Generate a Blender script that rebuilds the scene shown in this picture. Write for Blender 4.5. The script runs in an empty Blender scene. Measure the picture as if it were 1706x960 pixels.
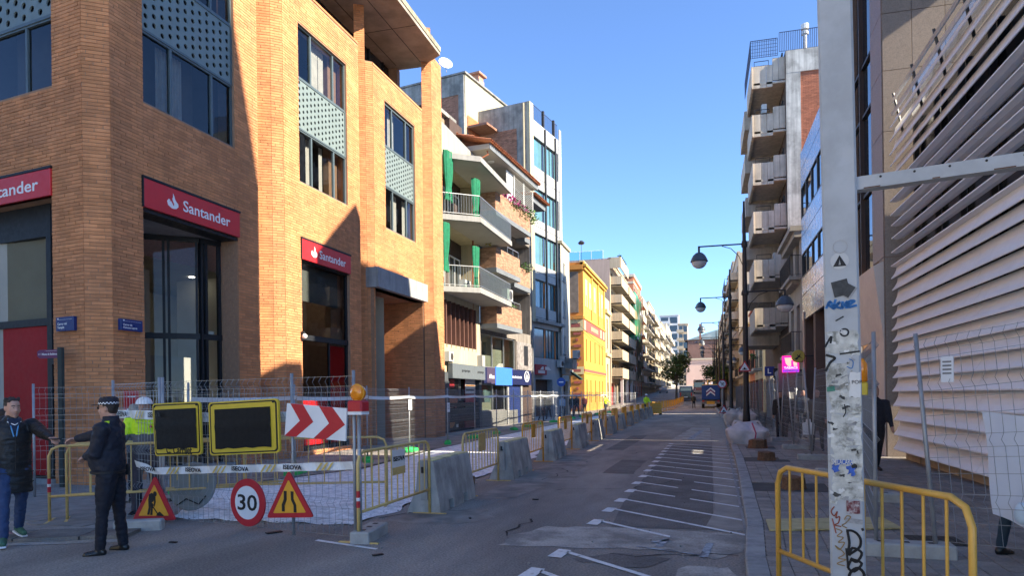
import bpy, bmesh, math, random
from mathutils import Matrix, Vector
random.seed(7)
S = bpy.context.scene
COL = S.collection
R_ = math.radians
# ---------------------------------------------------------------- camera
FPX, PX, PY, HC, ROLL = 1170., 853., 661., 1.72, .0131
PSI = math.atan(319/1170)
CC, SS = math.cos(PSI), math.sin(PSI)
cam = bpy.data.cameras.new('camera'); camo = bpy.data.objects.new('camera', cam); COL.objects.link(camo)
cam.sensor_width = 36; cam.lens = FPX/1706*36
cam.shift_y = (PY-480)/1706; cam.clip_end = 4000; cam.clip_start = .05
rt = Vector((CC, SS, 0)); up = Vector((0, 0, 1)); fw = Vector((-SS, CC, 0))
ri = rt*math.cos(ROLL)-up*math.sin(ROLL); ui = rt*math.sin(ROLL)+up*math.cos(ROLL)
camo.matrix_world = Matrix(((ri.x, ui.x, -fw.x, 0), (ri.y, ui.y, -fw.y, 0), (ri.z, ui.z, -fw.z, HC), (0, 0, 0, 1)))
S.camera = camo
# ---------------------------------------------------------------- light
SUN_AZ, SUN_EL = 99., 32.5          # azimuth clockwise from the street direction (+Y)
W = bpy.data.worlds.new('World'); S.world = W; W.use_nodes = True
nt = W.node_tree; nt.nodes.clear()
sky = nt.nodes.new('ShaderNodeTexSky'); sky.sky_type = 'NISHITA'; sky.sun_disc = False
sky.sun_elevation = R_(SUN_EL); sky.sun_rotation = R_(SUN_AZ)
sky.altitude = 50; sky.air_density = .58; sky.dust_density = 0; sky.ozone_density = 5.5
bg = nt.nodes.new('ShaderNodeBackground'); bg.inputs['Strength'].default_value = .064
ow = nt.nodes.new('ShaderNodeOutputWorld')
nt.links.new(sky.outputs[0], bg.inputs['Color']); nt.links.new(bg.outputs[0], ow.inputs['Surface'])
sl = bpy.data.lights.new('sun', 'SUN'); sl.energy = 2.1; sl.angle = R_(.5); sl.color = (1, .89, .71)
slo = bpy.data.objects.new('sun', sl); COL.objects.link(slo)
sd = Vector((math.cos(R_(SUN_EL))*math.sin(R_(SUN_AZ)), math.cos(R_(SUN_EL))*math.cos(R_(SUN_AZ)), math.sin(R_(SUN_EL))))
slo.rotation_euler = sd.to_track_quat('Z', 'Y').to_euler()
slo.location = (0, 0, 60)
S.view_settings.view_transform = 'Standard'; S.view_settings.look = 'None'
S.view_settings.gamma = 1; S.view_settings.exposure = 2.8
S.cycles.max_bounces = 7; S.cycles.diffuse_bounces = 4; S.cycles.glossy_bounces = 3
S.cycles.transmission_bounces = 4; S.cycles.transparent_max_bounces = 12
S.cycles.use_denoising = True
S.cycles.sample_clamp_indirect = 8

# ---------------------------------------------------------------- picture -> place
def ray(x, y):
    a = (x-PX)/FPX; b = (PY-y)/FPX
    a0 = a*math.cos(ROLL)+b*math.sin(ROLL); b0 = -a*math.sin(ROLL)+b*math.cos(ROLL)
    return (a0*CC-SS, a0*SS+CC, b0)
def G(x, y, z=0.):                         # point at height z
    d = ray(x, y); t = (z-HC)/d[2]; return (d[0]*t, d[1]*t, z)
def AX(x, y, X):                           # point on the plane X
    d = ray(x, y); t = X/d[0]; return (X, d[1]*t, HC+d[2]*t)
def AY(x, y, Y):
    d = ray(x, y); t = Y/d[1]; return (d[0]*t, Y, HC+d[2]*t)
class Frame:
    """upright plane through p; x runs along `ang` degrees clockwise from +Y, y into the wall, z up"""
    def __init__(s, p, ang):
        s.p = (p[0], p[1]); s.a = ang
        s.u = (math.sin(R_(ang)), math.cos(R_(ang)))
        s.m = Matrix.Translation((p[0], p[1], 0)) @ Matrix.Rotation(R_(90-ang), 4, 'Z')
    def at(s, x, y):                        # -> (along, height)
        d = ray(x, y); u = s.u; p = s.p
        det = u[0]*(-d[1])+d[0]*u[1]
        k = (-p[0]*(-d[1])-d[0]*p[1])/det
        t = (p[0]+u[0]*k)/d[0] if abs(d[0]) > abs(d[1]) else (p[1]+u[1]*k)/d[1]
        return k, HC+d[2]*t
    def w(s, k, y=0, z=0):                  # local -> place
        v = s.m @ Vector((k, y, z)); return (v.x, v.y, v.z)
    def loc(s, p):
        v = s.m.inverted() @ Vector((p[0], p[1], p[2] if len(p) > 2 else 0)); return (v.x, v.y, v.z)

# ---------------------------------------------------------------- mesh builder
class MB:
    def __init__(s): s.v = []; s.f = []; s.mi = []; s.cur = 0; s.M = None
    def _add(s, vs, fs):
        o = len(s.v)
        if s.M is not None: vs = [tuple(s.M @ Vector(q)) for q in vs]
        s.v += vs
        for f in fs: s.f.append(tuple(i+o for i in f)); s.mi.append(s.cur)
        return s
    def box(s, x0, x1, y0, y1, z0, z1, skip=''):
        vs = [(x0,y0,z0),(x1,y0,z0),(x1,y1,z0),(x0,y1,z0),(x0,y0,z1),(x1,y0,z1),(x1,y1,z1),(x0,y1,z1)]
        fs = []
        for k, f in (('b',(0,3,2,1)),('t',(4,5,6,7)),('f',(0,1,5,4)),('r',(1,2,6,5)),('k',(2,3,7,6)),('l',(3,0,4,7))):
            if k not in skip: fs.append(f)
        return s._add(vs, fs)
    def cbox(s, c, d): return s.box(c[0]-d[0]/2, c[0]+d[0]/2, c[1]-d[1]/2, c[1]+d[1]/2, c[2]-d[2]/2, c[2]+d[2]/2)
    def bbox(s, x0, x1, y0, y1, z0, z1, b=.01):         # box with chamfered vertical and top edges
        p = [(x0+b,y0),(x1-b,y0),(x1,y0+b),(x1,y1-b),(x1-b,y1),(x0+b,y1),(x0,y1-b),(x0,y0+b)]
        q = [(x0+b,y0+b),(x1-b,y0+b),(x1-b,y0+b),(x1-b,y1-b),(x1-b,y1-b),(x0+b,y1-b),(x0+b,y1-b),(x0+b,y0+b)]
        vs = [(a,c,z0) for a,c in p]+[(a,c,z1-b) for a,c in p]+[(a,c,z1) for a,c in q]
        fs = [tuple(range(7,-1,-1)), (16,17,19,21)]
        for i in range(8):
            j = (i+1)%8; fs.append((i,j,8+j,8+i))
        for i in range(8):
            j = (i+1)%8
            fs.append((8+i,8+j,16+j,16+i))
        return s._add(vs, fs)
    def prism(s, poly, axis, a0, a1):       # poly in the two other axes; extruded along axis
        def mk(p, a):
            return {'x': (a,p[0],p[1]), 'y': (p[0],a,p[1]), 'z': (p[0],p[1],a)}[axis]
        n = len(poly); vs = [mk(p,a0) for p in poly]+[mk(p,a1) for p in poly]
        fs = [tuple(range(n-1,-1,-1)), tuple(range(n,2*n))]+[(i,(i+1)%n,n+(i+1)%n,n+i) for i in range(n)]
        return s._add(vs, fs)
    def quad(s, a, b, c, d): return s._add([a,b,c,d], [(0,1,2,3)])
    def poly(s, pts): return s._add(list(pts), [tuple(range(len(pts)))])
    def tube(s, pts, r, n=8, caps=True):
        pts = [Vector(p) for p in pts]; k = len(pts); vs = []; fs = []
        rr = r if isinstance(r, (list, tuple)) else [r]*k
        prev = None
        for i, p in enumerate(pts):
            t = (pts[min(i+1,k-1)]-pts[max(i-1,0)]).normalized()
            if prev is None:
                a = Vector((0,0,1)) if abs(t.z) < .9 else Vector((1,0,0))
                nx = t.cross(a).normalized()
            else:
                nx = (prev-t*prev.dot(t)).normalized()
            prev = nx; ny = t.cross(nx)
            for j in range(n):
                g = 2*math.pi*(j+.5)/n
                q = p+(nx*math.cos(g)+ny*math.sin(g))*rr[i]; vs.append(tuple(q))
        for i in range(k-1):
            for j in range(n):
                fs.append((i*n+j, i*n+(j+1)%n, (i+1)*n+(j+1)%n, (i+1)*n+j))
        if caps: fs += [tuple(range(n-1,-1,-1)), tuple(range((k-1)*n, k*n))]
        return s._add(vs, fs)
    def lathe(s, prof, c=(0,0,0), n=16, axis='z'):
        vs = []; fs = []; k = len(prof)
        for r, h in prof:
            for j in range(n):
                g = 2*math.pi*j/n; a, b = r*math.cos(g), r*math.sin(g)
                q = {'z': (a,b,h), 'y': (a,h,b), 'x': (h,a,b)}[axis]
                vs.append((q[0]+c[0], q[1]+c[1], q[2]+c[2]))
        for i in range(k-1):
            for j in range(n): fs.append((i*n+j, i*n+(j+1)%n, (i+1)*n+(j+1)%n, (i+1)*n+j))
        fs += [tuple(range(n-1,-1,-1)), tuple(range((k-1)*n, k*n))]
        return s._add(vs, fs)
    def sphere(s, c, r, n=12, m=8, sc=(1,1,1)):
        prof = [(max(1e-4,math.sin(math.pi*i/m))*r, -math.cos(math.pi*i/m)*r) for i in range(m+1)]
        vs = []; fs = []
        for q, h in prof:
            for j in range(n):
                g = 2*math.pi*j/n; vs.append((c[0]+q*math.cos(g)*sc[0], c[1]+q*math.sin(g)*sc[1], c[2]+h*sc[2]))
        for i in range(m):
            for j in range(n): fs.append((i*n+j, i*n+(j+1)%n, (i+1)*n+(j+1)%n, (i+1)*n+j))
        return s._add(vs, fs)
    def wall(s, x0, x1, z0, z1, holes, d, y=0.):        # wall face at y with reveals going to y+d
        xs = sorted({x0, x1, *[min(max(h[i],x0),x1) for h in holes for i in (0,1)]})
        zs = sorted({z0, z1, *[min(max(h[i],z0),z1) for h in holes for i in (2,3)]})
        def inh(a, b): return any(h[0]-1e-6 <= a <= h[1]+1e-6 and h[2]-1e-6 <= b <= h[3]+1e-6 for h in holes)
        for i in range(len(xs)-1):
            for j in range(len(zs)-1):
                if not inh((xs[i]+xs[i+1])/2, (zs[j]+zs[j+1])/2):
                    s.quad((xs[i],y,zs[j]), (xs[i+1],y,zs[j]), (xs[i+1],y,zs[j+1]), (xs[i],y,zs[j+1]))
        for h in holes:
            a, b, c, e = max(h[0],x0), min(h[1],x1), max(h[2],z0), min(h[3],z1)
            s.quad((a,y,c),(a,y+d,c),(a,y+d,e),(a,y,e)); s.quad((b,y,c),(b,y,e),(b,y+d,e),(b,y+d,c))
            s.quad((a,y,e),(a,y+d,e),(b,y+d,e),(b,y,e))
            if c > z0+1e-4: s.quad((a,y,c),(b,y,c),(b,y+d,c),(a,y+d,c))
        return s
    def mesh(s, name, mats, smooth=False):
        me = bpy.data.meshes.new(name); me.from_pydata(s.v, [], s.f)
        for m in (mats if isinstance(mats, (list, tuple)) else [mats]): me.materials.append(m)
        if any(s.mi): me.polygons.foreach_set('material_index', s.mi)
        if smooth: me.polygons.foreach_set('use_smooth', [True]*len(me.polygons))
        me.validate(); me.update(); return me
    def build(s, name, mats, parent=None, frame=None, smooth=False, **k):
        return link(s.mesh(name, mats, smooth), name, parent, frame, **k)
def link(me, name, parent=None, frame=None, loc=None, rot=None, label=None, cat=None, group=None, kind=None):
    o = bpy.data.objects.new(name, me); COL.objects.link(o)
    if parent is not None: o.parent = parent
    if frame is not None:
        m = frame.m if isinstance(frame, Frame) else frame
        o.matrix_basis = (WM[parent.name].inverted() @ m) if parent is not None else m
    elif loc is not None or rot is not None:
        o.matrix_basis = Matrix.Translation(loc or (0,0,0)) @ (Matrix.Rotation(rot,4,'Z') if isinstance(rot,(int,float)) else (rot or Matrix()))
    WM[o.name] = (WM[parent.name] if parent is not None else Matrix()) @ o.matrix_basis
    if label: o['label'] = label
    if cat: o['category'] = cat
    if group: o['group'] = group
    if kind: o['kind'] = kind
    return o
WM = {}
def thing(name, label, cat, frame=None, loc=None, rot=None, group=None):
    o = link(None, name, None, frame, loc, rot, label, cat, group); o.empty_display_size = .2
    return o
def struct(name, mb, mats, **k): return mb.build(name, mats, kind='structure', **k)
def dup(root, m, label=None, keep=None):
    r = root.copy(); COL.objects.link(r); r.matrix_basis = m; WM[r.name] = m.copy()
    if label: r['label'] = label
    def rec(a, b, M):
        for ch in KIDS(a):
            c = ch.copy(); COL.objects.link(c); c.parent = b; WM[c.name] = M @ c.matrix_basis
            rec(ch, c, WM[c.name])
    rec(root, r, m); return r
def KIDS(a): return [o for o in a.children]
def TR(p, a=0.): return Matrix.Translation((p[0], p[1], p[2] if len(p) > 2 else 0)) @ Matrix.Rotation(a, 4, 'Z')
FONTS = {}
def text_mesh(txt, size, bold=0., depth=.002, align='CENTER', shear=0.):
    key = (txt, size, bold, depth, align)
    if key in FONTS: return FONTS[key]
    cu = bpy.data.curves.new('lettering', 'FONT'); cu.body = txt; cu.size = size; cu.extrude = depth
    cu.offset = bold*size; cu.align_x = align; cu.align_y = 'CENTER'; cu.resolution_u = 3; cu.shear = shear
    o = bpy.data.objects.new('lettering', cu); COL.objects.link(o)
    dg = bpy.context.evaluated_depsgraph_get(); dg.update()
    me = bpy.data.meshes.new_from_object(o.evaluated_get(dg)); bpy.data.objects.remove(o)
    me.transform(Matrix.Rotation(R_(90), 4, 'X'))        # stands upright, reads from -y
    FONTS[key] = me; return me
def lettering(txt, size, mat, parent, x, z, y=-.004, bold=0., width=None, rot=0., align='CENTER', shear=0., name='lettering'):
    me = text_mesh(txt, size, bold, .0015, align, shear).copy(); me.materials.clear(); me.materials.append(mat)
    if width:
        xs = [v.co.x for v in me.vertices]; k = width/(max(xs)-min(xs)); me.transform(Matrix.Diagonal((k,1,1,1)))
    o = link(me, name, parent, loc=(x,y,z), rot=Matrix.Rotation(rot,4,'Y')); return o

# ---------------------------------------------------------------- materials
MATS = {}
def mat(name, col, rough=.7, metal=0., var=.12, vs=2.5, bump=0., bs=60., island=0., spec=.4, streak=0., emit=0., mix=None, mixs=1., coat=0., sc=(1,1,1), mixlo=.45, mixhi=.6, grain=0., gs=60.):
    if name in MATS: return MATS[name]
    m = bpy.data.materials.new(name); m.use_nodes = True; nt = m.node_tree; N = nt.nodes; L = nt.links
    b = N['Principled BSDF']; b.inputs['Roughness'].default_value = rough; b.inputs['Metallic'].default_value = metal
    b.inputs['Specular IOR Level'].default_value = spec
    if coat: b.inputs['Coat Weight'].default_value = coat; b.inputs['Coat Roughness'].default_value = .08
    geo = N.new('ShaderNodeNewGeometry'); mp = N.new('ShaderNodeMapping'); L.new(geo.outputs['Position'], mp.inputs['Vector'])
    mp.inputs['Scale'].default_value = sc
    pm = N.new('ShaderNodeMapping'); L.new(geo.outputs['Position'], pm.inputs['Vector'])
    def noise(s, det=5, mapn=None):
        n = N.new('ShaderNodeTexNoise'); n.inputs['Scale'].default_value = s; n.inputs['Detail'].default_value = det
        n.inputs['Roughness'].default_value = .62; L.new((mapn or mp).outputs['Vector'], n.inputs['Vector']); return n
    def rng(sock, a, b2, lo=0., hi=1.):
        r = N.new('ShaderNodeMapRange'); r.inputs['From Min'].default_value = lo; r.inputs['From Max'].default_value = hi
        r.inputs['To Min'].default_value = a; r.inputs['To Max'].default_value = b2; L.new(sock, r.inputs['Value']); return r.outputs['Result']
    def mul(a, c):
        x = N.new('ShaderNodeMix'); x.data_type = 'RGBA'; x.blend_type = 'MULTIPLY'; x.inputs['Factor'].default_value = 1
        if isinstance(a, tuple): x.inputs['A'].default_value = (*a, 1)
        else: L.new(a, x.inputs['A'])
        L.new(c, x.inputs['B']); return x.outputs['Result']
    cur = tuple(col)
    if mix:
        x = N.new('ShaderNodeMix'); x.data_type = 'RGBA'; x.inputs['A'].default_value = (*col, 1); x.inputs['B'].default_value = (*mix, 1)
        L.new(rng(noise(mixs, 8).outputs['Fac'], 0, 1, mixlo, mixhi), x.inputs['Factor']); cur = x.outputs['Result']
    if var: cur = mul(cur, rng(noise(vs).outputs['Fac'], 1-var*1.6, 1+var*1.6, .25, .75))
    if grain: cur = mul(cur, rng(noise(gs, 3, pm).outputs['Fac'], 1-grain, 1+grain, .32, .68))
    if island:
        oi = N.new('ShaderNodeObjectInfo'); ad = N.new('ShaderNodeMath'); ad.operation = 'ADD'
        L.new(geo.outputs['Random Per Island'], ad.inputs[0]); L.new(oi.outputs['Random'], ad.inputs[1])
        fr = N.new('ShaderNodeMath'); fr.operation = 'FRACT'; L.new(ad.outputs[0], fr.inputs[0])
        cur = mul(cur, rng(fr.outputs[0], 1-island, 1+island))
    if streak:
        m2 = N.new('ShaderNodeMapping'); L.new(geo.outputs['Position'], m2.inputs['Vector']); m2.inputs['Scale'].default_value = (2.2, 2.2, .12)
        cur = mul(cur, rng(noise(2.2, 6, m2).outputs['Fac'], 1-streak, 1+streak*.25, .38, .62))
    if isinstance(cur, tuple): b.inputs['Base Color'].default_value = (*cur, 1)
    else: L.new(cur, b.inputs['Base Color'])
    if bump:
        bn = N.new('ShaderNodeBump'); bn.inputs['Strength'].default_value = min(1, bump); bn.inputs['Distance'].default_value = .02
        m3 = N.new('ShaderNodeMapping'); L.new(geo.outputs['Position'], m3.inputs['Vector']); L.new(noise(bs, 6, m3).outputs['Fac'], bn.inputs['Height']); L.new(bn.outputs['Normal'], b.inputs['Normal'])
    if rough > .15 and metal < .5:
        L.new(rng(noise(vs*3).outputs['Fac'], max(0,rough-.12), min(1,rough+.12), .3, .7), b.inputs['Roughness'])
    if emit:
        b.inputs['Emission Strength'].default_value = emit
        if isinstance(cur, tuple): b.inputs['Emission Color'].default_value = (*cur, 1)
        else: L.new(cur, b.inputs['Emission Color'])
    MATS[name] = m; return m
def glassmat(name, tint=(.5,.55,.55), ior=1.5, rough=.01, gloss=(1,1,1), wave=0.):
    """clear pane: see-through tint with a mirror film by angle"""
    if name in MATS: return MATS[name]
    m = bpy.data.materials.new(name); m.use_nodes = True; nt = m.node_tree; N = nt.nodes; L = nt.links; N.clear()
    o = N.new('ShaderNodeOutputMaterial'); mx = N.new('ShaderNodeMixShader'); t = N.new('ShaderNodeBsdfTransparent'); g = N.new('ShaderNodeBsdfGlossy')
    f = N.new('ShaderNodeFresnel'); f.inputs['IOR'].default_value = ior
    t.inputs['Color'].default_value = (*tint, 1); g.inputs['Color'].default_value = (*gloss, 1); g.inputs['Roughness'].default_value = rough
    if wave:
        ns = N.new('ShaderNodeTexNoise'); ns.inputs['Scale'].default_value = .9; ns.inputs['Detail'].default_value = 2
        ge = N.new('ShaderNodeNewGeometry'); L.new(ge.outputs['Position'], ns.inputs['Vector'])
        bn = N.new('ShaderNodeBump'); bn.inputs['Strength'].default_value = wave; bn.inputs['Distance'].default_value = .1
        L.new(ns.outputs['Fac'], bn.inputs['Height']); L.new(bn.outputs['Normal'], g.inputs['Normal']); L.new(bn.outputs['Normal'], f.inputs['Normal'])
    L.new(f.outputs[0], mx.inputs[0]); L.new(t.outputs[0], mx.inputs[1]); L.new(g.outputs[0], mx.inputs[2]); L.new(mx.outputs[0], o.inputs['Surface'])
    MATS[name] = m; return m
# ================================================================ GROUND
M_asph = mat('asphalt', (.245,.222,.20), .88, var=.18, vs=.8, bump=.7, bs=130, mix=(.33,.295,.255), mixs=.55, spec=.25, sc=(1,.3,1), grain=.34, gs=42)
M_asph2 = mat('worn_asphalt', (.155,.142,.13), .85, var=.2, vs=1.4, bump=.5, bs=120, spec=.25, grain=.34, gs=45)
M_conc = mat('road_concrete', (.42,.39,.345), .85, var=.16, vs=2.2, bump=.4, bs=120, mix=(.25,.235,.21), mixs=1.6, spec=.25, grain=.22, gs=38)
M_line = mat('road_paint', (.72,.72,.70), .7, var=.08, vs=14, mix=(.30,.30,.30), mixs=11, mixlo=.56, mixhi=.70)
M_chalk = mat('faded_road_paint', (.36,.41,.46), .8, var=.1, vs=9, mix=(.12,.12,.12), mixs=7)
M_grav = mat('white_gravel_base', (.85,.85,.83), .95, var=.10, vs=3, bump=.3, bs=110, mix=(.62,.63,.62), mixs=5, spec=.2, grain=.25, gs=30)
M_pave = mat('pavement_concrete', (.34,.31,.275), .85, var=.16, vs=1.2, bump=.3, bs=90, mix=(.24,.22,.195), mixs=.8, spec=.25, grain=.2, gs=40)
M_paver = mat('grey_paver', (.24,.215,.19), .8, var=.12, vs=4, bump=.25, bs=120, island=.16, spec=.3, grain=.16, gs=50)
M_kerb = mat('kerb_granite', (.31,.31,.30), .8, var=.1, vs=5, bump=.25, bs=150, island=.06, mix=(.22,.22,.215), mixs=3, spec=.3)
M_slab = mat('kerb_slab', (.20,.185,.165), .85, var=.16, vs=3, bump=.3, bs=90, island=.12, mix=(.16,.15,.135), mixs=2, grain=.2, gs=40)
M_dirt = mat('dark_soil', (.06,.05,.04), 1, var=.3, vs=9, bump=.9, bs=40)
M_terr = mat('far_ground', (.30,.27,.23), .95, var=.15, vs=.05)
struct('ground', MB().quad((-900,-60,-.03),(900,-60,-.03),(900,1500,-.03),(-900,1500,-.03)), M_terr)
def sheet(name, pts, z, m, sub=0): return struct(name, MB().poly([(x,y,z) for x,y in pts]), m)
sheet('road', [(-60,-6),(60,-6),(60,5.2),(1.0,5.2),(1.3,86),(-4.6,86),(-4.6,8.6),(-7.2,8.6),(-11,5.6),(-60,4.0)], 0, M_asph)
def blob(pts, jit=.05, n=3, seed=1):               # ragged outline
    rnd = random.Random(seed); out = []
    for i in range(len(pts)):
        a, b = pts[i], pts[(i+1)%len(pts)]
        for k in range(n):
            t = k/n; out.append((a[0]+(b[0]-a[0])*t+rnd.uniform(-jit,jit), a[1]+(b[1]-a[1])*t+rnd.uniform(-jit,jit)))
    return out
sheet('concrete_patch', blob([(-2.28,7.75),(-2.33,8.4),(-2.0,9.0),(-1.2,9.15),(-.4,9.1),(.15,9.0),(.52,8.9),(.44,8.1),(.1,7.55),(-.35,7.95),(-1.1,7.85)], .05, 4), .004, M_conc)
sheet('concrete_patch', blob([(-.42,6.4),(-.15,7.25),(.2,7.2),(.36,6.6),(.3,5.6),(-.3,5.4)], .05, 4, 3), .0045, M_conc)
sheet('gutter_strip', [(.10,9.2),(.54,9.2),(.60,11),(.72,15),(.80,23),(.84,27),(1.2,45),(1.2,52),(.42,52),(.34,38),(.26,24),(.18,15.7),(.15,10.8),(-.0,9.35)], .004, mat('gutter_concrete', (.31,.285,.25), .88, var=.16, vs=2.5, bump=.4, bs=100, spec=.25))
sheet('dark_asphalt_bay', [(-1.18,9.2),(.1,9.2),(.17,15.7),(.25,24.2),(-1.15,24.2),(-1.2,16),(-1.25,11)], .0035, M_asph2)
sheet('concrete_patch', [(-1.2,27),(.25,27),(.3,37),(-.6,37)], .004, M_conc)
sheet('dark_asphalt_patch', blob([(-1.35,7.25),(-.9,7.65),(-.35,7.55),(-.45,7.15),(-.9,7.05)], .07, 3, 5), .0055, M_asph2)
mk = MB()                                           # angled motor-cycle bays: a tab and a slanted line each
for i, (x, y) in enumerate([(-1.63,6.62),(-1.53,7.5),(-1.43,9.45),(-1.38,10.5),(-1.32,11.5),(-1.28,12.65),(-1.27,13.8),(-1.24,14.95),(-1.23,16.1),(-1.21,17.2),(-1.2,18.3),(-1.19,19.4),(-1.17,20.5),(-1.16,21.6),(-1.14,22.7),(-1.12,23.8),(-1.1,24.9)]):
    mb = MB(); z = .009
    mb.quad((x-.1,y-.18,z),(x+.06,y-.22,z),(x+.1,y+.16,z),(x-.05,y+.2,z))
    x0 = x+.07; ln = 1.95 if i not in (0,1,2) else (.5,1.35,.95)[i]
    k = ln/8
    segs = [(0,8)] if i not in (5,6,7) else [(0,3),(4,8)]
    for a, b in segs:
        for j in range(a, b):
            u0, u1 = x0+k*j, x0+k*(j+1); s = -.93
            mb.quad((u0,y+.02+s*k*j,z),(u1,y+.02+s*k*(j+1),z),(u1,y+.12+s*k*(j+1),z),(u0,y+.12+s*k*j,z))
    struct('bay_marking', mb, M_line)
ch = MB()
for q in ([(-.62,27.5),(-.4,27.5),(.0,34),(-.2,34)], [(-.75,7.98),(-.05,7.70),(-.05,7.74),(-.75,8.02)], [(-.07,7.6),(.02,7.6),(.09,8.35),(.01,8.35)], [(-.55,8.05),(-.47,8.05),(-.40,8.5),(-.48,8.5)], [(-.62,8.3),(-.42,8.48),(-.40,8.40),(-.58,8.24)]):
    ch.poly([(a,b,.0095) for a,b in q])
sheet('dust_patch', blob([(-3.75,11),(-3.1,11.4),(-2.6,14),(-2.9,18),(-3.2,24),(-3.6,30),(-3.8,30)], .12, 5, 12), .003, mat('dusty_asphalt', (.29,.255,.22), .95, var=.22, vs=1.6, bump=.5, bs=140, mix=(.21,.185,.16), mixs=2.2))
sheet('dust_patch', blob([(-4.4,8.9),(-3.2,8.9),(-2.9,9.6),(-3.3,10.2),(-4.2,10.0)], .1, 5, 14), .0032, MATS['dusty_asphalt'])
sheet('road_repair', blob([(-2.2,15.5),(-1.5,15.3),(-1.45,18.5),(-2.1,18.8)], .03, 4, 15), .0034, M_asph2)
sheet('road_repair', blob([(-3.0,22),(-2.4,22),(-2.3,30),(-2.9,30)], .03, 4, 16), .0036, M_asph2)
struct('chalk_marking', ch, M_chalk)
struct('road_line', MB().quad((-4.55,7.55,.006),(-3.6,7.25,.006),(-3.6,7.31,.006),(-4.55,7.63,.006)), M_line)
ck = MB(); rnd = random.Random(4)                 # open cracks in the asphalt
for (x, y, a, n) in [(-1.0,7.6,.2,7),(-1.25,13,1.2,9),(-3.2,14,1.45,12),(-2.6,12.5,.5,6),(-2.4,20,1.3,10),(-2.35,8.3,1.4,6),(-4.5,9.2,.8,7)]:
    for k in range(n):
        L0 = rnd.uniform(.12,.3); a2 = a+rnd.uniform(-.6,.6); nx, ny = x+math.cos(a2)*L0, y+math.sin(a2)*L0
        w = rnd.uniform(.006,.018); px, py = -math.sin(a2)*w, math.cos(a2)*w
        ck.quad((x-px,y-py,.0075),(nx-px,ny-py,.0075),(nx+px,ny+py,.0075),(x+px,y+py,.0075)); x, y = nx, ny
struct('road_crack', ck, mat('crack_tar', (.015,.015,.015), .8, var=0))
# ---- right pavement: kerb stones, pavers, tree pits
KP = [(.33,5.2),(.36,7),(.50,9.2),(.545,10.9),(.66,14.7),(.76,19),(.80,22.9),(.86,26.5),(1.05,32),(1.2,45),(1.25,57),(1.25,86)]
def kx(y):
    for (a,b),(c,d) in zip(KP, KP[1:]):
        if b <= y <= d: return a+(c-a)*(y-b)/(d-b)
    return KP[0][0] if y < KP[0][1] else KP[-1][0]
ZP = .13
kerb = struct('kerb', MB().quad((.40,5.3,.02),(.44,5.3,.02),(1.3,57,.02),(1.27,57,.02)), M_kerb)
y = 5.2
while y < 60:
    n = min(y+1.0, 60); k = MB(); x0, x1 = kx(y), kx(n); w = .19
    vs = [(x0,y+.006),(x0+w,y+.006),(x1+w,n-.006),(x1,n-.006)]
    b = .012
    tp = [(x0+b,y+.012),(x0+w,y+.012),(x1+w,n-.012),(x1+b,n-.012)]
    k._add([(a,c,-.02) for a,c in vs]+[(a,c,ZP-b) for a,c in vs]+[(a,c,ZP) for a,c in tp],
           [(0,1,5,4),(1,2,6,5),(2,3,7,6),(3,0,4,7),(4,5,9,8),(5,6,10,9),(6,7,11,10),(7,4,8,11),(8,9,10,11)])
    k.build('kerb_stone', M_kerb, kerb); y = n
kf = MB()
for (a,b),(c,d) in zip(KP[-2:], KP[-1:]): kf.box(a, a+.2, b+3, d, -.02, ZP)
kf.build('kerb_run', M_kerb, kerb)
PITS = [(.86,1.85,12.1,13.2),(.98,1.75,17.3,18.3),(1.15,1.9,21.2,22.2)]
pv = MB()
pv.wall(.45, 60, -20, 330, [], 0)
pav = struct('pavement', MB().poly([(.45,5.2,ZP-.012),(60,5.2,ZP-.012),(60,86,ZP-.012),(1.4,86,ZP-.012),(1.4,57,ZP-.012),(1.35,45,ZP-.012),(1.0,27,ZP-.012),(.9,19,ZP-.012),(.68,10,ZP-.012)]), mat('paver_joint', (.065,.062,.058), .95, var=.2))
pm = MB().bbox(.004,.196,.004,.196,-.02,ZP-ZP+.0,.006).mesh('paver', M_paver)
cells = []
for j in range(0, 130):
    yy = 5.25+.2*j
    for i in range(26):
        xx = kx(yy)+.2+.2*i
        if xx > 5.55: continue
        if any(a-.15 < xx < b-.02 and c-.15 < yy < d for a,b,c,d in PITS): continue
        cells.append((xx, yy))
vis = [c for c in cells if c[1] > 7.2 and c[0] < 4.4]
near = sorted(vis, key=lambda c: c[1]+.3*abs(c[0]-2.0))[:300]; ns = set(near)
rnd = random.Random(2)
for x, y in near: link(pm, 'paver', pav, loc=(x, y, ZP+rnd.uniform(-.003,.002)))
pr = MB()
for x, y in cells:
    if (x,y) in ns: continue
    z = ZP+rnd.uniform(-.003,.002); pr.box(x+.004,x+.196,y+.004,y+.196,z-.02,z,skip='b')
pr.build('paving', M_paver, pav, kind='stuff')
M_stump = mat('stump_wood', (.16,.085,.045), .9, var=.3, vs=18, bump=.6, bs=50)
for n, (a,b,c,d) in enumerate(PITS):
    m = MB(); N = 7
    rr = random.Random(n)
    for i in range(N):
        for j in range(N):
            P_ = [(a+(b-a)*(i+p)/N, c+(d-c)*(j+q)/N) for p,q in ((0,0),(1,0),(1,1),(0,1))]
            m.poly([(x,y,ZP-.055+.035*math.sin(x*23+n)*math.cos(y*19)) for x,y in P_])
    struct('tree_pit', m, M_dirt)
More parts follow.
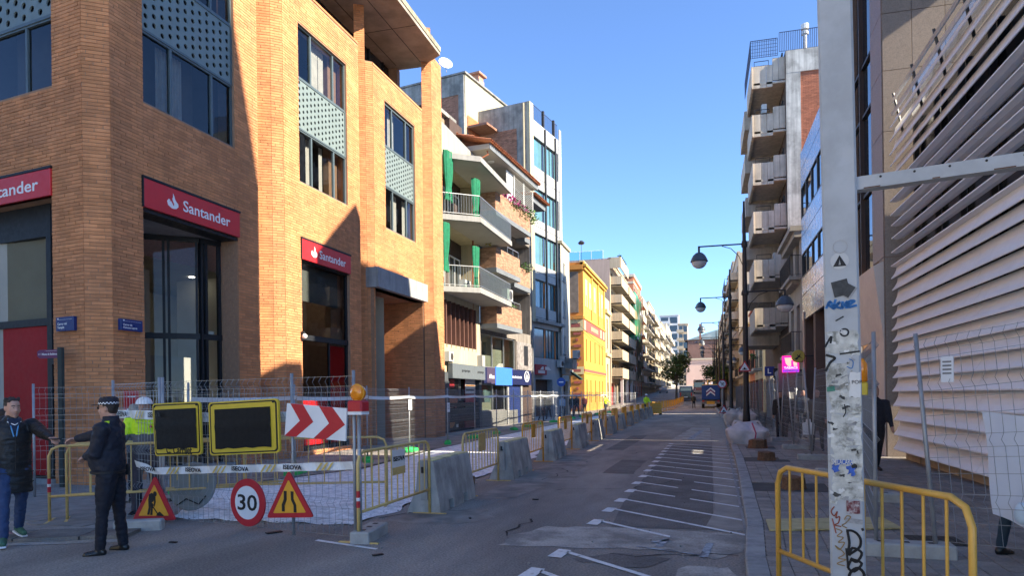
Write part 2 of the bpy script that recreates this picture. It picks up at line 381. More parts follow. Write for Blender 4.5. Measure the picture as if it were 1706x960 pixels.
def stump(x, y, r, h, lab):
    t = thing('tree_stump', lab, 'tree stump', loc=(x,y,ZP-.06)); rr = random.Random(int(x*100))
    m = MB(); n = 14; rad = [r*(1+rr.uniform(-.14,.14)) for _ in range(n)]
    vs = []
    for z, k in ((0,1.15),(h*.5,1.0),(h,.96)):
        for i in range(n): vs.append((rad[i]*k*math.cos(i/n*6.283), rad[i]*k*math.sin(i/n*6.283), z+(rr.uniform(-.02,.02) if z==h else 0)))
    fs = [(i,(i+1)%n,n+(i+1)%n,n+i) for i in range(n)]+[(n+i,n+(i+1)%n,2*n+(i+1)%n,2*n+i) for i in range(n)]+[tuple(range(2*n,3*n))]
    m._add(vs, fs); m.build('bark', M_stump, t)
stump(1.42,12.55,.20,.24,'low sawn brown tree stump in the tree pit nearest the yellow barrier')
stump(1.42,17.8,.21,.24,'sawn brown tree stump in the middle tree pit of the right pavement')
stump(1.5,21.6,.24,.30,'sawn brown tree stump beside the white rubble sack')
# ---- left pavement, slabs along the corner, excavated base
pl = struct('pavement', MB().poly([(-60,4.2,.012),(-11,5.75,.012),(-7.6,6.9,.012),(-7.55,8.7,.012),(-9.4,11.6,.012),(-8.1,15.5,.012),(-8.7,22,.012),(-8.7,86,.012),(-60,86,.012)]), M_pave)
tl = MB(); rnd = random.Random(5)
for j in range(50):
    for i in range(34):
        x, y = -14.2+.2*i, 6.3+.2*j
        lim = -8.1 if y < 8.2 else (-8.2-(y-8.7)*.62 if y < 11.6 else -9.4+(y-11.6)*.3)
        if x+.2 > lim-.1 or y > 16 or y < 7.35-(x+8)*.18+.1: continue
        z = .024+rnd.uniform(-.003,.003); tl.box(x+.003,x+.197,y+.003,y+.197,.0,z,skip='b')
tl.build('paving', mat('corner_paver', (.25,.235,.215), .85, var=.12, vs=3, bump=.2, bs=120, island=.12), pl, kind='stuff')
rnd = random.Random(8)
e0 = Vector((-11.6,5.35)); e1 = Vector((-7.0,8.25-1.05)); dr = (e1-e0).normalized(); nn = Vector((-dr.y, dr.x)); Ls = (e1-e0).length
s = 0
while s < Ls-.1:
    n = min(s+rnd.uniform(.75,1.1), Ls); w = .62
    q = [e0+dr*(s+.012), e0+dr*(n-.012), e0+dr*(n-.012)+nn*w, e0+dr*(s+.012)+nn*w]
    m = MB(); z = .045+rnd.uniform(-.008,.006); zz = [z+rnd.uniform(-.008,.008) for _ in q]
    m._add([(p.x,p.y,-.02) for p in q]+[(p.x,p.y,a) for p,a in zip(q,zz)], [(4,5,6,7),(0,1,5,4),(1,2,6,5),(2,3,7,6),(3,0,4,7)])
    m.build('kerb_slab', M_slab, pl); s = n
m = MB()
a = e0-nn*.02; b = e1-nn*.02
m._add([(a.x,a.y,.006),((a-nn*.2).x,(a-nn*.2).y,.006),((b-nn*.2).x,(b-nn*.2).y,.006),(b.x,b.y,.006)], [(0,1,2,3)])
struct('gutter_strip', m, M_conc)
wk = MB(); rnd = random.Random(6)
NX, NY = 24, 150
def wl(y):
    for (y0,x0),(y1,x1) in zip([(8.6,-7.6),(11.6,-9.3),(15.5,-8.0),(22,-8.6),(60,-8.6)], [(11.6,-9.3),(15.5,-8.0),(22,-8.6),(60,-8.6),(61,-8.6)]):
        if y <= y1: return x0+(x1-x0)*(y-y0)/(y1-y0)
    return -8.6
ids = []
for j in range(NY+1):
    y = 8.6+(j/NY)**1.6*51
    for i in range(NX+1):
        a, b = wl(y), -4.62+(.1*math.sin(y*2.1)+.06*math.sin(y*5.3))*(1 if i == NX else 0)
        x = a+(b-a)*i/NX; ed = 0 if i in (0,NX) or j == 0 else 1
        ids.append((x, y+(.06*math.sin(x*9) if j == 0 else 0), .006+ed*(.012+.004*math.sin(x*2.3+y*1.1)*math.sin(y*1.7)+rnd.uniform(-.002,.002))))
fs = [(j*(NX+1)+i, j*(NX+1)+i+1, (j+1)*(NX+1)+i+1, (j+1)*(NX+1)+i) for j in range(NY) for i in range(NX)]
wk._add(ids, fs); struct('roadworks_base', wk, M_grav, smooth=True)
peb = MB(); rnd = random.Random(9)                     # loose stones along the edge and over the road
for k in range(260):
    if k < 220: x = -4.6+rnd.gauss(0,.18); y = 8.7+abs(rnd.gauss(0,9)); 
    else: x, y = rnd.uniform(-4,.4), rnd.uniform(6.5,22)
    if k < 90: x = rnd.uniform(-7.5,-4.5); y = 8.5+rnd.gauss(0,.08)
    r = rnd.uniform(.004,.012); peb.box(x-r,x+r*.7,y-r,y+r,0,.006+r*1.2,skip='b')
peb.build('loose_gravel', mat('stone_chips', (.25,.24,.22), .9, var=.3, vs=20, island=.4), kind='stuff')
m = MB().box(-7.62,-6.85,7.75,7.95,0,.14); m.M = None
# drains and covers
def cover(x, y, a, w, d, lab, z):
    t = thing('drain_cover', lab, 'drain cover', loc=(x,y,z), rot=a)
    MB().box(-w/2,w/2,-d/2,d/2,-.01,.006).build('rim', mat('cast_iron', (.05,.048,.045), .6, metal=.6, var=.2, vs=20), t)
    g = MB()
    for i in range(int(w/.06)): g.box(-w/2+.02+i*.06, -w/2+.05+i*.06, -d/2+.03, d/2-.03, .006, .011)
    g.build('ribs', MATS['cast_iron'], t, kind='stuff')
cover(-9.1, 9.9, .1, .75, .5, 'dark iron service cover in the paving behind the policeman', .024)
cover(2.35, 8.35, .0, .5, .5, 'iron service cover in the pavers behind the near yellow barrier', ZP)

def RZ(y): return max(0., (y-86)*.024)
m = MB(); m.quad((-14,86,.0),(6,86,.0),(6,320,RZ(320)),(-14,320,RZ(320))); struct('road', m, M_asph)
m = MB(); m.quad((1.3,86,.05),(6,86,.05),(6,320,RZ(320)+.05),(1.3,320,RZ(320)+.05)); m.quad((-14,86,.03),(-8.7,86,.03),(-8.7,320,RZ(320)+.03),(-14,320,RZ(320)+.03)); struct('pavement', m, M_pave)
sheet('side_pavement', [(-8.7,60.5),(-4.55,60.5),(-4.55,86),(-8.7,86)], .008, M_pave)
# ================================================================ BRICK BANK BUILDING
M_brick = mat('orange_brick', (.62,.265,.115), .82, var=.12, vs=1.3, bump=.25, bs=90, island=.15, spec=.25, streak=.10, mix=(.55,.24,.11), mixs=.9)
M_mort = mat('mortar', (.34,.20,.125), .95, var=.1, vs=8)
M_gfr = mat('green_grey_metal', (.085,.115,.125), .45, var=.05, vs=6, spec=.5)
M_perf = mat('perforated_grey_green', (.17,.215,.21), .5, var=.06, vs=3)
M_dark = mat('dark_frame', (.02,.022,.026), .5, var=.05, vs=4, spec=.25)
M_black = mat('dark_void', (.012,.011,.011), .9, var=0)
M_red = mat('bank_red', (.62,.022,.028), .4, var=.04, vs=3, spec=.5)
M_redp = mat('bank_red_panel', (.36,.012,.016), .5, var=.06, vs=3, spec=.12)
M_white = mat('white_lettering', (.85,.85,.84), .5, var=.02)
M_gcon = mat('lintel_concrete', (.33,.335,.33), .8, var=.12, vs=1.6, bump=.2, bs=50, streak=.2)
M_soff = mat('soffit_concrete', (.36,.31,.26), .85, var=.14, vs=1.1, bump=.15, bs=40, mix=(.27,.24,.20), mixs=.9)
G_win = glassmat('office_window_glass', (.62,.64,.64), 1.42, .015, (.9,.95,1), wave=.03)
G_shop = glassmat('shop_glass', (.72,.74,.72), 1.33, .01, wave=.02)
M_curt = mat('white_curtain', (.62,.60,.56), .9, var=.1, vs=5)
M_int = mat('office_interior', (.10,.085,.075), .9, var=.15, vs=1)
M_lamp = mat('ceiling_downlight', (1,.93,.8), .5, var=0, emit=6)
bank = thing('bank_building', 'orange brick bank building on the corner with red signs over its windows', 'building', loc=(-11.7,11.78,0))
WM[bank.name] = bank.matrix_basis.copy()
p0 = AX(187,450,-11.7); F1 = Frame(p0, 1.2)
ps = [p0]
k, _ = Frame(p0, -125).at(140,450); pc = Frame(p0,-125).w(k)
FC = Frame(pc, 55); LC = k
FL = Frame(pc, 98.6)
k1, _ = F1.at(432,450); p1 = F1.w(k1)
def chain(px2, Xs, px1, px0):
    b2 = AX(px2,450,Xs)
    f = Frame(b2, 230); k, _ = f.at(px1,450); b1 = f.w(k)
    f = Frame(b1, 240); k2, _ = f.at(px0,450); b0 = f.w(k2+.12)
    return b2, Frame(b1,50), k, Frame(b0,60), k2+.12
b2, FB1, LB1, FA1, LA1 = chain(475,-11.58,455,430)
F2 = Frame(b2, 1.2); L2, _ = F2.at(601,450)
c2, FB2, LB2, FA2, LA2 = chain(625,-11.48,612,600)
F3 = Frame(c2, 1.2); L3, _ = F3.at(706,450)
p3 = F3.w(L3); FE = Frame(p3, 60); LE, _ = FE.at(722,450)
pe = FE.w(LE)
CP = .0755; BL = .30
BRK = []
def bricks(fr, x0, x1, z0, z1, holes=(), keep=0, name='brick_courses', wname='wall', depth=.35, par=None):
    """backing wall with reveals, and every course laid brick by brick in front of it"""
    w = MB().wall(x0, x1, z0, z1, list(holes), depth, .008).build(wname, M_mort, bank, fr)
    mb = MB(); rnd = random.Random(int(x0*100+z1*10+x1*7)); n = int((z1-z0)/CP); near = []
    for r in range(n):
        a, b = z0+r*CP+.006, z0+(r+1)*CP-.006; zc = (a+b)/2
        segs = [(x0,x1)]
        for h in holes:
            if h[2]-CP*.45 < zc < h[3]+CP*.45:
                ns = []
                for s in segs:
                    if h[1] <= s[0] or h[0] >= s[1]: ns.append(s); continue
                    if h[0] > s[0]: ns.append((s[0],h[0]))
                    if h[1] < s[1]: ns.append((h[1],s[1]))
                segs = ns
        for s in segs:
            x = s[0]-(.15 if r%2 else .0)-rnd.uniform(0,.09)
            while x < s[1]-.02:
                e = min(x+BL+rnd.uniform(-.01,.01), s[1]); q = max(x, s[0])
                if e-q > .03:
                    y = -.005+rnd.uniform(-.004,.003)
                    if keep and len(near) < keep and 2.2 < zc < 5.8: near.append((q+.004,e-.004,y,a,b))
                    else: mb.box(q+.004,e-.004,y,.012,a,b,skip='k')
                x += BL+.0
    mb.build(name, M_brick, bank if par is None else par, fr, kind='stuff')
    for q,e,y,a,b in near:
        key = (round(e-q,2)); me = BMS.get(key)
        if me is None: me = BMS[key] = MB().box(0,key,0,.02,0,b-a,skip='k').mesh('brick', M_brick)
        link(me, 'brick', w, loc=(q,y,a))
    return w
BMS = {}
ZT = 14.1
W1 = (.87,3.89); W2 = tuple(F2.at(x,300)[0] for x in (499,579)); W3 = tuple(F3.at(x,300)[0] for x in (642,691.5))
ZR = [(5.95,6.58),(8.26,9.86),(9.86,11.42),(11.42,13.02)]       # sign, lower windows, perforated panel, upper windows
S1 = (.83, 3.97)
bricks(FC, 0, LC, 0, ZT, keep=170)
bricks(F1, 0, k1, 0, ZT, [(S1[0],S1[1],0,ZR[0][0]), (*W1,ZR[1][0],ZR[3][1])], keep=130, depth=.5)
bricks(FA1, 0, LA1, 0, 17); bricks(FB1, 0, LB1, 0, ZT+.05)
S2 = tuple(F2.at(x,430)[0] for x in (502,582))
bricks(F2, 0, L2, 0, ZT, [(*S2,.15,ZR[0][0]), (*W2,ZR[1][0],ZR[3][1])])
bricks(FA2, 0, LA2, 0, 17.5); bricks(FB2, 0, LB2, 0, ZT-.1)
zl0, zl1 = F3.at(640,484)[1], F3.at(640,452)[1]
P3 = (-.12, F3.at(706,600)[0])
bricks(F3, 0, L3, zl0+.02, ZT-.2, [(*W3,ZR[1][0]-.1,ZR[3][1]-.05)])
bricks(FE, 0, LE, 0, 17.5)
bricks(Frame(pe,0), 0, 1.2, 0, 16.4)
# left face
wl0 = -6; WL = (FL.at(0,100)[0]-2.2, FL.at(86,100)[0])
zL = [FL.at(85,24)[1], FL.at(85,142)[1]]
SL = (WL[0]-.6, FL.at(86,300)[0])
zs = [FL.at(85,281)[1], FL.at(85,326)[1]]
bricks(FL, wl0, 0, 0, ZT, [(WL[0],WL[1],zL[1],ZR[3][1]), (SL[0],SL[1],.12,zs[1])], depth=.6)
# parapet cap
def backer(fr, x0, x1, z0, z1, d): return MB().box(x0,x1,.5,.5+d,z0,z1)
m = MB()
for fr, a, b, zt in ((F1,0,k1,ZT),(F2,0,L2,ZT),(F3,0,L3,ZT-.2)):
    MB().box(a,b,-.015,.4,zt,zt+.07).build('parapet_cap', M_brick, bank, fr)
# ---- windows
def perf_panel(w, h, nx, nz):
    mb = MB(); cx, cz = w/nx, h/nz; r = min(cx,cz)*.29
    for i in range(nx):
        off = cz/2 if i%2 else 0; x = cx*(i+.5)
        if off: mb.quad((x-cx/2,0,0),(x+cx/2,0,0),(x+cx/2,0,off),(x-cx/2,0,off)); mb.quad((x-cx/2,0,h-off),(x+cx/2,0,h-off),(x+cx/2,0,h),(x-cx/2,0,h))
        for j in range(nz-(1 if off else 0)):
            z = cz*(j+.5)+off; hx, hz = cx/2, cz/2
            out = [(hx,0),(hx,hz),(0,hz),(-hx,hz),(-hx,0),(-hx,-hz),(0,-hz),(hx,-hz)]
            inn = [(r*math.cos(t*math.pi/4), r*math.sin(t*math.pi/4)) for t in range(8)]
            vs = [(x+a,0,z+b) for a,b in out]+[(x+a,0,z+b) for a,b in inn]+[(x+a,.03,z+b) for a,b in inn]
            mb._add(vs, [(k,(k+1)%8,8+(k+1)%8,8+k) for k in range(8)]+[(8+k,8+(k+1)%8,16+(k+1)%8,16+k) for k in range(8)])
    return mb
def strip_window(fr, x0, x1, z0, z1, cuts, curt=0, seed=0, y=.10):
    f = MB(); t = .045
    f.box(x0,x1,y-.03,y+.05,z0,z0+t).box(x0,x1,y-.03,y+.05,z1-t,z1).box(x0,x0+t,y-.03,y+.05,z0+t,z1-t).box(x1-t,x1,y-.03,y+.05,z0+t,z1-t)
    xs = [x0+t]+[x0+(x1-x0)*c for c in cuts]+[x1-t]
    for c in xs[1:-1]: f.box(c-.035,c+.035,y-.025,y+.05,z0+t,z1-t)
    w = f.build('window', M_gfr, bank, fr)
    for a, b in zip(xs, xs[1:]):
        MB().quad((a,y+.02,z0+t),(b,y+.02,z0+t),(b,y+.02,z1-t),(a,y+.02,z1-t)).build('pane', G_win, w)
    rnd = random.Random(seed)
    m = MB()
    for k in range(curt):                                       # hanging curtains behind the panes
        a = x0+rnd.uniform(.05,.85)*(x1-x0); wd = rnd.uniform(.25,.7); n = int(wd/.05)
        for i in range(n):
            xx = a+i*.05
            if xx+.05 > x1: break
            m.quad((xx,y+.25+.03*(i%2),z0),(xx+.05,y+.25+.03*((i+1)%2),z0),(xx+.05,y+.25+.03*((i+1)%2),z1),(xx,y+.25+.03*(i%2),z1))
    if curt: m.build('curtain', M_curt, w)
    return w
def office(fr, x0, x1, zlist, perf, cuts, seed):
    (a,b),(c,d),(e,f) = zlist
    strip_window(fr,x0,x1,a,b,cuts,2,seed); strip_window(fr,x0,x1,e,f,cuts,2,seed+5)
    pp = MB(); 
    fr2 = MB().box(x0,x1,.05,.12,c,c+.05).box(x0,x1,.05,.12,d-.05,d).box(x0,x0+.05,.05,.12,c+.05,d-.05).box(x1-.05,x1,.05,.12,c+.05,d-.05)
    o = fr2.build('spandrel_frame', M_gfr, bank, fr)
    q = perf_panel(x1-x0-.1, d-c-.1, *perf); q.M = None
    link(q.mesh('perforated_panel', M_perf), 'perforated_panel', o, loc=(x0+.05,.07,c+.05))
    MB().quad((x0,.16,c),(x1,.16,c),(x1,.16,d),(x0,.16,d)).build('backing', M_black, o)
    rm = MB()                                                   # the room behind
    rm.box(x0-.3,x1+.3,.5,3.2,a-.6,f+.4,skip='f'); rm.build('room', M_int, bank, fr)
office(F1, *W1, ZR[1:], (12,7), (.30,.75), 3)
office(F2, *W2, ZR[1:], (13,8), (.28,.74), 7)
office(F3, *W3, [(a-.1,b-.1) for a,b in ZR[1:]], (13,8), (.28,.74), 11)
strip_window(FL, WL[0], WL[1], zL[1], zL[0], (.35,.76), 0, 2)
o = MB().box(WL[0],WL[1],.05,.12,zL[0],zL[0]+.07).build('spandrel_frame', M_gfr, bank, FL)
link(perf_panel(WL[1]-WL[0]-.1, ZR[3][1]-zL[0]-.1, 14, 12).mesh('perforated_panel', M_perf), 'perforated_panel', o, loc=(WL[0]+.05,.07,zL[0]+.07))
MB().quad((WL[0],.16,zL[0]),(WL[1],.16,zL[0]),(WL[1],.16,ZR[3][1]),(WL[0],.16,ZR[3][1])).build('backing', M_black, o)
MB().box(WL[0]-.2,WL[1]+.2,.6,3.4,zL[1]-.5,ZR[3][1]+.3,skip='f').build('room', M_int, bank, FL)
# ---- red signs
def flame(parent, x, z, h, y):
    pts = [(-.10,-.5),(-.42,-.36),(-.5,-.12),(-.36,.06),(-.22,.02),(-.30,-.14),(-.12,.02),(.02,.24),(.02,.5),(.14,.30),(.20,.12),(.34,-.02),(.46,-.10),(.48,-.28),(.30,-.45),(.08,-.5)]
    m = MB().prism([(x+a*h, z+b*h) for a,b in pts], 'y', y-.003, y)
    m.build('emblem', M_white, parent)
    MB().prism([(x+a*h, z+b*h) for a,b in [(-.20,.0),(-.06,-.16),(.06,-.32),(.10,-.2),(-.02,.0),(-.08,.2),(-.06,.34),(-.16,.18)]], 'y', y-.0045, y-.0032).build('emblem', M_red, parent)
def red_sign(fr, x0, x1, z0, z1, lx, lw, flx, txt='Santander', sz=.36):
    s = MB().bbox(x0,x1,-.05,.10,z0,z1,.012).build('bank_sign', M_red, bank, fr)
    MB().box(x0-.02,x1+.02,-.06,.1,z1,z1+.05).box(x0-.02,x0,-.055,.1,z0,z1).build('sign_rail', M_dark, s)
    zc = (z0+z1)/2
    if flx is not None: flame(s, flx, zc+.02, (z1-z0)*.56, -.052)
    lettering(txt, sz, M_white, s, lx, zc-.02, -.054, .012, lw)
    return s
w1 = S1[1]-S1[0]
red_sign(F1, S1[0]-.02, S1[1]+.02, ZR[0][0], ZR[0][1], S1[0]+w1*.62, w1*.52, S1[0]+w1*.26)
w2 = S2[1]-S2[0]
red_sign(F2, S2[0]-.02, S2[1]+.02, ZR[0][0]-.02, ZR[0][1]-.04, S2[0]+w2*.60, w2*.56, S2[0]+w2*.22)
red_sign(FL, SL[0], SL[1]+.02, zs[1], zs[0], SL[1]-1.42, 2.1, None)
# ---- shop fronts: face 1 (angled glazing), face 2, corner door on the left face
def posts(mb, x0, x1, z0, z1, y, t=.06, d=.10): mb.box(x0,x1,y,y+d,z0,z1); return mb
jx, jz = F1.at(378,500); dj = .55
q1 = F1.w(S1[1]-.02, dj)                                        # inner end of the reveal
fA = Frame(q1, 197); kA, _ = fA.at(333,500); q2 = fA.w(kA); fB = Frame(q2, 230); kB, _ = fB.at(228,500)
def glazed(fr, x0, x1, cutsx, zt, mids, name='shopfront', door=None):
    f = MB(); t = .06
    f.box(x0,x1,-.05,.05,zt-.12,zt).box(x0,x1,-.05,.05,.02,.14)
    for c in cutsx: f.box(c-t/2,c+t/2,-.06,.06,.14,zt-.12)
    for z in mids: f.box(x0,x1,-.055,.055,z-.07,z+.07)
    w = f.build(name, M_dark, bank, fr)
    xs = sorted(cutsx)
    for a, b in zip(xs, xs[1:]):
        zz = [.14]+list(mids)+[zt-.12]
        for c, d in zip(zz, zz[1:]): MB().quad((a,0,c),(b,0,c),(b,0,d),(a,0,d)).build('pane', G_shop, w)
    return w
FAr = Frame(q2, 17); 
glazed(FAr, 0, kA, [.03,.16,kA-.05], 5.86, [3.35])
FBr = Frame(fB.w(kB), 50)
glazed(FBr, -.9, kB, [-.85,kB*.42,kB*.5,kB-.07], 5.86, [3.35])
MB().poly([F1.loc(v) for v in [(*q1[:2],5.87),(*q2[:2],5.87),(*FBr.w(-.9)[:2],5.87)]]+[(S1[0]-.3,0.02,5.87),(S1[1],.02,5.87)]).build('shop_soffit', M_gcon, bank, F1)
MB().box(S1[0]-.3,S1[1]-.02,.1,3,-.01,.1).build('shop_step', M_gcon, bank, F1)
bricks(Frame(F1.w(S1[1]-.004,.02), 271.2+0), 0, .5, 0, ZR[0][0], wname='reveal_wall', depth=.02)
def shop_room(fr, x0, x1, y0, y1, zt, seed):
    r = MB()
    r.quad((x0,y1,0),(x1,y1,0),(x1,y1,zt),(x0,y1,zt)); r.quad((x0,y0,0),(x0,y1,0),(x0,y1,zt),(x0,y0,zt)); r.quad((x1,y0,0),(x1,y0,zt),(x1,y1,zt),(x1,y1,0))
    r.quad((x0,y0,zt),(x0,y1,zt),(x1,y1,zt),(x1,y0,zt)); r.quad((x0,y0,.02),(x1,y0,.02),(x1,y1,.02),(x0,y1,.02))
    o = r.build('shop_interior', mat('shop_wall', (.42,.40,.34), .85, var=.1, vs=.7), bank, fr)
    rnd = random.Random(seed)
    for i in range(7):
        x, y = x0+(x1-x0)*(.15+.7*rnd.random()), y0+(y1-y0)*(.2+.7*rnd.random())
        MB().lathe([(.07,-.02),(.07,-.005)], (x,y,zt), 10).build('downlight', M_lamp, o)
    return o
o = shop_room(F1, S1[0]-.3, S1[1]+5.5, 1.9, 6.5, 5.4, 3)
MB().box(S1[0]+3.5,S1[0]+5.2,3.2,3.26,.1,3.0).build('white_partition', mat('white_wall', (.34,.34,.32), .8, var=.05), o)
MB().box(S1[0]+3.4,S1[0]+3.9,3.0,3.1,.1,2.2).build('wooden_cabinet', mat('ochre_wood', (.22,.13,.05), .6, var=.15, vs=4), o)
MB().box(S1[0]+2.2,S1[0]+3.0,2.6,2.7,.1,1.6).build('red_counter', M_redp, o)
# face 2
f = MB(); a, b = S2; zt = ZR[0][0]-.02
f.box(a,b,.08,.2,3.52,3.68).box(a,a+.06,.1,.2,.15,zt).box(b-.06,b,.1,.2,.15,zt).box(a,b,.1,.2,zt-.06,zt).box(a,b,.1,.2,.15,.25)
xm = a+(b-a)*.60
f.box(xm-.02,xm+.02,.11,.19,.25,3.52)
w = f.build('shopfront', M_dark, bank, F2)
for c, d, e, g in ((a+.06,b-.06,3.68,zt-.06),(a+.06,xm-.02,.25,3.52),(xm+.02,b-.06,.25,3.52)):
    MB().quad((c,.15,e),(d,.15,e),(d,.15,g),(c,.15,g)).build('pane', G_shop, w)
MB().box(xm+.03,b-.07,.2,.22,.3,3.45).build('red_panel', M_red, w)
MB().box(a+.07,xm,.2,.22,.3,1.75).build('red_panel', M_red, w)
MB().box(a+.3,b-.3,.3,.32,4.75,5.85).build('roller_blind', mat('blind_grey', (.12,.13,.125), .8, var=.05), w)
shop_room(F2, a-.6, b+3.5, .5, 4.0, 5.6, 8)
cm = thing('security_camera', 'small white dome camera on the brick beside the second bank window', 'security camera', F2.m @ Matrix.Translation((S2[0]-.06,0,3.62)))
MB().box(-.04,.04,-.10,0,.02,.12).build('bracket', M_dark, cm); MB().sphere((0,-.12,-.02),.075,12,8).build('dome', M_white, cm, smooth=True)
# left face corner entrance
f = MB(); a, b = SL; xr = FL.at(52,600)[0]; xd = FL.at(60,600)[0]; zt = zs[1]; zm = FL.at(50,540)[1]
f.box(a,b,.35,.5,zm,zm+.16).box(xr,xd,.34,.5,.12,zt).box(b-.05,b,.34,.5,.12,zm).box(xd,b,.34,.5,2.55,2.75).box(a,b,.35,.5,zt-.7,zt)
w = f.build('shopfront', M_dark, bank, FL)
MB().quad((a,.42,zm+.16),(b,.42,zm+.16),(b,.42,zt-.7),(a,.42,zt-.7)).build('pane', G_shop, w)
MB().quad((xd,.42,2.75),(b,.42,2.75),(b,.42,zm),(xd,.42,zm)).build('pane', G_shop, w)
MB().box(a,xr,.40,.44,.12,zm).build('red_panel', M_redp, w)
d = MB().box(xd,b-.05,.40,.45,.14,2.55).build('door', M_dark, w)
MB().box(b-.42,b-.1,.385,.399,1.93,2.28).build('sticker', M_white, d); MB().box(b-.38,b-.14,.38,.384,1.98,2.22).build('sticker', M_dark, d)
lettering('K', .2, M_white, d, b-.27, 2.1, .378, .02)
MB().box(b-.4,b-.12,.385,.399,1.35,1.58).build('sticker', mat('pale_blue_sticker', (.45,.6,.62), .5, var=.05), d)
MB().box(b-.42,b-.05,.385,.399,1.72,1.92).build('sticker', M_red, d)
MB().box(a,b+.02,-.1,.6,0,.12).build('door_step', M_gcon, bank, FL)
shop_room(FL, a-2.5, b-1.6, .7, 3.6, 5.2, 5)
# ---- portal under face 3
MB().box(P3[0]-.1,P3[1]+.02,-.22,.4,zl0,zl1).build('portal_lintel', M_gcon, bank, F3)
o = MB(); dp = 3.2
o.quad((P3[0],dp,0),(P3[1],dp,0),(P3[1],dp,zl0),(P3[0],dp,zl0)); o.quad((P3[1],.0,0),(P3[1],.0,zl0),(P3[1],dp,zl0),(P3[1],dp,0)); o.quad((P3[0],0,0),(P3[0],dp,0),(P3[0],dp,zl0),(P3[0],0,zl0)); o.quad((P3[0],0,zl0),(P3[0],dp,zl0),(P3[1],dp,zl0),(P3[1],0,zl0))
o.build('portal_wall', M_mort, bank, F3)
MB().box(P3[1]+.03,L3+.35,.04,dp+.1,0,zl0).build('portal_pier', M_mort, bank, F3)
bricks(Frame(F3.w(P3[0],dp-.03),1.2), 0, P3[1]-P3[0], 0, zl0, wname='portal_back_wall', depth=.02)
bricks(Frame(F3.w(P3[1]-.02,dp),91.2), 0, dp, 0, zl0, wname='portal_side_wall', depth=.02)
FP = Frame(F3.w(P3[0],dp-.05),1.2)
xa, za = FP.at(632,626); xb, _ = FP.at(669,700)
d = MB().box(xa,xb,-.02,.05,0,za).build('door', mat('brown_black_metal', (.03,.025,.022), .5, var=.1), bank, FP)
g = MB()
for i in range(int((za-.3)/.09)): g.box(xa+.06,xb-.06,-.035,-.02,.15+i*.09,.2+i*.09)
g.build('louvre', MATS['brown_black_metal'], d, kind='stuff')
x, z = FP.at(648,588); MB().box(x-.16,x+.16,-.10,0,z-.14,z+.14).build('fire_box', M_red, bank, FP)
x, z = FP.at(686,606); MB().box(x-.1,x+.1,-.14,0,z-.1,z+.12).build('wall_lamp', M_dark, bank, FP)
x, z = F3.at(627,609); fn = thing('wall_fan', 'round pale mesh fan hung at the mouth of the brick portal', 'fan', F3.m @ Matrix.Translation((P3[0]+.12,.5,z)) @ Matrix.Rotation(R_(-62),4,'Z'))
MB().lathe([(.0,-.05),(.25,-.05),(.40,-.03),(.42,0),(.40,.03),(.25,.05),(0,.05)], (0,0,0), 20, 'y').build('guard', mat('pale_metal', (.45,.45,.43), .5, metal=.3, var=.1), fn, smooth=True)
MB().lathe([(.07,-.09),(.09,-.06),(.09,.1),(.05,.14)], (0,0,0), 12, 'y').build('motor', M_dark, fn)
MB().tube([(0,.05,0),(0,.25,.0),(-.3,.3,.3)], .025, 6).build('bracket', M_dark, fn)
# ---- attic recess and canopy
zc = 16.0
CN = [G(733,92,zc), G(680,0,zc)]
def atrec(fr, L, z0, z1): 
    MB().box(-1,L+.6,1.6,1.7,z0,z1).build('attic_glazing', mat('attic_glass', (.02,.022,.025), .1, var=0, spec=.6), bank, fr)
    g = MB()
    for c in (.35,.62,.9): g.box(L*c-.04,L*c+.04,1.54,1.6,z0,z1)
    g.build('attic_mullion', M_dark, bank, fr)
atrec(F3, L3, 13.2, zc+.2); atrec(F2, L2, 13.2, zc+.4)
edge = CN[0]; e2 = (-10.35, 20.5)
out = [(edge[0],edge[1]),(-10.3,10.5),(-14,10.5),(-14,28.2),G(700,112,zc)[:2]]
cn = MB(); 
cn.prism([(x,y) for x,y in reversed(out)], 'z', zc, zc+.14)
cn.build('roof_canopy', M_soff, bank, Matrix())
MB().prism([(out[0][0]+.03,out[0][1]+.02),(out[1][0]+.03,out[1][1]),(out[1][0]-.1,out[1][1]),(out[0][0]-.1,out[0][1]-.06)][::-1], 'z', zc+.14, zc+.34).build('canopy_fascia', mat('fascia_lichen', (.30,.28,.2), .9, var=.25, vs=3, streak=.3), bank, Matrix())
jn = MB()
for c in (.33,.66):
    jn.box(-10.3-3.4*c-.012,-10.3-3.4*c+.012,10.6,27.8,zc-.006,zc+.001)
for yy in (13,16,19,22,25): jn.box(-13.8,-10.45,yy-.012,yy+.012,zc-.006,zc+.001)
jn.build('soffit_joint', M_dark, bank, Matrix())

MB().box(S1[0]-.1,S1[1]+.1,.012,.5,5.86,ZR[0][1]).build('sign_backing', M_dark, bank, F1)
MB().box(S2[0]-.1,S2[1]+.1,.012,.5,5.9,ZR[0][1]).build('sign_backing', M_dark, bank, F2)
cw = MB().box(-23,-22.5,13,28,.1,zc); cw.box(-22.5,-12.6,28.0,28.3,.1,zc)
cw.box(-12.1,-11.9,16.2,17.0,.1,zc-2).box(-12.1,-11.9,20.9,21.6,.1,zc-2)
cw.build('core_wall', M_mort, bank, Matrix())
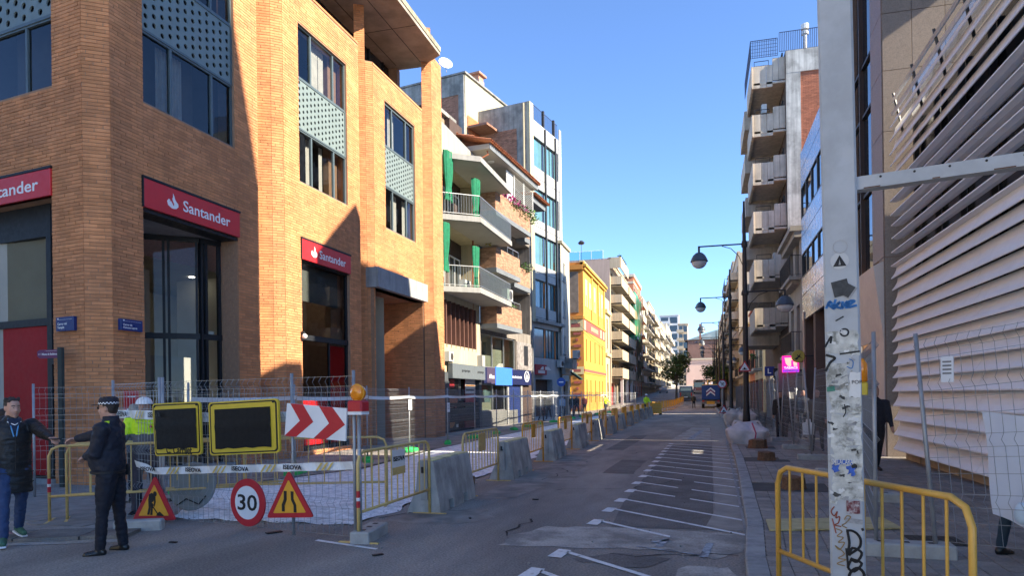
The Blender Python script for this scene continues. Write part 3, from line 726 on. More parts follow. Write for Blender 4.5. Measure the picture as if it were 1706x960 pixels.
# ================================================================ LEFT SIDE OF THE STREET
M_gl = mat('window_glass', (.02,.028,.035), .06, var=0, spec=.8)
M_glb = mat('blue_window_glass', (.10,.22,.26), .1, var=.15, vs=.8, spec=.8)
M_al = mat('aluminium', (.45,.46,.46), .4, metal=.7, var=.05)
M_wfr = mat('white_frame', (.62,.62,.6), .5, var=.04)
M_bfr = mat('bronze_frame', (.05,.045,.04), .45, var=.05)
M_shut = mat('shutter_slats', (.42,.41,.37), .7, var=.08, vs=3)
M_rail = mat('railing_iron', (.03,.03,.033), .5, var=.1)
M_cream = mat('cream_render', (.44,.385,.26), .85, var=.08, vs=.6, bump=.1, bs=40, streak=.12)
M_pstone = mat('pale_green_stone', (.33,.36,.31), .8, var=.12, vs=1.2, bump=.1, bs=30)
M_slabw = mat('balcony_slab', (.29,.285,.27), .8, var=.1, vs=1.2, streak=.15)
M_under = mat('balcony_soffit', (.38,.355,.31), .85, var=.07, vs=.8)
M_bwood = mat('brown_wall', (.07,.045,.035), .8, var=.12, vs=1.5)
M_green = mat('green_curtain', (.006,.145,.07), .85, var=.2, vs=6, bump=.4, bs=30)
M_rconc = mat('raw_concrete', (.31,.30,.275), .9, var=.18, vs=1.1, bump=.25, bs=25, streak=.22, mix=(.20,.195,.18), mixs=.8)
M_rbrk = mat('old_brick', (.34,.17,.11), .9, var=.14, vs=3, bump=.2, bs=60, island=.3)
M_terra = mat('terracotta_tile', (.42,.16,.075), .85, var=.2, vs=4, island=.18)
M_bbrick = mat('balcony_brick', (.37,.215,.135), .85, var=.12, vs=5, island=.28, bump=.2, bs=60)
M_shop = mat('shop_dark_grey', (.075,.085,.095), .6, var=.1, vs=1.5)
M_bluep = mat('navy_sign', (.012,.018,.07), .4, var=.03)
M_blue = mat('bright_blue_sign', (.05,.19,.85), .4, var=.04)
M_ac = mat('white_metal_unit', (.5,.5,.47), .6, var=.08, vs=6)
M_foli = mat('balcony_leaves', (.06,.12,.03), .8, var=.3, vs=6, island=.5)
M_pink = mat('magenta_blossom', (.36,.05,.18), .8, var=.2, vs=6, island=.5)
WC = {}
def window(b, x0, x1, z0, z1, y=.15, nx=2, nz=1, fm=None, gm=None, t=.05, name='window', sill=None, shut=0, rm=None):
    w, h = round(x1-x0,2), round(z1-z0,2); fm = fm or M_wfr; gm = gm or M_gl
    k = (w,h,nx,nz,fm.name,t)
    if k not in WC:
        m = MB(); m.box(0,w,-.03,.05,0,t).box(0,w,-.03,.05,h-t,h).box(0,t,-.03,.05,t,h-t).box(w-t,w,-.03,.05,t,h-t)
        for i in range(1,nx): m.box(w*i/nx-t/2,w*i/nx+t/2,-.025,.05,t,h-t)
        for j in range(1,nz): m.box(t,w-t,-.022,.05,h*j/nz-t/2,h*j/nz+t/2)
        WC[k] = m.mesh(name, fm)
    o = link(WC[k], name, b, loc=(x0,y,z0))
    kp = (w,h,'p',gm.name)
    if kp not in WC: WC[kp] = MB().quad((.01,.02,.01),(w-.01,.02,.01),(w-.01,.02,h-.01),(.01,.02,h-.01)).mesh('pane', gm)
    link(WC[kp], 'pane', o)
    if sill: MB().box(-.08,w+.08,-y-.07,0,-.07,-.004).build('sill', sill, o)
    if shut:
        m = MB(); n = max(2,int(h*shut/.09))
        for i in range(n): m.box(t,w-t,-.012,.015,h-t-(i+1)*.09+.012,h-t-i*.09)
        m.build('roller_shutter', rm or M_shut, o)
    return o
def railing(b, pts, h=1.0, sp=.12, m=None, name='railing', th=.012):
    r = MB(); P_ = [Vector(p) for p in pts]
    for a, c in zip(P_, P_[1:]):
        L = (c-a).length; n = max(1,int(L/sp))
        r.tube([a+Vector((0,0,h)), c+Vector((0,0,h))], .022, 5); r.tube([a+Vector((0,0,.08)), c+Vector((0,0,.08))], .015, 4)
        for i in range(n+1):
            q = a+(c-a)*i/n; r.tube([q+Vector((0,0,.08)), q+Vector((0,0,h))], th, 4, False)
    return r.build(name, m or M_rail, b)
def slabpoly(b, poly, z0, z1, m, name='balcony_slab', mu=None):
    mb = MB().prism(poly, 'z', z0, z1)
    return mb.build(name, m, b)
def leaves(n, c, d, s, m, name, parent, seed=0, flat=False):
    rnd = random.Random(seed); mb = MB()
    for k in range(n):
        while True:
            p = [rnd.uniform(-1,1) for _ in range(3)]
            if sum(q*q for q in p) < 1: break
        x, y, z = [c[i]+p[i]*d[i] for i in range(3)]
        a, e = rnd.uniform(0,6.28), rnd.uniform(-1,1); s2 = s*rnd.uniform(.6,1.3)
        u = Vector((math.cos(a),math.sin(a),e*.6)).normalized()*s2; v = Vector((-math.sin(a)*.5,math.cos(a)*.5,rnd.uniform(-1,1))).normalized()*s2*.6
        q = Vector((x,y,z)); mb.quad(tuple(q-u), tuple(q-v), tuple(q+u), tuple(q+v))
    return mb.build(name, m, parent, kind='stuff')
def brickface(b, x0, x1, z0, z1, y, m, name='brickwork', bl=.29, ch=.07, axis='x', parent=None, off=.012):
    mb = MB(); rnd = random.Random(int(z0*10+x0*7))
    n = max(1,int((z1-z0)/ch)); c2 = (z1-z0)/n
    for r in range(n):
        x = x0-(bl/2 if r%2 else 0)
        while x < x1-.01:
            a, e = max(x,x0), min(x+bl,x1)
            if e-a > .03:
                zz = (z0+r*c2+.008, z0+(r+1)*c2-.004); d = off+rnd.uniform(-.004,.004)
                if axis == 'x': mb.box(a+.006,e-.006,y-d,y,*zz,skip='k')
                else: mb.box(y-d,y,a+.006,e-.006,*zz,skip='r')
            x += bl
    return mb.build(name, m, b, kind='stuff')
def acunit(b, x, y, z, s=1., part=True):
    a = MB().box(x,x+.8*s,y-.32*s,y,z,z+.58*s).build('air_conditioner', M_ac, b)
    MB().lathe([(.0,-.01),(.22*s,-.01),(.24*s,0)], (x+.5*s,y-.325*s,z+.29*s), 14, 'y').build('fan_grille', M_bfr, a)
    MB().box(x+.05,x+.1,y-.3*s,y,z-.06,z).box(x+.6*s,x+.65*s,y-.3*s,y,z-.06,z).build('bracket', M_rail, a)
    return a
def building(name, label, X, Y, ang, cat='building', group=None):
    f = Frame((X,Y), ang); t = thing(name, label, cat, f); t['group'] = group if group else t.get('group','')
    if not group: del t['group']
    return t, f
XL = -11.9
def YL(px, X=XL): return AX(px,600,X)[1]
# ---------------------------------------------------------------- green-curtain house
b, f = building('apartment_house', 'narrow apartment house with green curtains knotted on its two chamfered balconies', XL, 30.0, 0)
A = lambda x, y: f.at(x, y)
xe = A(800,600)[0]; xs = A(735,600)[0]; zt = A(719,188)[1]
zc1 = A(731,252)[1]; zb1 = A(731,355)[1]; zb2 = A(734,476)[1]
zl = A(737,497)[1]; zl0 = A(737,572)[1]; zsh = A(735,600)[1]
TH = .26
W_ = MB().wall(.02, xe, 0, zt, [(xs,xe-.12,zb1,zc1),(xs,xe-.12,zb2,zb1-TH),(xs+.1,xe-.6,zl0,zl),(.7,xe-.3,.02,zsh-.55)], 1.0)
W_.build('wall', M_cream, b)
MB().box(.0,xs-.06,-.03,.0,zsh,zt-.05).build('stone_pilaster', M_pstone, b)
MB().box(.02,xe,.0,.3,zt,zt+.1).build('parapet_cap', M_slabw, b)
MB().box(.02,.3,.3,6,zb1,zt).build('party_wall', M_cream, b)
for z0, z1, n in ((zb1,zc1,0),(zb2,zb1-TH,1)):
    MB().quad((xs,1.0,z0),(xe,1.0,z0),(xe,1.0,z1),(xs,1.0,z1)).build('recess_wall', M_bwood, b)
    window(b, xs+1.3, xs+3.2, z0+.1, z0+2.25, .95, 2, 1, M_wfr if n == 0 else M_al, M_glb, .06, 'window', shut=.0 if n == 0 else .75)
    window(b, xs+3.8, xe-.5, z0+.1, z0+2.25, .95, 2, 1, M_wfr, M_gl, .06)
def chamf(zz, x0, th, nm, out=None):
    fo = Frame(f.w(0), 0)
    pA = f.w(A(x0,zz)[0]); g = Frame(pA, 53); k, _ = g.at(801,zz+8); pB = f.loc(g.w(k))
    poly = [(A(x0,zz)[0],0.),(pB[0],pB[1]),(xe+.9,pB[1]),(xe+.9,0)]
    z = A(x0,zz)[1]
    m = MB().prism(poly,'z',z-th,z); s = m.build('balcony_slab', M_slabw, b)
    MB().poly([(x,y*.97+0,z-th-.004) for x,y in [(poly[0][0]+.12,-.02),(poly[1][0]+.06,poly[1][1]+.08),(xe+.85,pB[1]+.08),(xe+.85,-.02)]][::-1]).build('balcony_soffit', M_under, s)
    return poly, z
pcan, zz = chamf(252,731,-.0001+.26,'c')
polys = []
for y0 in (355,476):
    poly, z = chamf(y0, 731 if y0 == 355 else 734, TH, 's')
    railing(b, [(poly[0][0],-.05,z),(poly[1][0],poly[1][1]+.05,z)], 1.0, .13, M_al)
    railing(b, [(poly[1][0],poly[1][1]+.05,z),(xe+.85,poly[1][1]+.05,z)], 1.0, .13, M_al)
    gp = MB().quad((poly[1][0]+.1,poly[1][1]+.09,z+.1),(xe+.8,poly[1][1]+.09,z+.1),(xe+.8,poly[1][1]+.09,z+.95),(poly[1][0]+.1,poly[1][1]+.09,z+.95))
    gp.build('railing_mesh', glassmat('green_mesh', (.55,.72,.62), 1.06, .3), b); polys.append((poly,z))
def curtain(x, y, z0, z1, w, tie, seed):
    rnd = random.Random(seed); mb = MB(); n = 22; hs = 14; ids = []
    for j in range(hs+1):
        t = j/hs; z = z1+(z0-z1)*t
        if t < tie: k = 1-.42*(t/tie)**2.2
        else: k = .56+.24*((t-tie)/(1-tie))**.7
        for i in range(n+1):
            u = i/n-.5; ids.append((x+u*w*k, y-.12*k*math.cos(u*math.pi)+.11*math.sin(i*1.7+seed)*k, z))
    mb._add(ids, [(j*(n+1)+i,j*(n+1)+i+1,(j+1)*(n+1)+i+1,(j+1)*(n+1)+i) for j in range(hs) for i in range(n)])
    return mb
for nn, (px, pys, w, off) in enumerate([(746,(254,334),1.0,-.3),(792,(300,365),.8,-.95),(741,(372,452),.75,-.3),(791,(412,480),.7,-.95)]):
    fo = Frame(f.w(0,off), 0); x, z1 = fo.at(px,pys[0]); _, z0 = fo.at(px,pys[1])
    t = thing('curtain', ['long green curtain tied in a knot under the upper canopy of the apartment house','green curtain hanging at the corner post of the upper balcony','green curtain tied at the near end of the lower balcony','green curtain at the corner post of the lower balcony'][nn], 'curtain', f.m @ Matrix.Translation((x,off,0)))
    curtain(0,0,z0,z1,w,.72,nn).build('cloth', M_green, t, smooth=True)
    MB().tube([(0,-.1,z1+.04),(0,.1,z1+.04)], .02, 5).build('hook', M_al, t)
def chairset(x, y, z, lab):
    t = thing('garden_chair', lab, 'chair', f.m @ Matrix.Translation((x,y,z)))
    MB().box(-.22,.22,-.22,.22,.42,.45).build('seat', M_bwood, t); MB().box(-.22,.22,.2,.23,.45,.9).build('backrest', M_bwood, t)
    for a in (-.2,.2):
        for c in (-.2,.2): MB().tube([(a,c,0),(a,c,.42)], .015, 4).build('leg', M_rail, t)
po, z = polys[0]; chairset(xs+1.9,-.35,z,'dark balcony chair behind the upper railing of the curtained balcony')
acunit(b, xs+2.0,-.25, polys[1][1])
m = MB(); n = 9
for i in range(n): x = xs+.12+(xe-.6-xs-.1)*i/(n-1); 
for i in range(n):
    x = xs+.15+(xe-.75-xs-.1)*i/(n-1); MB().box(x-.05,x+.05,.0,.35,zl0-.15,zl).build('timber_fin', mat('brown_timber', (.13,.06,.045), .7, var=.1), b)
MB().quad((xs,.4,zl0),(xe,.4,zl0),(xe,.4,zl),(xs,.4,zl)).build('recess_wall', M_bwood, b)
# shop at its foot
MB().box(.02,xe-.02,-.06,.0,.0,zsh-.62).build('shop_cladding', M_shop, b) if False else None
s = MB().wall(.02,xe-.03,0,zsh-.55,[(.55,1.35,.02,zsh-2.0),(1.9,xe-.45,.02,zsh-.75)],.9,-.08).build('shop_front', M_shop, b)
x0, z0 = A(748,612); x1, z1 = A(798,640)
g = MB().bbox(1.75,xe-.1,-.32,-.08,zsh-.85,zsh-.12,.01).build('shop_sign', mat('slate_sign', (.12,.14,.155), .5, var=.06), b)
for xx, ww in ((3.1,1.3),(5.6,1.1)):
    for k in range(6): MB().box(xx+k*ww/6,xx+k*ww/6+ww/9,-.325,-.32,zsh-.52+.03*(k%2),zsh-.40).build('lettering', M_dark, g)
MB().quad((1.9,.55,.02),(xe-.4,.55,.02),(xe-.4,.55,zsh-.7),(1.9,.55,zsh-.7)).build('shop_back', mat('bakery_back', (.10,.045,.03), .8, var=.3, vs=1.2), b)
zmid = zsh-2.0
MB().box(1.9,xe-.45,.0,.06,zmid-.25,zmid-.05).box(1.9,xe-.45,-.02,.1,zmid-1.0,zmid-.3).build('transom', M_dark, b)
gd = MB()
gd.box(2.0,3.6,.3,.34,zmid,zsh-.8).build('shop_display', mat('ochre_display', (.28,.17,.085), .7, var=.35, vs=2.5), b)
MB().box(4.9,5.9,.3,.34,zmid,zsh-.8).build('shop_display', mat('dim_display', (.12,.08,.06), .7, var=.4, vs=3), b)
for k in range(4): MB().box(3.8+k*.2,3.88+k*.2,.25,.3,zmid+.05,zsh-.85).build('bottle_row', M_al, b)
p = MB().box(2.0,3.7,.1,.16,.1,2.75).build('food_poster', mat('poster_black', (.02,.017,.017), .4, var=.1), b)
def patch(pa, x0, x1, z0, z1, m, y, nm='print'): return MB().box(x0,x1,y-.004,y,z0,z1).build(nm, m, pa)
mfood = mat('print_food', (.42,.20,.07), .5, var=.4, vs=7); mredp = mat('print_red', (.40,.04,.05), .5, var=.2, vs=5)
MB().prism([(2.1+.6+.55*math.cos(a*.5236)*(1 if a<7 else .9), .55+.34*math.sin(a*.5236)+.1*math.cos(a*.52)) for a in range(12)], 'y', .09, .096).build('print', mfood, p)
MB().prism([(2.8+.75*math.cos(a*.5236), 1.55+.2*math.sin(a*.5236)) for a in range(12)], 'y', .09, .096).build('print', mat('print_pizza', (.40,.13,.06), .5, var=.4, vs=9), p)
patch(p,2.1,2.9,1.12,1.22,M_white,.098); patch(p,2.1,2.6,1.26,1.33,M_white,.098); patch(p,3.1,3.4,1.15,1.3,mat('print_pink', (.6,.25,.28), .5, var=.1),.098); patch(p,2.4,3.1,2.2,2.6,mredp,.098)
patch(p,3.3,3.6,.2,.35,M_wfr,.098)
q = MB().box(4.7,xe-.6,.1,.16,.1,2.75).build('price_poster', mat('poster_red', (.16,.02,.025), .5, var=.2, vs=3), b)
patch(q,4.75,xe-.65,1.9,2.7,M_wfr,.098); patch(q,4.75,xe-.65,.85,1.25,M_wfr,.098); patch(q,4.8,xe-.7,1.3,1.85,mredp,.096); patch(q,4.85,xe-.75,2.05,2.12,M_dark,.093); patch(q,4.85,xe-.75,2.3,2.36,mat('print_orange', (.6,.25,.05), .5, var=.1),.093); patch(q,4.9,xe-.8,.95,1.12,mredp,.093)
acunit(b, xs+.25,-.05,zsh-.05,.8)
MB().box(.15,.75,-.25,-.0,zsh+.0,zsh+1.15).build('meter_box', mat('grey_box', (.33,.33,.32), .6, var=.1), b)
MB().box(xe-.55,xe-.05,-.3,0,zsh-.1,zsh+.5).build('meter_box', MATS['grey_box'], b)
MB().tube([(.4,-.05,zsh),(.45,-.08,zsh-.6),(.8,-.08,zsh-.7),(.5,-.1,zsh-1.1)], .03, 5).build('cable', M_rail, b)
MB().tube([(.25,-.1,0),(.25,-.1,zsh-1.2)], .06, 6).build('drainpipe', M_al, b)
# ---------------------------------------------------------------- brick-balcony house
Y0 = 30.0+xe
b, f = building('brick_balcony_house', 'apartment house with stepped brick balconies, pink flowers and terracotta eaves', XL-.1, Y0+.02, 5)
A = lambda x, y: f.at(x, y)
FB = Frame(f.w(0,-1.0), 5)                           # plane of the balcony fronts
xe = A(888,600)[0]; ztop = FB.at(826,262)[1]
flo = [FB.at(826,y)[1] for y in (352,447,540)]
cols = [FB.at(827,y)[1] for y in (318,412,505)]
zf = [flo[2]-.05, flo[1]-.05, flo[0]-.05]
mw = MB().wall(0, xe, 0, ztop+.1, [(.2,xe-.5,flo[2]+.1,flo[1]-.25),(.2,xe-.5,flo[1]+.1,flo[0]-.25),(.2,xe-.5,flo[0]+.1,ztop-.1),(.4,xe-3.4,.9,flo[2]-.4)], 1.2)
mw.build('wall', mat('grey_brown_render', (.24,.21,.18), .9, var=.16, vs=1, streak=.3), b)
for i, z in enumerate([flo[2],flo[1],flo[0]]):
    zt2 = [flo[1]-.25,flo[0]-.25,ztop-.1][i]
    MB().quad((.2,1.2,z),(xe-.5,1.2,z),(xe-.5,1.2,zt2),(.2,1.2,zt2)).build('recess_wall', mat('pale_recess', (.30,.28,.25), .9, var=.1), b)
    window(b, 1.2, 3.6, z+.15, z+2.35, 1.14, 2, 1, M_wfr if i == 2 else M_al, M_glb if i == 2 else M_gl, .06, shut=.4 if i == 0 else 0)
    window(b, 5.6, 8.6, z+.15, z+2.35, 1.14, 3, 1, M_al, M_gl, .06)
    x1 = FB.at(826,400)[0]; x2 = FB.at((868,866,884)[i],430)[0]; x3 = FB.at(891,430)[0]; d = 1.0
    zb, zc2 = flo[2-i] if False else [flo[2],flo[1],flo[0]][i], [cols[2],cols[1],cols[0]][i]
    s = MB().box(x1-.03,x2,-d-.03,.0,zb-.20,zb+.06).build('balcony_slab', mat('blue_grey_slab', (.16,.175,.19), .8, var=.1, vs=2), b)
    MB().quad((x1+.02,-d+.03,zb-.205),(x1+.02,-.02,zb-.205),(x2-.05,-.02,zb-.205),(x2-.05,-d+.03,zb-.205)).build('balcony_soffit', M_under, s)
    c = MB().box(x1,x2-.05,-d,-d+.14,zb+.06,zc2).box(x1,x1+.14,-d+.14,0,zb+.06,zc2).build('balcony_parapet', M_rbrk, b)
    brickface(b, x1, x2-.05, zb+.07, zc2-.01, -d, M_bbrick, 'brickwork', parent=c)
    brickface(b, -d, 0, zb+.07, zc2-.01, x1, M_bbrick, 'brickwork', axis='y')
    if i < 2 or True:
        if i > 0:
            s2 = MB().box(x2,x3+.2,-d*.62,.0,zb-.42,zb-.14).build('balcony_slab', MATS['blue_grey_slab'], b)
            MB().box(x2-.02,x3+.15,-d*.6,-d*.6+.14,zb-.14,zc2-.25).build('balcony_parapet', M_rbrk, b)
            brickface(b, x2-.02, x3+.15, zb-.13, zc2-.27, -d*.6, M_bbrick)
        if i < 2: railing(b, [(x1+2.0,-d+.07,zc2-.55),(x2-.1,-d+.07,zc2-.55)], .95, .9, M_al, th=.02)
x1 = FB.at(826,400)[0]
leaves(260, (x1+3.0,-1.05,cols[0]+.12), (2.6,.28,.26), .08, M_pink, 'blossom', b, 1)
leaves(240, (x1+4.3,-1.08,cols[0]-.1), (2.0,.25,.5), .08, M_foli, 'foliage', b, 2)
leaves(150, (x1+6.4,-1.0,cols[0]+.0), (.9,.35,.45), .09, M_foli, 'foliage', b, 3)
leaves(60, (x1-.6,-.85,cols[1]+.35), (.25,.25,.5), .08, mat('yellow_leaves', (.22,.19,.02), .8, var=.3, vs=5, island=.4), 'foliage', b, 4)
leaves(110, (FB.at(884,430)[0],-.75,cols[1]-.1), (.9,.3,.3), .08, M_foli, 'foliage', b, 5)
leaves(90, (x1+1.6,-.95,cols[2]+.1), (1.6,.25,.15), .07, M_foli, 'foliage', b, 6)
acunit(b, 3.2,-.2,flo[1]-1.35,1.15)
# louvred screen on the top balcony, eaves
xa, xb = FB.at(857,320)[0], FB.at(888,320)[0]
sc = MB().box(xa,xa+.05,-1.0,-.95,cols[0],ztop-.1).box(xb-.05,xb,-1.0,-.95,cols[0],ztop-.1).box((xa+xb)/2-.04,(xa+xb)/2+.04,-1.0,-.95,cols[0],ztop-.1).build('louvred_screen', M_wfr, b)
n = int((ztop-.1-cols[0])/.115)
for i in range(n): MB().prism([(-1.01,cols[0]+i*.115),(-.95,cols[0]+i*.115+.06),(-.945,cols[0]+i*.115+.05),(-1.005,cols[0]+i*.115-.01)], 'x', xa+.05, xb-.05).build('slat', M_wfr, sc)
MB().box(xa-1.0,xa,-.9,-.85,cols[0],ztop-.1).build('screen_panel', M_wfr, b)
xv = FB.at(816,240)[0]-.6
e = MB().box(xv,xb+.3,-1.2,.3,ztop,ztop+.26).build('eaves_slab', M_under, b)
MB().box(xv,xb+.3,-1.24,-1.2,ztop-.02,ztop+.3).build('eaves_fascia', MATS['blue_grey_slab'], e)
MB().lathe([(.16,-.06),(.2,-.03),(.2,0)], (xv+2.0,-.5,ztop), 12).build('ceiling_lamp', M_wfr, e)
xw = FB.at(914,300)[0]
MB().box(xb+.3,xw-.2,-.8,.3,ztop-.62,ztop-.25).build('eaves_slab', MATS['blue_grey_slab'], b)
def tiles(x0, x1, y0, y1, z0, z1, seed):
    n = int((x1-x0)/.24); rnd = random.Random(seed); r = MB()
    r.quad((x0,y0,z0),(x1,y0,z0),(x1,y1,z1),(x0,y1,z1)); o = r.build('roof', M_terra, b)
    rows = 4
    m = MB()
    for i in range(n):
        x = x0+.24*i+.12
        for k in range(rows):
            a = [y0+(y1-y0)*k/rows-.06, z0+(z1-z0)*k/rows+.03]; c = [y0+(y1-y0)*(k+1)/rows, z0+(z1-z0)*(k+1)/rows+.0]
            m.tube([(x,a[0],a[1]+rnd.uniform(0,.015)),(x,c[0],c[1])], [.10,.085], 6, False)
    m.build('roof_tiles', M_terra, o, kind='stuff')
tiles(xv-.3, xb+.5, -1.35, 2.6, ztop+.3, ztop+1.5, 1)
tiles(xb+.3, xw, -1.0, 1.2, ztop-.22, ztop+.35, 2)
MB().box(xv-1.1,xv+.5,.6,3.0,ztop+.3,ztop+1.5).build('roof_box', M_bwood, b)
MB().box(xv-2.8,xv-.3,.9,4,ztop-1.2,ztop+1.55).build('attic_wall', mat('tan_attic', (.27,.18,.12), .9, var=.1), b)
MB().box(xv-3.0,xv,.7,4.2,ztop+1.55,ztop+1.75).build('attic_roof', M_rconc, b)
MB().tube([(xv+.3,-.9,ztop+.2),(xv+.35,-1.0,ztop-.2),(xv-.1,-.3,ztop-.7),(xv-.1,-.15,flo[2])], .05, 6).build('gutter_pipe', mat('copper_pipe', (.28,.10,.05), .6, var=.1), b)
# ground floor: insurance office
x0s, z1s = A(803,612); z0s = A(803,640)[1]; xl = A(880,625)[0]
MB().quad((.3,1.0,0.3),(xe-3,1.0,.3),(xe-3,1.0,flo[2]-.4),(.3,1.0,flo[2]-.4)).build('office_back', mat('office_green_grey', (.20,.22,.17), .8, var=.1, vs=.6), b)
o = window(b, .4, xe-3.4, z1s+.02, flo[2]-.42, .12, 3, 1, M_al, G_shop, .05, 'shop_window')
o = window(b, .4, xe-3.4, .9, z0s-.02, .12, 3, 1, M_al, G_shop, .05, 'shop_window')
MB().box(.6,2.4,.3,.34,1.4,2.6).build('display_board', mat('teal_board', (.10,.17,.17), .6, var=.4, vs=3), b)
MB().prism([(2.2,2.95),(4.6,3.15),(4.6,3.75),(3.9,3.75)], 'y', .3, .32).build('display_board', M_wfr, b)
MB().box(.3,xe-3.3,-.04,0,.0,.88).build('shop_plinth', mat('grey_plinth', (.16,.16,.15), .7, var=.1), b)
sg = MB().bbox(.25,xl,-.22,.0,z0s,z1s,.01).build('shop_sign', M_bluep, b)
xq = [A(x,625)[0] for x in (805,819,847,865)]
MB().box(xq[0],xq[1],-.228,-.22,z0s+.02,z1s-.02).build('sign_panel', mat('purple_grey_panel', (.06,.045,.085), .5, var=.05), sg)
MB().box(xq[1],xq[2],-.25,-.22,z0s-.05,z1s+.06).build('sign_panel', M_blue, sg)
lettering('Allianz', .34, M_white, sg, (xq[0]+xq[1])/2+.1, (z0s+z1s)/2-.05, -.232, .015, (xq[1]-xq[0])*.62)
lt = MB()
for i in range(11): u = xq[2]+(xq[3]-xq[2])*(.08+.078*i); lt.box(u,u+(xq[3]-xq[2])*.055,-.224,-.2205,(z0s+z1s)/2-.06,(z0s+z1s)/2+.05+.03*(i%3==0))
lt.build('lettering', M_white, sg)
cx, cz = A(872.5,628); r = .36
mr = MB()
for k in range(24):
    a0, a1 = k*math.pi/12, (k+1)*math.pi/12
    mr.quad(*[(cx+q*math.cos(t)*1.35, -.224, cz+q*math.sin(t)) for q,t in ((r*.82,a0),(r*.82,a1),(r,a1),(r,a0))])
for dx, h in ((-.16,.26),(0,.40),(.16,.26)): mr.box(cx+dx-.045,cx+dx+.045,-.226,-.222,cz-.2,cz-.2+h)
mr.build('emblem', M_white, sg)
dx0, dx1 = A(846,690)[0], A(866,690)[0]
MB().box(dx0,dx1,-.03,.0,0,z0s-.05).build('door', mat('blue_door', (.015,.03,.12), .5, var=.15, vs=2), b)
MB().box(dx1,dx1+.3,-.1,0,0,z0s).build('door_post', M_slabw, b); MB().box(dx0-.25,dx0,-.1,0,0,z0s).build('door_post', M_slabw, b)
MB().box(dx1+.3,xe-.3,-.02,0,0,z0s).build('shutter', M_bwood, b)
MB().box(xe-.3,xe,-.1,.0,0,zf[0]).build('pilaster', M_slabw, b)
MB().box(xe-3.3,xe-.3,-.05,0,z1s+.05,flo[2]-.5).build('stone_panel', mat('mottled_stone', (.22,.20,.19), .9, var=.35, vs=3.5), b)
MB().box(xe-2.0,xe-1.2,-.06,.0,flo[2]-2.0,flo[2]-.7).build('window_slot', M_dark, b)
# ---------------------------------------------------------------- concrete panel block
Y1 = Y0+xe+.06
b, f = building('panel_office_block', 'tall pale panel block with dark fins, window bands and roof railing', -13.3, AX(883,600,-13.3)[1], 11)
A = lambda x, y: f.at(x, y)
xe4 = A(935,400)[0]; zt4 = A(933,236)[1]
M_pan = mat('pale_panel', (.38,.39,.38), .75, var=.06, vs=1, streak=.1)
rows = [(A(912,y0)[1], A(912,y1)[1]) for y0, y1 in ((291,243),(375,324),(447,397),(516,471),(598,549))]
holes = [(.9,xe4-.5,a,c) for a,c in rows]
MB().wall(0,xe4,3.6,zt4,holes,.35).build('wall', M_pan, b)
fins = [A(x,400)[0] for x in (909,926)]
for a, c in rows:
    xx = [.9]+fins+[xe4-.5]
    for i, (p, q) in enumerate(zip(xx, xx[1:])):
        window(b, p+.12, q-.12, a, c, .2, 3 if i == 1 else 1, 1, M_bfr, M_glb, .07)
for x in fins+[.35]: MB().box(x-.09,x+.09,-.14,.0,rows[3][0]-1.3,zt4-.15).build('fin', M_bfr if x != .35 else M_cream, b)
MB().box(-.02,.7,-.25,.0,rows[3][0]-1.3,zt4+1.0).build('pilaster', M_cream, b)
MB().box(xe4-.4,xe4,-.1,.0,rows[4][0],zt4+.9).build('pilaster', M_wfr, b)
MB().box(.7,xe4-.4,-.45,.0,rows[3][0]-1.3,rows[3][0]-1.05).build('box_soffit', M_rconc, b)
j = MB()
for a, c in zip(rows, rows[1:]): j.box(.9,xe4-.4,-.012,.004,(a[0]+c[1])/2-.02,(a[0]+c[1])/2+.02)
j.build('panel_joint', M_bfr, b)
railing(b, [(.7,.1,zt4),(xe4-.4,.1,zt4)], 1.3, .16, M_rail)
for x in fins: MB().box(x-.1,x+.1,.0,.2,zt4,zt4+1.45).build('rail_post', M_rail, b)
# near flank above the neighbour's roof
fl = Frame(f.w(0,0), 271)
flk = MB().box(-.0,.3,.0,9,8,zt4+1.0).build('flank_wall', M_rconc, b)
brickface(b, .9, 6.5, zt4-9, zt4-1.0, -.02, M_rbrk, axis='y')
MB().tube([(-.08,.25,zt4+.9),(-.08,.25,6)], .07, 6).build('drainpipe', M_cream, b)
# stair tower set back on the roof
FT = Frame(f.w(0,4.4), 11); z0, z1 = zt4-4, FT.at(775,123)[1]; xa, xb = FT.at(775,160)[0], FT.at(846,190)[0]
tw = MB().box(xa,xb,4.4,10,z1-3.4,z1).build('stair_tower', M_cream, b)
MB().box(xa-.02,xb,4.42,10,zt4-6,z1-3.4).build('stair_tower', M_cream, b)
MB().box(xa-.16,xa-.02,4.45,10.5,z1-1.6,z1-.05).build('tower_flank', M_rconc, b)
MB().box(xa-.1,xa-.02,4.7,10.5,zt4-6,z1-1.6).build('tower_flank', M_rbrk, b)
brickface(b, 5.3, 10.3, zt4-6, z1-1.65, xa-.1, M_rbrk, axis='y')
for y in (4.42,6.6): MB().box(xa-.2,xa-.06,y,y+.5,zt4-6,z1-1.6).build('concrete_post', M_rconc, b)
MB().box(xa-.2,xb+.1,4.25,10.6,z1,z1+.14).build('tower_coping', M_rconc, b)
MB().box(xa+.3,xa+2.5,4.35,4.4,z1-4.6,z1-3.2).build('awning', mat('orange_awning', (.5,.16,.06), .7, var=.1), b)
MB().box(xa+.2,xa+5.5,2.6,4.3,zt4-1,z1-4.1).build('brick_shed', M_rbrk, b)
brickface(b, xa+.2, xa+5.5, zt4-1, z1-4.1, 2.6, M_rbrk)
cx, cz = FT.at(806,150); c = MB().box(cx-.45,cx+.45,4.6,5.4,z1-2,z1+.75).build('chimney', mat('pink_brick', (.42,.26,.2), .9, var=.1), b)
MB().box(cx-.65,cx+.65,4.45,5.55,z1+1.15,z1+1.3).box(cx-.4,cx+.4,4.65,5.35,z1+.75,z1+1.15).build('chimney_cap', M_rbrk, c)
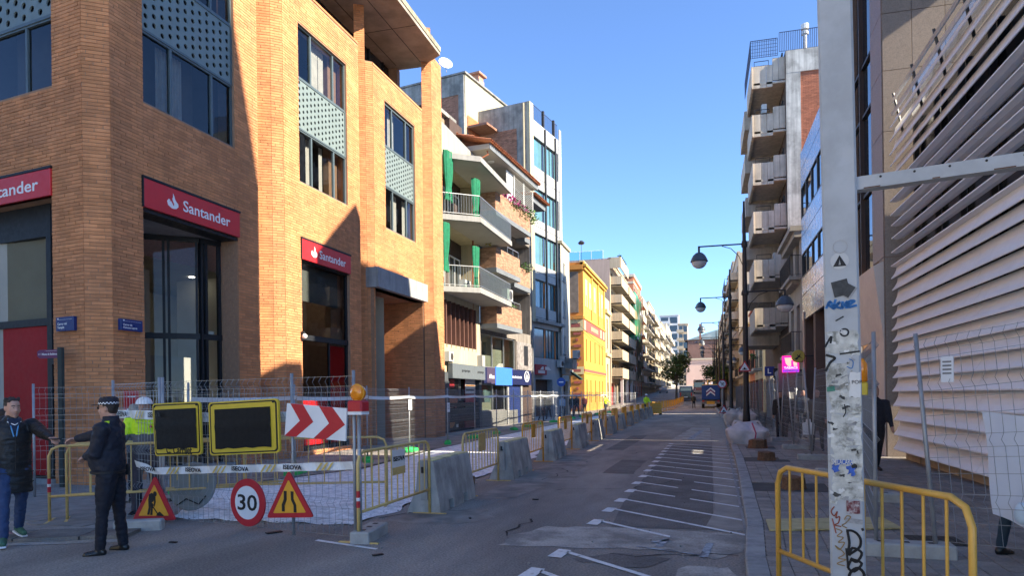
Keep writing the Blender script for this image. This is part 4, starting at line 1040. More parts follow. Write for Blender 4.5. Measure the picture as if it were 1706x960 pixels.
d = thing('satellite_dish', 'white satellite dish on the raw concrete roof tower above the curtained house', 'satellite dish', f.m @ Matrix.Translation((xa-1.2+.3,5.5,z1+.1)) @ Matrix.Rotation(R_(-40),4,'Z') @ Matrix.Rotation(R_(-25),4,'X'))
MB().lathe([(.02,.12),(.3,.10),(.5,.03),(.58,-.04),(.56,-.04),(.48,.05),(.3,.13),(.02,.15)], (0,0,.85), 18, 'y').build('dish', M_wfr, d, smooth=True)
MB().tube([(0,.15,.0),(0,.15,.8)], .03, 6).tube([(0,0,.35),(0,-.5,.6)], .02, 5).build('mast', M_al, d)
an = thing('roof_antenna', 'thin aerial mast on the bank roof edge', 'antenna', f.m @ Matrix.Translation((xa-2.2,6.5,z1-.5)))
MB().tube([(0,0,0),(0,0,3.4)], .025, 5).build('mast', M_al, an)
mm = MB().tube([(-.9,0,3.0),(.5,0,3.2)], .02, 4)
for k in range(7): mm.tube([(-.8+k*.2,-.35,3.02+k*.03),(-.8+k*.2,.35,3.02+k*.03)], .012, 4)
mm.build('aerial', M_al, an)
# lower floors and shops
za = rows[3][0]-1.3
MB().wall(0,xe4,0,3.6,[(1.0,xe4-2.4,.02,3.1)],.6,0).build('ground_wall', mat('blue_grey_render', (.32,.36,.38), .8, var=.08, vs=1), b)
MB().box(1.0,xe4-2.4,.5,.6,0,3.1).build('shutter', M_bwood, b)
x0, x1 = A(886,640)[0], A(905,640)[0]; z0, z1 = A(895,625)[1], A(895,608)[1]
sg = MB().bbox(x0,x1,-.35,-.05,z0,z1,.02).build('shop_sign', mat('crimson_sign', (.30,.012,.03), .5, var=.05), b)
zc_ = (z0+z1)/2
MB().prism([(x0+.9,zc_),(x0+1.3,z1-.15),(x0+1.6,z1-.15),(x0+1.6,zc_)], 'y', -.357,-.35).prism([(x0+1.9,zc_),(x0+1.9,z1-.15),(x0+2.6,z1-.15),(x0+3.2,zc_)], 'y', -.357,-.35).box(x0+.5,x1-.4,-.357,-.35,zc_-.1,zc_-.05).box(x0+.5,x1-.4,-.357,-.35,z0+.12,z0+.3).build('emblem', M_wfr, sg)
for k, (x, z) in enumerate(((xe4-1.6,4.2),(xe4-.9,4.6))): acunit(b, x,-.1,z,1)
# ---------------------------------------------------------------- narrow grey house
Y2 = AX(936,600,XL)[1]
b, f = building('narrow_house', 'narrow grey rendered house with a sunlit cream edge beside the yellow building', XL, Y2, 0)
A = lambda x, y: f.at(x, y)
xe5 = A(950,560)[0]; zt5 = A(938,410)[1]
rr = [(A(940,y0)[1], A(940,y1)[1]) for y0, y1 in ((470,440),(530,500),(590,560))]
MB().wall(0,xe5,0,zt5,[(.8,2.0,a,c) for a,c in rr]+[(.5,2.6,.02,3.0)],.3).build('wall', mat('grey_cream_render', (.45,.41,.33), .85, var=.1, vs=.8, streak=.2), b)
for a, c in rr: window(b, .8, 2.0, a, c, .1, 2, 1, M_wfr, M_gl, .07, sill=M_slabw)
MB().box(.5,2.6,.25,.3,0,3).build('shop_door', M_bwood, b)
MB().box(0,xe5,-.25,0,3.6,4.1).build('cornice', M_slabw, b); MB().box(0,xe5,-.15,.3,zt5,zt5+.25).build('parapet_cap', M_cream, b)
MB().box(0,.1,-.6,-.05,3.0,3.5).build('bracket_sign', M_ac, b)
MB().box(.2,2.4,-.9,0,4.1,5.0).build('balcony_box', M_rconc, b)
acunit(b,.3,-.9,5.0,1.2); acunit(b,1.6,-.9,5.2,1.0)
MB().box(2.8,3.4,-.06,0,2.2,3.2).build('notice', M_wfr, b); MB().box(3.5,4.0,-.05,0,.5,2.6).build('slim_yellow_door', mat('yellow_door', (.6,.35,.03), .5, var=.1), b)  # slim yellow door beside the notice
# ---------------------------------------------------------------- yellow school-like building
M_yel = mat('ochre_yellow_render', (.52,.30,.055), .85, var=.05, vs=.5, streak=.06)
M_ora = mat('ochre_orange_render', (.52,.22,.045), .85, var=.06, vs=.5)
M_cr2 = mat('cream_stucco', (.62,.50,.26), .85, var=.05)
M_wine = mat('wine_band', (.33,.09,.07), .8, var=.1, vs=3)
XY = -12.2; Y3 = AX(973,600,XY)[1]
b, f = building('yellow_building', 'ochre yellow two storey building with tall slit windows and red bands', XY, Y3, 0)
A = lambda x, y: f.at(x, y)
xe6 = A(1009,600)[0]; zt6 = A(974,452)[1]; zb = A(975,535)[1]; zb2 = A(975,617)[1]; zcap = A(974,440)[1]
wins = []
xsn = [A(x,600)[0] for x in (977.5,984,991.5,998.5,1003.5)]
for x in xsn: wins += [(x-.28,x+.28,zb2+1.0,zb-1.9),(x-.28,x+.28,.9,zb2-1.0),(x-.26,x+.26,zb+2.4,zt6-2.6)]
MB().wall(0,xe6,0,zt6,wins,.35).build('wall', M_yel, b)
MB().box(-.0,.3,.01,12,0,zcap).build('flank_wall', M_ora, b)
for h in wins: window(b, h[0], h[1], h[2], h[3], .25, 1, 3, M_bfr, M_gl, .05)
MB().box(-.1,xe6,-.22,.0,zt6,zt6+.3).box(-.25,xe6,-.4,.0,zt6+.3,zt6+.55).build('cornice', M_yel, b)
p = MB().box(0,xe6,-.05,.3,zt6+.55,zcap).build('parapet', M_yel, b)
for i in range(7): MB().box(.1+(xe6-.6)*i/6,.5+(xe6-.6)*i/6,-.14,-.05,zt6+.55,zcap+.1).build('parapet_post', M_yel, p)
MB().box(-.1,xe6,-.12,.35,zcap,zcap+.16).build('parapet_cap', M_cr2, p)
for i in range(1,4): x = xe6*(.03+i*.3); MB().box(x-.35,x+.35,-.12,0,zb+.4,zt6).build('pilaster', M_yel, b)
for x in xsn: MB().box(x-.65,x+.65,-.05,0,zb+1.6,zt6-1.6).build('stucco_panel', M_cr2, b) if False else MB().box(x-.75,x-.3,-.05,0,zb+1.6,zt6-.8).box(x+.3,x+.75,-.05,0,zb+1.6,zt6-.8).box(x-.3,x+.3,-.05,0,zt6-2.5,zt6-.8).build('stucco_panel', M_cr2, b)
MB().box(0,xe6,-.10,0,zb+.15,zb+.4).box(0,xe6,-.06,0,zb2-.32,zb2+.4).build('string_course', M_yel, b)
bd = MB().box(0,xe6,-.04,0,zb-1.1,zb+.1).build('tile_band', M_wine, b)
lt = MB()
for i in range(9): lt.box(xe6*(.30+.035*i),xe6*(.30+.035*i)+.30,-.05,-.041,zb-.75+.08*(i%2),zb-.25)
lt.build('lettering', M_cr2, bd)
for x in (.2,xe6*.72,xe6*.86): MB().box(x,x+1.0,-.05,-.04,zb-1.0,zb).build('tile_panel', M_cr2, bd)
MB().box(0,xe6,-.07,0,zb2-.18,zb2+.1).build('tile_band', M_wine, b)
MB().box(-.05,-.0,1.0,12,zb-1.1,zb+.1).build('tile_band', M_wine, b); MB().box(-.05,0,1.0,12,zb2-.18,zb2+.1).build('tile_band', M_wine, b)
qn = MB()
for i in range(int((zb-1.2)/.65)): z = .4+i*.65; qn.box(-.06,0,.25+(.35 if i%2 else 0),.95+(-.1 if i%2 else .15),z,z+.26)
qn.build('quoin', M_wine, b, kind='stuff')
MB().box(-.05,0,.02,1.7,.2,zb-1.2).build('quoin_ground', M_cr2, b) if False else None
MB().box(-.07,0,.02,1.7,zb-1.15,zb+.05).box(-.07,0,.02,1.7,zb2-.45,zb2+.35).build('tile_panel', M_cr2, b)
MB().box(-.08,-.072,.35,1.35,zb-.75,zb-.35).box(-.08,-.072,.35,1.35,zb2-.2,zb2+.1).build('tile_motif', M_wine, b)
gp = MB().box(-.06,0,.5,2.8,zb+.8,zt6-.2).build('stone_panel', mat('brown_stone', (.19,.15,.12), .9, var=.2, vs=2), b)
MB().box(-.22,0,.0,12,zb+.1,zb+.5).box(-.3,0,0,12,zt6,zt6+.5).build('string_course', M_ora, b)

lt = MB()
for i in range(4): lt.box(-.07,-.0605,2.9+.3*i,3.1+.3*i,(zb+zt6)/2-.1+.05*(i%2),(zb+zt6)/2+.5)
lt.build('lettering', M_cr2, b)
# small cream annex
xa, xb = xe6, A(1016,600)[0]
ann, fa = building('cream_annex', 'slim cream annex with moulded window surrounds joined to the yellow building', XY, Y3+xe6+.05, 0)
L = xb-xa; za = fa.at(1009,497)[1]
MB().wall(0,L,0,za,[(L*.3,L*.62,za-6.6,za-2.6),(L*.3,L*.62,za-12.2,za-8.6),(L*.3,L*.62,.02,3.4)],.4).build('wall', M_cr2, ann)
MB().box(0,.2,.01,10,0,za).build('flank_wall', M_cr2, ann)
for z0,z1 in ((za-6.6,za-2.6),(za-12.2,za-8.6),(.02,3.4)): window(ann, L*.3, L*.62, z0, z1, .25, 1, 3, M_bfr, M_gl, .06)
MB().box(0,L,-.3,0,za-2.0,za-1.5).box(0,L,-.25,.0,za-7.6,za-7.2).build('cornice', M_cr2, ann)
# ---------------------------------------------------------------- blocks with balconies further up
def block(name, label, X, pxa, pxb, ytop, wm, fm, floors, z1, bal=None, bm=None, depth=12, shops=True, group=None, gap=0, und=None, seed=0, winm=None, right=False):
    """street block: its front between two picture columns, `floors` storeys above a shop floor of height z1"""
    Ya, Yb = AX(pxa,600,X)[1]+gap, AX(pxb,600,X)[1]
    b, f = building(name, label, X, Ya, 0, group=group) if not right else building(name, label, X, Yb, 180, group=group)
    L = abs(Yb-Ya); zt = f.at(pxa,ytop)[1]; rnd = random.Random(seed)
    fh = (zt-1.0-z1)/floors; bays = max(2,int(L/3.6)); bw = L/bays
    holes = []
    for i in range(floors):
        for j in range(bays): holes.append((j*bw+bw*.22, j*bw+bw*.78, z1+i*fh+.25, z1+i*fh+fh-.7))
    for j in range(bays): holes.append((j*bw+.3, (j+1)*bw-.3, .02, z1-.8))
    MB().wall(0,L,0,zt,holes,.35).build('wall', wm, b)
    (MB().box(0,.3,.01,depth,0,zt-.01).box(.3,L,.4,depth,zt-.3,zt-.02) if not right else MB().box(L-.3,L,.01,depth,0,zt-.01).box(0,.3,.01,depth,0,zt-.01).box(.3,L-.3,.4,depth,zt-.3,zt-.02)).build('flank_wall', fm, b)
    for h in holes[:-bays]:
        window(b, *h, .2, 2, 1, rnd.choice((M_wfr,M_bfr,M_al)), winm or rnd.choice((M_gl,M_glb,M_gl)), .06, shut=rnd.choice((0,0,.4,.7)))
    for h in holes[-bays:]:
        MB().box(h[0],h[1],.25,.35,h[2],h[3]).build('shop_window', rnd.choice((M_gl,M_bwood,M_shop,M_redp)), b)
    if bal:
        for i in range(1,floors+1) if bal.get('base',1) else range(floors):
            z = z1+(i-1)*fh+.1
            for a, c in bal['x']:
                xa, xb = a*L, c*L; d = bal['d']
                MB().box(xa,xb,-d,0,z-.2,z).build('balcony_slab', und or wm, b)
                if bal['t'] == 'solid':
                    h = bal.get('h',1.05)
                    MB().box(xa,xb,-d-.02,-d+.1,z-.25,z+h).box(xa,xa+.12,-d+.1,0,z-.25,z+h).box(xb-.12,xb,-d+.1,0,z-.25,z+h).build('balcony_parapet', bm, b)
                else:
                    railing(b, [(xa,0,z),(xa,-d,z),(xb,-d,z),(xb,0,z)], 1.0, .3, bm, th=.025)
                if rnd.random() < .35: leaves(30, ((xa+xb)/2+rnd.uniform(-1,1),-d*.9,z+1.0), (.8,.25,.35), .18, M_foli, 'foliage', b, rnd.randint(0,999))
                if rnd.random() < .25:
                    a2 = xa+.3; MB().prism([(-d+.1,z+1.1),(-.1,z+fh-.5),(-.1,z+fh-.55),(-d+.1,z+1.0)],'x',a2,min(a2+2.4,xb)).build('awning', mat(rnd.choice(('awning_sand','awning_green','awning_ochre')),(.42,.34,.2),.8), b)
    MB().box(0,L,-.12,.3,zt,zt+.2).build('parapet_cap', wm, b)
    return b, f, L, zt, fh
M_bei = mat('beige_concrete', (.48,.39,.27), .85, var=.07, vs=.5, streak=.14)
M_pnk = mat('pinkish_render', (.44,.33,.27), .85, var=.06, vs=.4, streak=.12)
M_wht = mat('white_render', (.54,.47,.36), .85, var=.06, vs=.4, streak=.1)
M_red2 = mat('far_red_brick', (.55,.20,.10), .9, var=.12, vs=1.2, island=.1)
b, f, L, zt, fh = block('beige_balcony_block', 'beige block with deep solid balconies stepping up beside the yellow building', -12.2, 1016, 1046, 432, M_bei, M_pnk, 6, 4.2, dict(x=[(.03,.44),(.5,.97)],d=1.5,t='solid',h=1.15), M_bei, gap=1.2, und=M_under)
FB7 = f.loc
MB().box(0,.25,-.0,7,zt,zt+.1).build('roof_edge', M_pnk, b)
rg = MB().quad((0,1,zt+.1),(0,9,zt+.1),(0,9,zt+1.2),(0,1,zt+1.2)); rg.build('glass_balustrade', glassmat('teal_balustrade', (.45,.72,.68), 1.5, .1), b)
railing(b, [(0,.9,zt),(0,9,zt)], 1.25, 1.5, M_wfr, th=.05)
MB().box(.1,L*.45,-1.52,-1.4,zt-1.3,zt+.2).box(.0,.12,-1.4,0,zt-1.3,zt+.2).build('balcony_parapet', M_bei, b)
leaves(150, (L*.25,-1.2,zt+.5), (L*.25,.3,.35), .16, M_foli, 'foliage', b, 3)
MB().lathe([(.03,0),(.03,2.2),(.35,2.2),(.5,2.4),(.2,2.7),(.02,2.7)], (.6,4,zt+.2), 8).build('roof_vent', M_rail, b)
for zz in (0,): 
    for i in range(3): MB().box(L*(.15+i*.3)-.2,L*(.15+i*.3)+.2,-1.3,-.9,0,4.2).build('column', M_wfr, b)
b, f, L, zt, fh = block('netted_block', 'block under building works wrapped in green and grey netting', -12.0, 1046, 1056, 478, M_wht, mat('olive_grey', (.33,.33,.25), .9, var=.1, vs=.5), 5, 4.2, None)
nb = MB(); 
for i in range(9):
    for j in range(12):
        x0, x1 = L*i/9, L*(i+1)/9; z0, z1 = 4+(zt-6)*j/12, 4+(zt-6)*(j+1)/12
        y = lambda x, z: -1.5-.3*math.sin(x*1.7+z*.6)
        nb.quad((x0,y(x0,z0),z0),(x1,y(x1,z0),z0),(x1,y(x1,z1),z1),(x0,y(x0,z1),z1))
nb.build('debris_net', glassmat('debris_netting', (.50,.50,.44), 1.2, .5), b, smooth=True)
nb2 = MB(); nb2.quad((.2,-1.2,zt-9),(.2,-.1,zt-9),(.2,-.1,zt-1),(.2,-1.2,zt-1)); nb2.quad((.2,-1.2,zt-9),(L*.7,-1.2,zt-9),(L*.7,-1.2,zt-1),(.2,-1.2,zt-1)); nb2.build('green_net', mat('green_netting', (.05,.30,.19), .9, var=.2, vs=1), b)
sc = MB()
for i in range(5):
    x = L*i/4; sc.tube([(x,-1.1,0),(x,-1.1,zt)], .05, 4)
for k in range(7): z = 2+(zt-2)*k/7; sc.tube([(0,-1.1,z),(L,-1.1,z)], .04, 4)
sc.build('scaffold', M_al, b, kind='stuff')
b, f, L, zt, fh = block('orange_brick_block', 'slim orange brick block with white bands rising above its neighbours', -12.0, 1056.5, 1069, 466, M_red2, M_red2, 6, 4.2, dict(x=[(.5,.98)],d=1.1,t='solid'), M_wht, depth=10)
MB().box(-.05,L*.55,-.1,4.5,zt-1.0,zt-.6).box(-.05,L*.5,-.08,4.5,zt-5.2,zt-4.8).box(-.05,L*.5,-.08,4.5,zt-9.2,zt-8.8).build('white_band', M_wht, b)
MB().box(-.2,L,-.2,5,zt+.2,zt+.7).build('roof_slab', M_wht, b)
specs = [('terrace_block','pale block with jutting balconies and a flat roof slab up the street',1069.5,1081,497,M_wht,M_rconc,6,'rail'),
 ('terrace_block','ochre block with shaded balconies behind the street tree',1081.5,1091,505,M_bei,M_bei,6,'solid'),
 ('terrace_block','white block with railed balconies left of the street tree',1091.5,1101,528,M_wht,M_pnk,5,'solid'),
 ('terrace_block','low cream block with rows of balconies above the street tree',1101.5,1110,538,M_bei,M_wht,5,'rail'),
 ('terrace_block','white block with wide parapet balconies before the far tower',1110.5,1119,541,M_wht,M_wht,5,'solid')]
for n,(nm,lab,a,c,yt,wm,fm,fl_,bt) in enumerate(specs):
    block(nm, lab, -12.0, a, c, yt, wm, fm, fl_, 4.2, dict(x=[(.05,.45),(.52,.97)],d=1.4,t=bt), M_rail if bt=='rail' else wm, group='balcony blocks along the left of the street', seed=n+3, und=M_under)
Yt = 300
def tower(name, lab, px0, px1, ytop, Y, m, fl_, g=None):
    p0_ = AY(px0,600,Y); p1_ = AY(px1,600,Y); zt = AY(px0,ytop,Y)[2]
    fr = Frame(p0_, 90); t = thing(name, lab, 'building', fr); L = p1_[0]-p0_[0]
    if g: t['group'] = g
    MB().box(0,L,.0,12,0,zt).build('wall', m, t); fh = zt/ (fl_+1)
    for i in range(fl_):
        z = fh*(i+1)
        for a, c in ((.06,.46),(.54,.94)):
            MB().box(L*a,L*c,-.02,.0,z+.3,z+fh*.8).build('window', M_gl, t)
        MB().box(-.8,L*.55,-1.4,0,z-.15,z+fh*.33).build('balcony', m, t)
    MB().box(-.3,L+.3,-.3,12,zt,zt+.5).build('roof_slab', m, t); return t
tower('corner_tower', 'cream corner block with rounded balconies closing the left row of houses', 1131, 1146, 541, 330, M_bei, 8)
tower('far_white_block', 'plain pale grey block standing behind the terrace blocks', 1100, 1131, 527, 360, mat('pale_grey_render', (.55,.55,.54), .9, var=.05), 9)
# ---------------------------------------------------------------- far end of the street
YE = 290
p0_, p1_ = AY(1143,600,YE), AY(1206,600,YE); zt = AY(1160,600,YE)[2]
t = thing('pink_market_hall', 'low pink building closing the far end of the street', 'building', Frame(p0_,90)); L = p1_[0]-p0_[0]
M_ph = mat('pale_pink_render', (.62,.44,.37), .9, var=.05, vs=.2)
MB().wall(0,L,0,zt,[(L*.1+i*L*.17,L*.1+i*L*.17+L*.1,.02,4) for i in range(5)],1).build('wall', M_ph, t)
MB().box(-.3,L+.3,-.5,.3,zt,zt+.6).box(0,L,-1.6,0,4.6,5.2).build('cornice', M_wht, t)
for i in range(5): MB().box(L*.1+i*L*.17,L*.2+i*L*.17,.8,1,0,4).build('shop_window', M_gl, t)
MB().prism([(L*.3,6.0),(L*.36,7.0),(L*.42,7.6),(L*.45,6.8),(L*.41,6.0)],'y',-.2,0).build('red_emblem', M_red, t)
for i in range(3): MB().box(L*(.42+i*.12),L*(.50+i*.12),-1.75,-1.6,5.3,6.3).build('sign_panel', [M_red,M_wfr,M_wfr][i], t)
t = thing('brick_chimney_hall', 'brown brick building with a short chimney behind the pink hall', 'building', Frame(AY(1142,600,330),90))
zt = AY(1160,568,330)[2]; L = AY(1215,600,330)[0]-AY(1142,600,330)[0]
MB().box(0,L,0,20,0,zt).build('wall', mat('brown_brick_far', (.22,.12,.09), .9, var=.1, vs=.3), t)
MB().box(-.4,L+.4,-.4,20,zt,zt+.5).build('roof', M_bwood, t); MB().box(L*.32,L*.37,4,6,zt,zt+8).build('chimney', mat('chimney_brick', (.28,.14,.10), .9), t)
hm = MB(); N = 40
for i in range(N):
    x0, x1 = -160+i*14, -160+(i+1)*14
    h = lambda x: 95+16*math.sin(x*.011+1)+7*math.sin(x*.037)
    hm.quad((x0,1150,-5),(x1,1150,-5),(x1,1300,h(x1)),(x0,1300,h(x0)))
struct('hills', hm, mat('wooded_hill', (.13,.18,.20), 1, var=.2, vs=.03, mix=(.2,.22,.22), mixs=.05), smooth=True)
# ================================================================ RIGHT SIDE OF THE STREET
M_gran = mat('pink_granite', (.28,.225,.185), .55, var=.08, vs=14, bump=.05, bs=200, mix=(.225,.18,.15), mixs=40, island=.05, spec=.5)
M_blade = mat('louvre_enamel', (.80,.79,.77), .5, var=.03, vs=2, spec=.35)
M_tglass = mat('tower_glass', (.015,.02,.025), .03, var=0, spec=.9)
XR = 4.3
def stone_cladding(parent, frame, cells, proud=.02, name='stone_panel'):
    for x0,x1,z0,z1 in cells:
        MB().bbox(x0+.006,x1-.006,-proud,.0,z0+.006,z1-.006,.004).build(name, M_gran, parent, frame)
# ---- granite block with the glass strip
Ya = AX(1472,300,XR)[1]; Yb = AX(1386,300,XR)[1]
b, f = building('granite_building', 'pink granite office block with a tall dark glass strip beside the louvred facade', XR, Yb, 180)
A = lambda x, y: f.at(x, y); L = Yb-Ya; ZR1 = 14.9
xg0, xg1 = A(1412,250)[0], A(1453,250)[0]; zg = A(1450,452)[1]
MB().wall(0,L,0,ZR1,[(xg0,xg1,zg,ZR1-.2),(A(1437,590)[0],A(1458,590)[0],.1,A(1450,545)[1])],.35,.02).build('wall', M_mort, b)
zj = [0, A(1472,640)[1], A(1472,440)[1]] + [A(1472,y)[1] for y in (427,217,19)] 
FF = Frame(f.w(L), 90)                                     # flank towards the camera
zfl = sorted({0., *[FF.at(1500,y)[1] for y in (620,427,217,115,19)], ZR1})
MB().quad((0,.02,0),(5,.02,0),(5,.02,ZR1),(0,.02,ZR1)).build('flank_wall', M_mort, b, FF)
for z0, z1 in zip(zfl, zfl[1:]):
    xx = [0, FF.at(1519,100)[0], FF.at(1519,100)[0]*2.1, 5]
    stone_cladding(b, FF, [(a,c,z0,z1) for a,c in zip(xx,xx[1:])])
for z0, z1 in zip(zfl, zfl[1:]): stone_cladding(b, f, [(xg1,L-.0,z0,z1),(0,xg0,z0,z1)] if z0 >= 3.9 else [(L-.5,L,z0,z1)])
cu = [A(1430,y)[1] for y in (455,330,195,110)]+[ZR1-.2]
for a, c in zip(cu, cu[1:]):
    w = MB().box(xg0,xg1,.10,.2,c-.08,c).build('glass_strip', M_dark, b)
    MB().quad((xg0,.16,a),(xg1,.16,a),(xg1,.16,c-.08),(xg0,.16,c-.08)).build('pane', M_tglass, w)
MB().box(xg1-.05,xg1,.0,.25,zg,ZR1-.2).box(xg0+(xg1-xg0)*.45,xg0+(xg1-xg0)*.45+.06,.05,.2,zg,ZR1-.2).build('mullion', mat('brown_mullion', (.06,.035,.025), .5, var=.05), b)
MB().prism([(-.25,A(1472,442)[1]-.02),(.0,A(1472,442)[1]+.1),(.0,A(1472,640)[1]*0+3.0),(-.04,3.0)], 'x', xg0-.5, L-.02).build('entrance_canopy', mat('smooth_pale_panel', (.60,.52,.46), .5, var=.05), b)
MB().box(xg0-.5,A(1437,590)[0],-.04,.0,.1,3.0).build('entrance_panel', MATS['smooth_pale_panel'], b); MB().box(A(1458,590)[0],L-.02,-.04,.0,.1,3.0).build('entrance_panel', MATS['smooth_pale_panel'], b)
MB().box(A(1437,590)[0],A(1458,590)[0],.3,.36,.1,3.0).build('door', M_dark, b)
MB().box(0,L,.03,9,ZR1-.3,ZR1).build('roof', M_rconc, b)
# ---- louvred facade
XV = 4.5; Yv = AX(1500,500,XV)[1]
b, f = building('louvred_building', 'office block clad in tilted white metal louvre blades behind the right fence', XV, Yv, 180)
A = lambda x, y: f.at(x, y); LV = Yv-1.0
Fo = Frame(f.w(0,-.16), 180)
ys = [147,169,192,215,239,260,281,297,320,345,364,387,411,434,457,478,505,526,547,567,588,609,629,652,677,701,726,751]
zsb = [Fo.at(1497,y)[1] for y in ys]
segs = [(0,2.4),(2.4,5.1),(5.1,7.9),(7.9,10.8),(10.8,13.6)]
for i, z in enumerate(zsb):
    pit = (zsb[i-1]-z) if i else .36
    if i in (0,1): prof = [(-.16,z),(-.11,z+.035),(-.06,z+.0),(-.11,z-.03)]
    elif 7 <= i <= 13:
        t = .02
        prof = [(-.16,z),(-.05,z-.02),(.10,z+.02),(.22,z+.11),(.22,z+.085),(.10,z-.005),(-.05,z-.045),(-.16,z-.025)]
    else:
        k = 1.02 if i not in (2,) else .8
        hh = pit*k
        prof = [(-.16,z-.012),(-.16,z+.012),(-.10,z+hh*.3),(-.055,z+hh*.6),(-.03,z+hh),(-.01,z+hh),(-.035,z+hh*.6),(-.08,z+hh*.3),(-.14,z-.012)]
    st = .10*math.sin(i*1.3)
    for k, (a, c) in enumerate(segs):
        if c > 6.6 and i > 3 and False: continue
        MB().prism([(y,zz) for y,zz in prof], 'x', (a-.1+st*.5 if k == 0 else a+.008), c-.008).build('louvre_blade', M_blade, b)
zt = zsb[0]+.1
MB().quad((0,.32,.3),(LV,.32,.3),(LV,.32,zt-.7),(0,.32,zt-.7)).build('glazing', mat('louvre_back_glass', (.018,.02,.022), .12, var=0, spec=.6), b)
mu = 0
for i in range(9):
    x = .5+i*1.45; MB().box(x-.04,x+.04,.20,.3,.3,zt-.7).build('support_post', M_bfr, b)
for i in range(6):
    x = .1+i*1.5
    MB().tube([(x,.1,zt-1.0),(x-.0,-.12,zt+.05)], .03, 6).build('rail_bracket', M_bfr, b)
gp = MB().quad((.2,.12,zt-.75),(LV,.12,zt-.75),(LV,.12,zt-.02),(.2,.12,zt-.02)).build('balustrade_glass', glassmat('balustrade_glass', (.75,.8,.85), 1.5), b)
zb = zsb[-1]
for i in range(11):
    x = .1+i*1.2; MB().bbox(x,x+1.1,.05,.2,.13,zb+.05,.01).build('plinth_panel', mat('beige_plinth', (.42,.33,.23), .8, var=.1, vs=3), b)
    MB().box(x+1.1,x+1.2,.1,.22,.13,zb+.1).build('plinth_post', M_bwood, b)
MB().box(0,LV,.34,.5,0,zt-.6).build('back_wall', M_mort, b)
MB().box(.0,LV,.34,10,zt-.8,zt-.5).build('roof_terrace', M_rconc, b)
# unseen upper masses and tall block, added and shaped to shade the bank
sb = MB().box(2.7,LV,2.2,10,zt-.5,14.6).build('shade_storeys', M_gran, b)
q0, q1 = Yv-21.4, Yv-16.8
MB().prism([(q0-1.5,14.6),(q0-1.5,18.3),(q0+.6,18.3),(q0+1.0,18.3),((q0+q1)/2,20.2),(q1+.3,18.0),(q1+.3,14.6)],'y',2.2,6.5).build('shadow_gable', M_gran, b)
t2, f2 = building('unseen_shade_block', 'tall unseen block beside the louvred building, added to shade the bank corner', 6.7, 11.9, 180)
MB().wall(0,10.5,0,27,[(1+i*3,2.6+i*3,3.5+k*3,5.2+k*3) for i in range(3) for k in range(7)],.3).build('wall', M_cream, t2)
MB().box(0,10.5,.4,12,0,27).build('core_wall', M_bwood, t2)
# ---- blue glass and metal block
X2 = 4.6
Ya, Yb = AX(1386,300,XR)[1]+.1, AX(1335,300,X2)[1]
b, f = building('blue_panel_block', 'block clad in blue grey metal panels with dark ribbon windows behind the white post', X2, Yb, 180)
A = lambda x, y: f.at(x, y); L = Yb-Ya
M_bpan = mat('blue_grey_panel', (.42,.47,.53), .22, metal=.35, var=.05, vs=1.5, spec=.6, island=.06)
zz = [A(1337,y)[1] for y in (524,465,425,365,312,250)]
MB().box(0,L,.06,9,zz[0],zz[-1]).build('core_wall', M_bfr, b)
for k, (z0, z1) in enumerate(zip(zz, zz[1:])):
    if k in (1,3):
        n = 6
        for i in range(n): window(b, L*i/n+.02, L*(i+1)/n-.02, z0, z1, .0, 1, 1, M_bfr, M_tglass, .05)
    else:
        n = 7
        hh = [z0,(z0+z1)/2,z1]
        for i in range(n):
            for a, c in zip(hh, hh[1:]): MB().bbox(L*i/n+.012,L*(i+1)/n-.012,-.03,.06,a+.012,c-.012,.008).build('metal_panel', M_bpan, b)
M_brcol = mat('brown_column', (.13,.085,.07), .7, var=.08)
for i in range(4):
    x = .2+i*(L-.8)/3; MB().box(x,x+.55,.0,.6,0,zz[0]).build('column', M_brcol, b)
    if i < 3: MB().box(x+.55,x+(L-.8)/3,.5,.6,0,zz[0]-.3).build('shop_window', M_gl if i%2 else M_dark, b)
MB().box(-.05,L,-.05,.1,zz[0]-.35,zz[0]-.01).build('metal_fascia', M_bpan, b)
MB().tube([(.9,-.08,0),(.9,-.08,zz[0])], .05, 6).build('drainpipe', M_al, b)
# ---- old cream house with iron balconies
X3 = 4.75
Ya, Yb = AX(1335,300,X3)[1]+.1, AX(1311,300,X3)[1]
MB().box(-.15,L+.1,.5,9,0,zz[-1]-.3).build('body', M_bfr, b)
b, f = building('old_balcony_house', 'old cream house with small black iron balconies between the blue block and the concrete tower', X3, Yb, 180)
A = lambda x, y: f.at(x, y); L = Yb-Ya; zt = A(1326,400)[1]; zb1 = A(1326,470)[1]; zb2 = A(1326,592)[1]
M_old = mat('old_cream_render', (.40,.36,.30), .85, var=.12, vs=1, streak=.2, bump=.1)
hs = [(L*a,L*c,z,z+2.5) for a,c in ((.18,.4),(.6,.82)) for z in (zb1,zb2)]
MB().wall(0,L,0,zt,hs+[(.6,2.0,.1,2.9),(3.0,L-.6,.1,2.9)],.35).build('wall', M_old, b)
for h in hs: window(b, *h, .25, 2, 2, M_bfr, M_gl, .07)
MB().box(-.2,L+.15,.5,9,0,zt-.2).build('body', M_old, b)
for i,z in enumerate((zb1,zb2)):
    s = MB().box(L*.1,L*.92,-.55,0,z-.16,z).box(L*.16,L*.86,-.4,0,z-.34,z-.16).build('balcony_slab', M_old, b)
    railing(b, [(L*.1,0,z),(L*.1,-.5,z),(L*.92,-.5,z),(L*.92,0,z)], 1.05, .12, M_rail)
MB().box(-.1,L+.05,-.55,.2,zt,zt+.25).box(-.05,L,-.35,.2,zt-.3,zt).build('cornice', M_old, b); MB().box(0,L,.2,8,zt-.1,zt).build('roof', M_terra, b)
MB().box(0,L,-.02,.01,0,zb2-.4).build('shop_cladding', M_brcol, b) if False else None
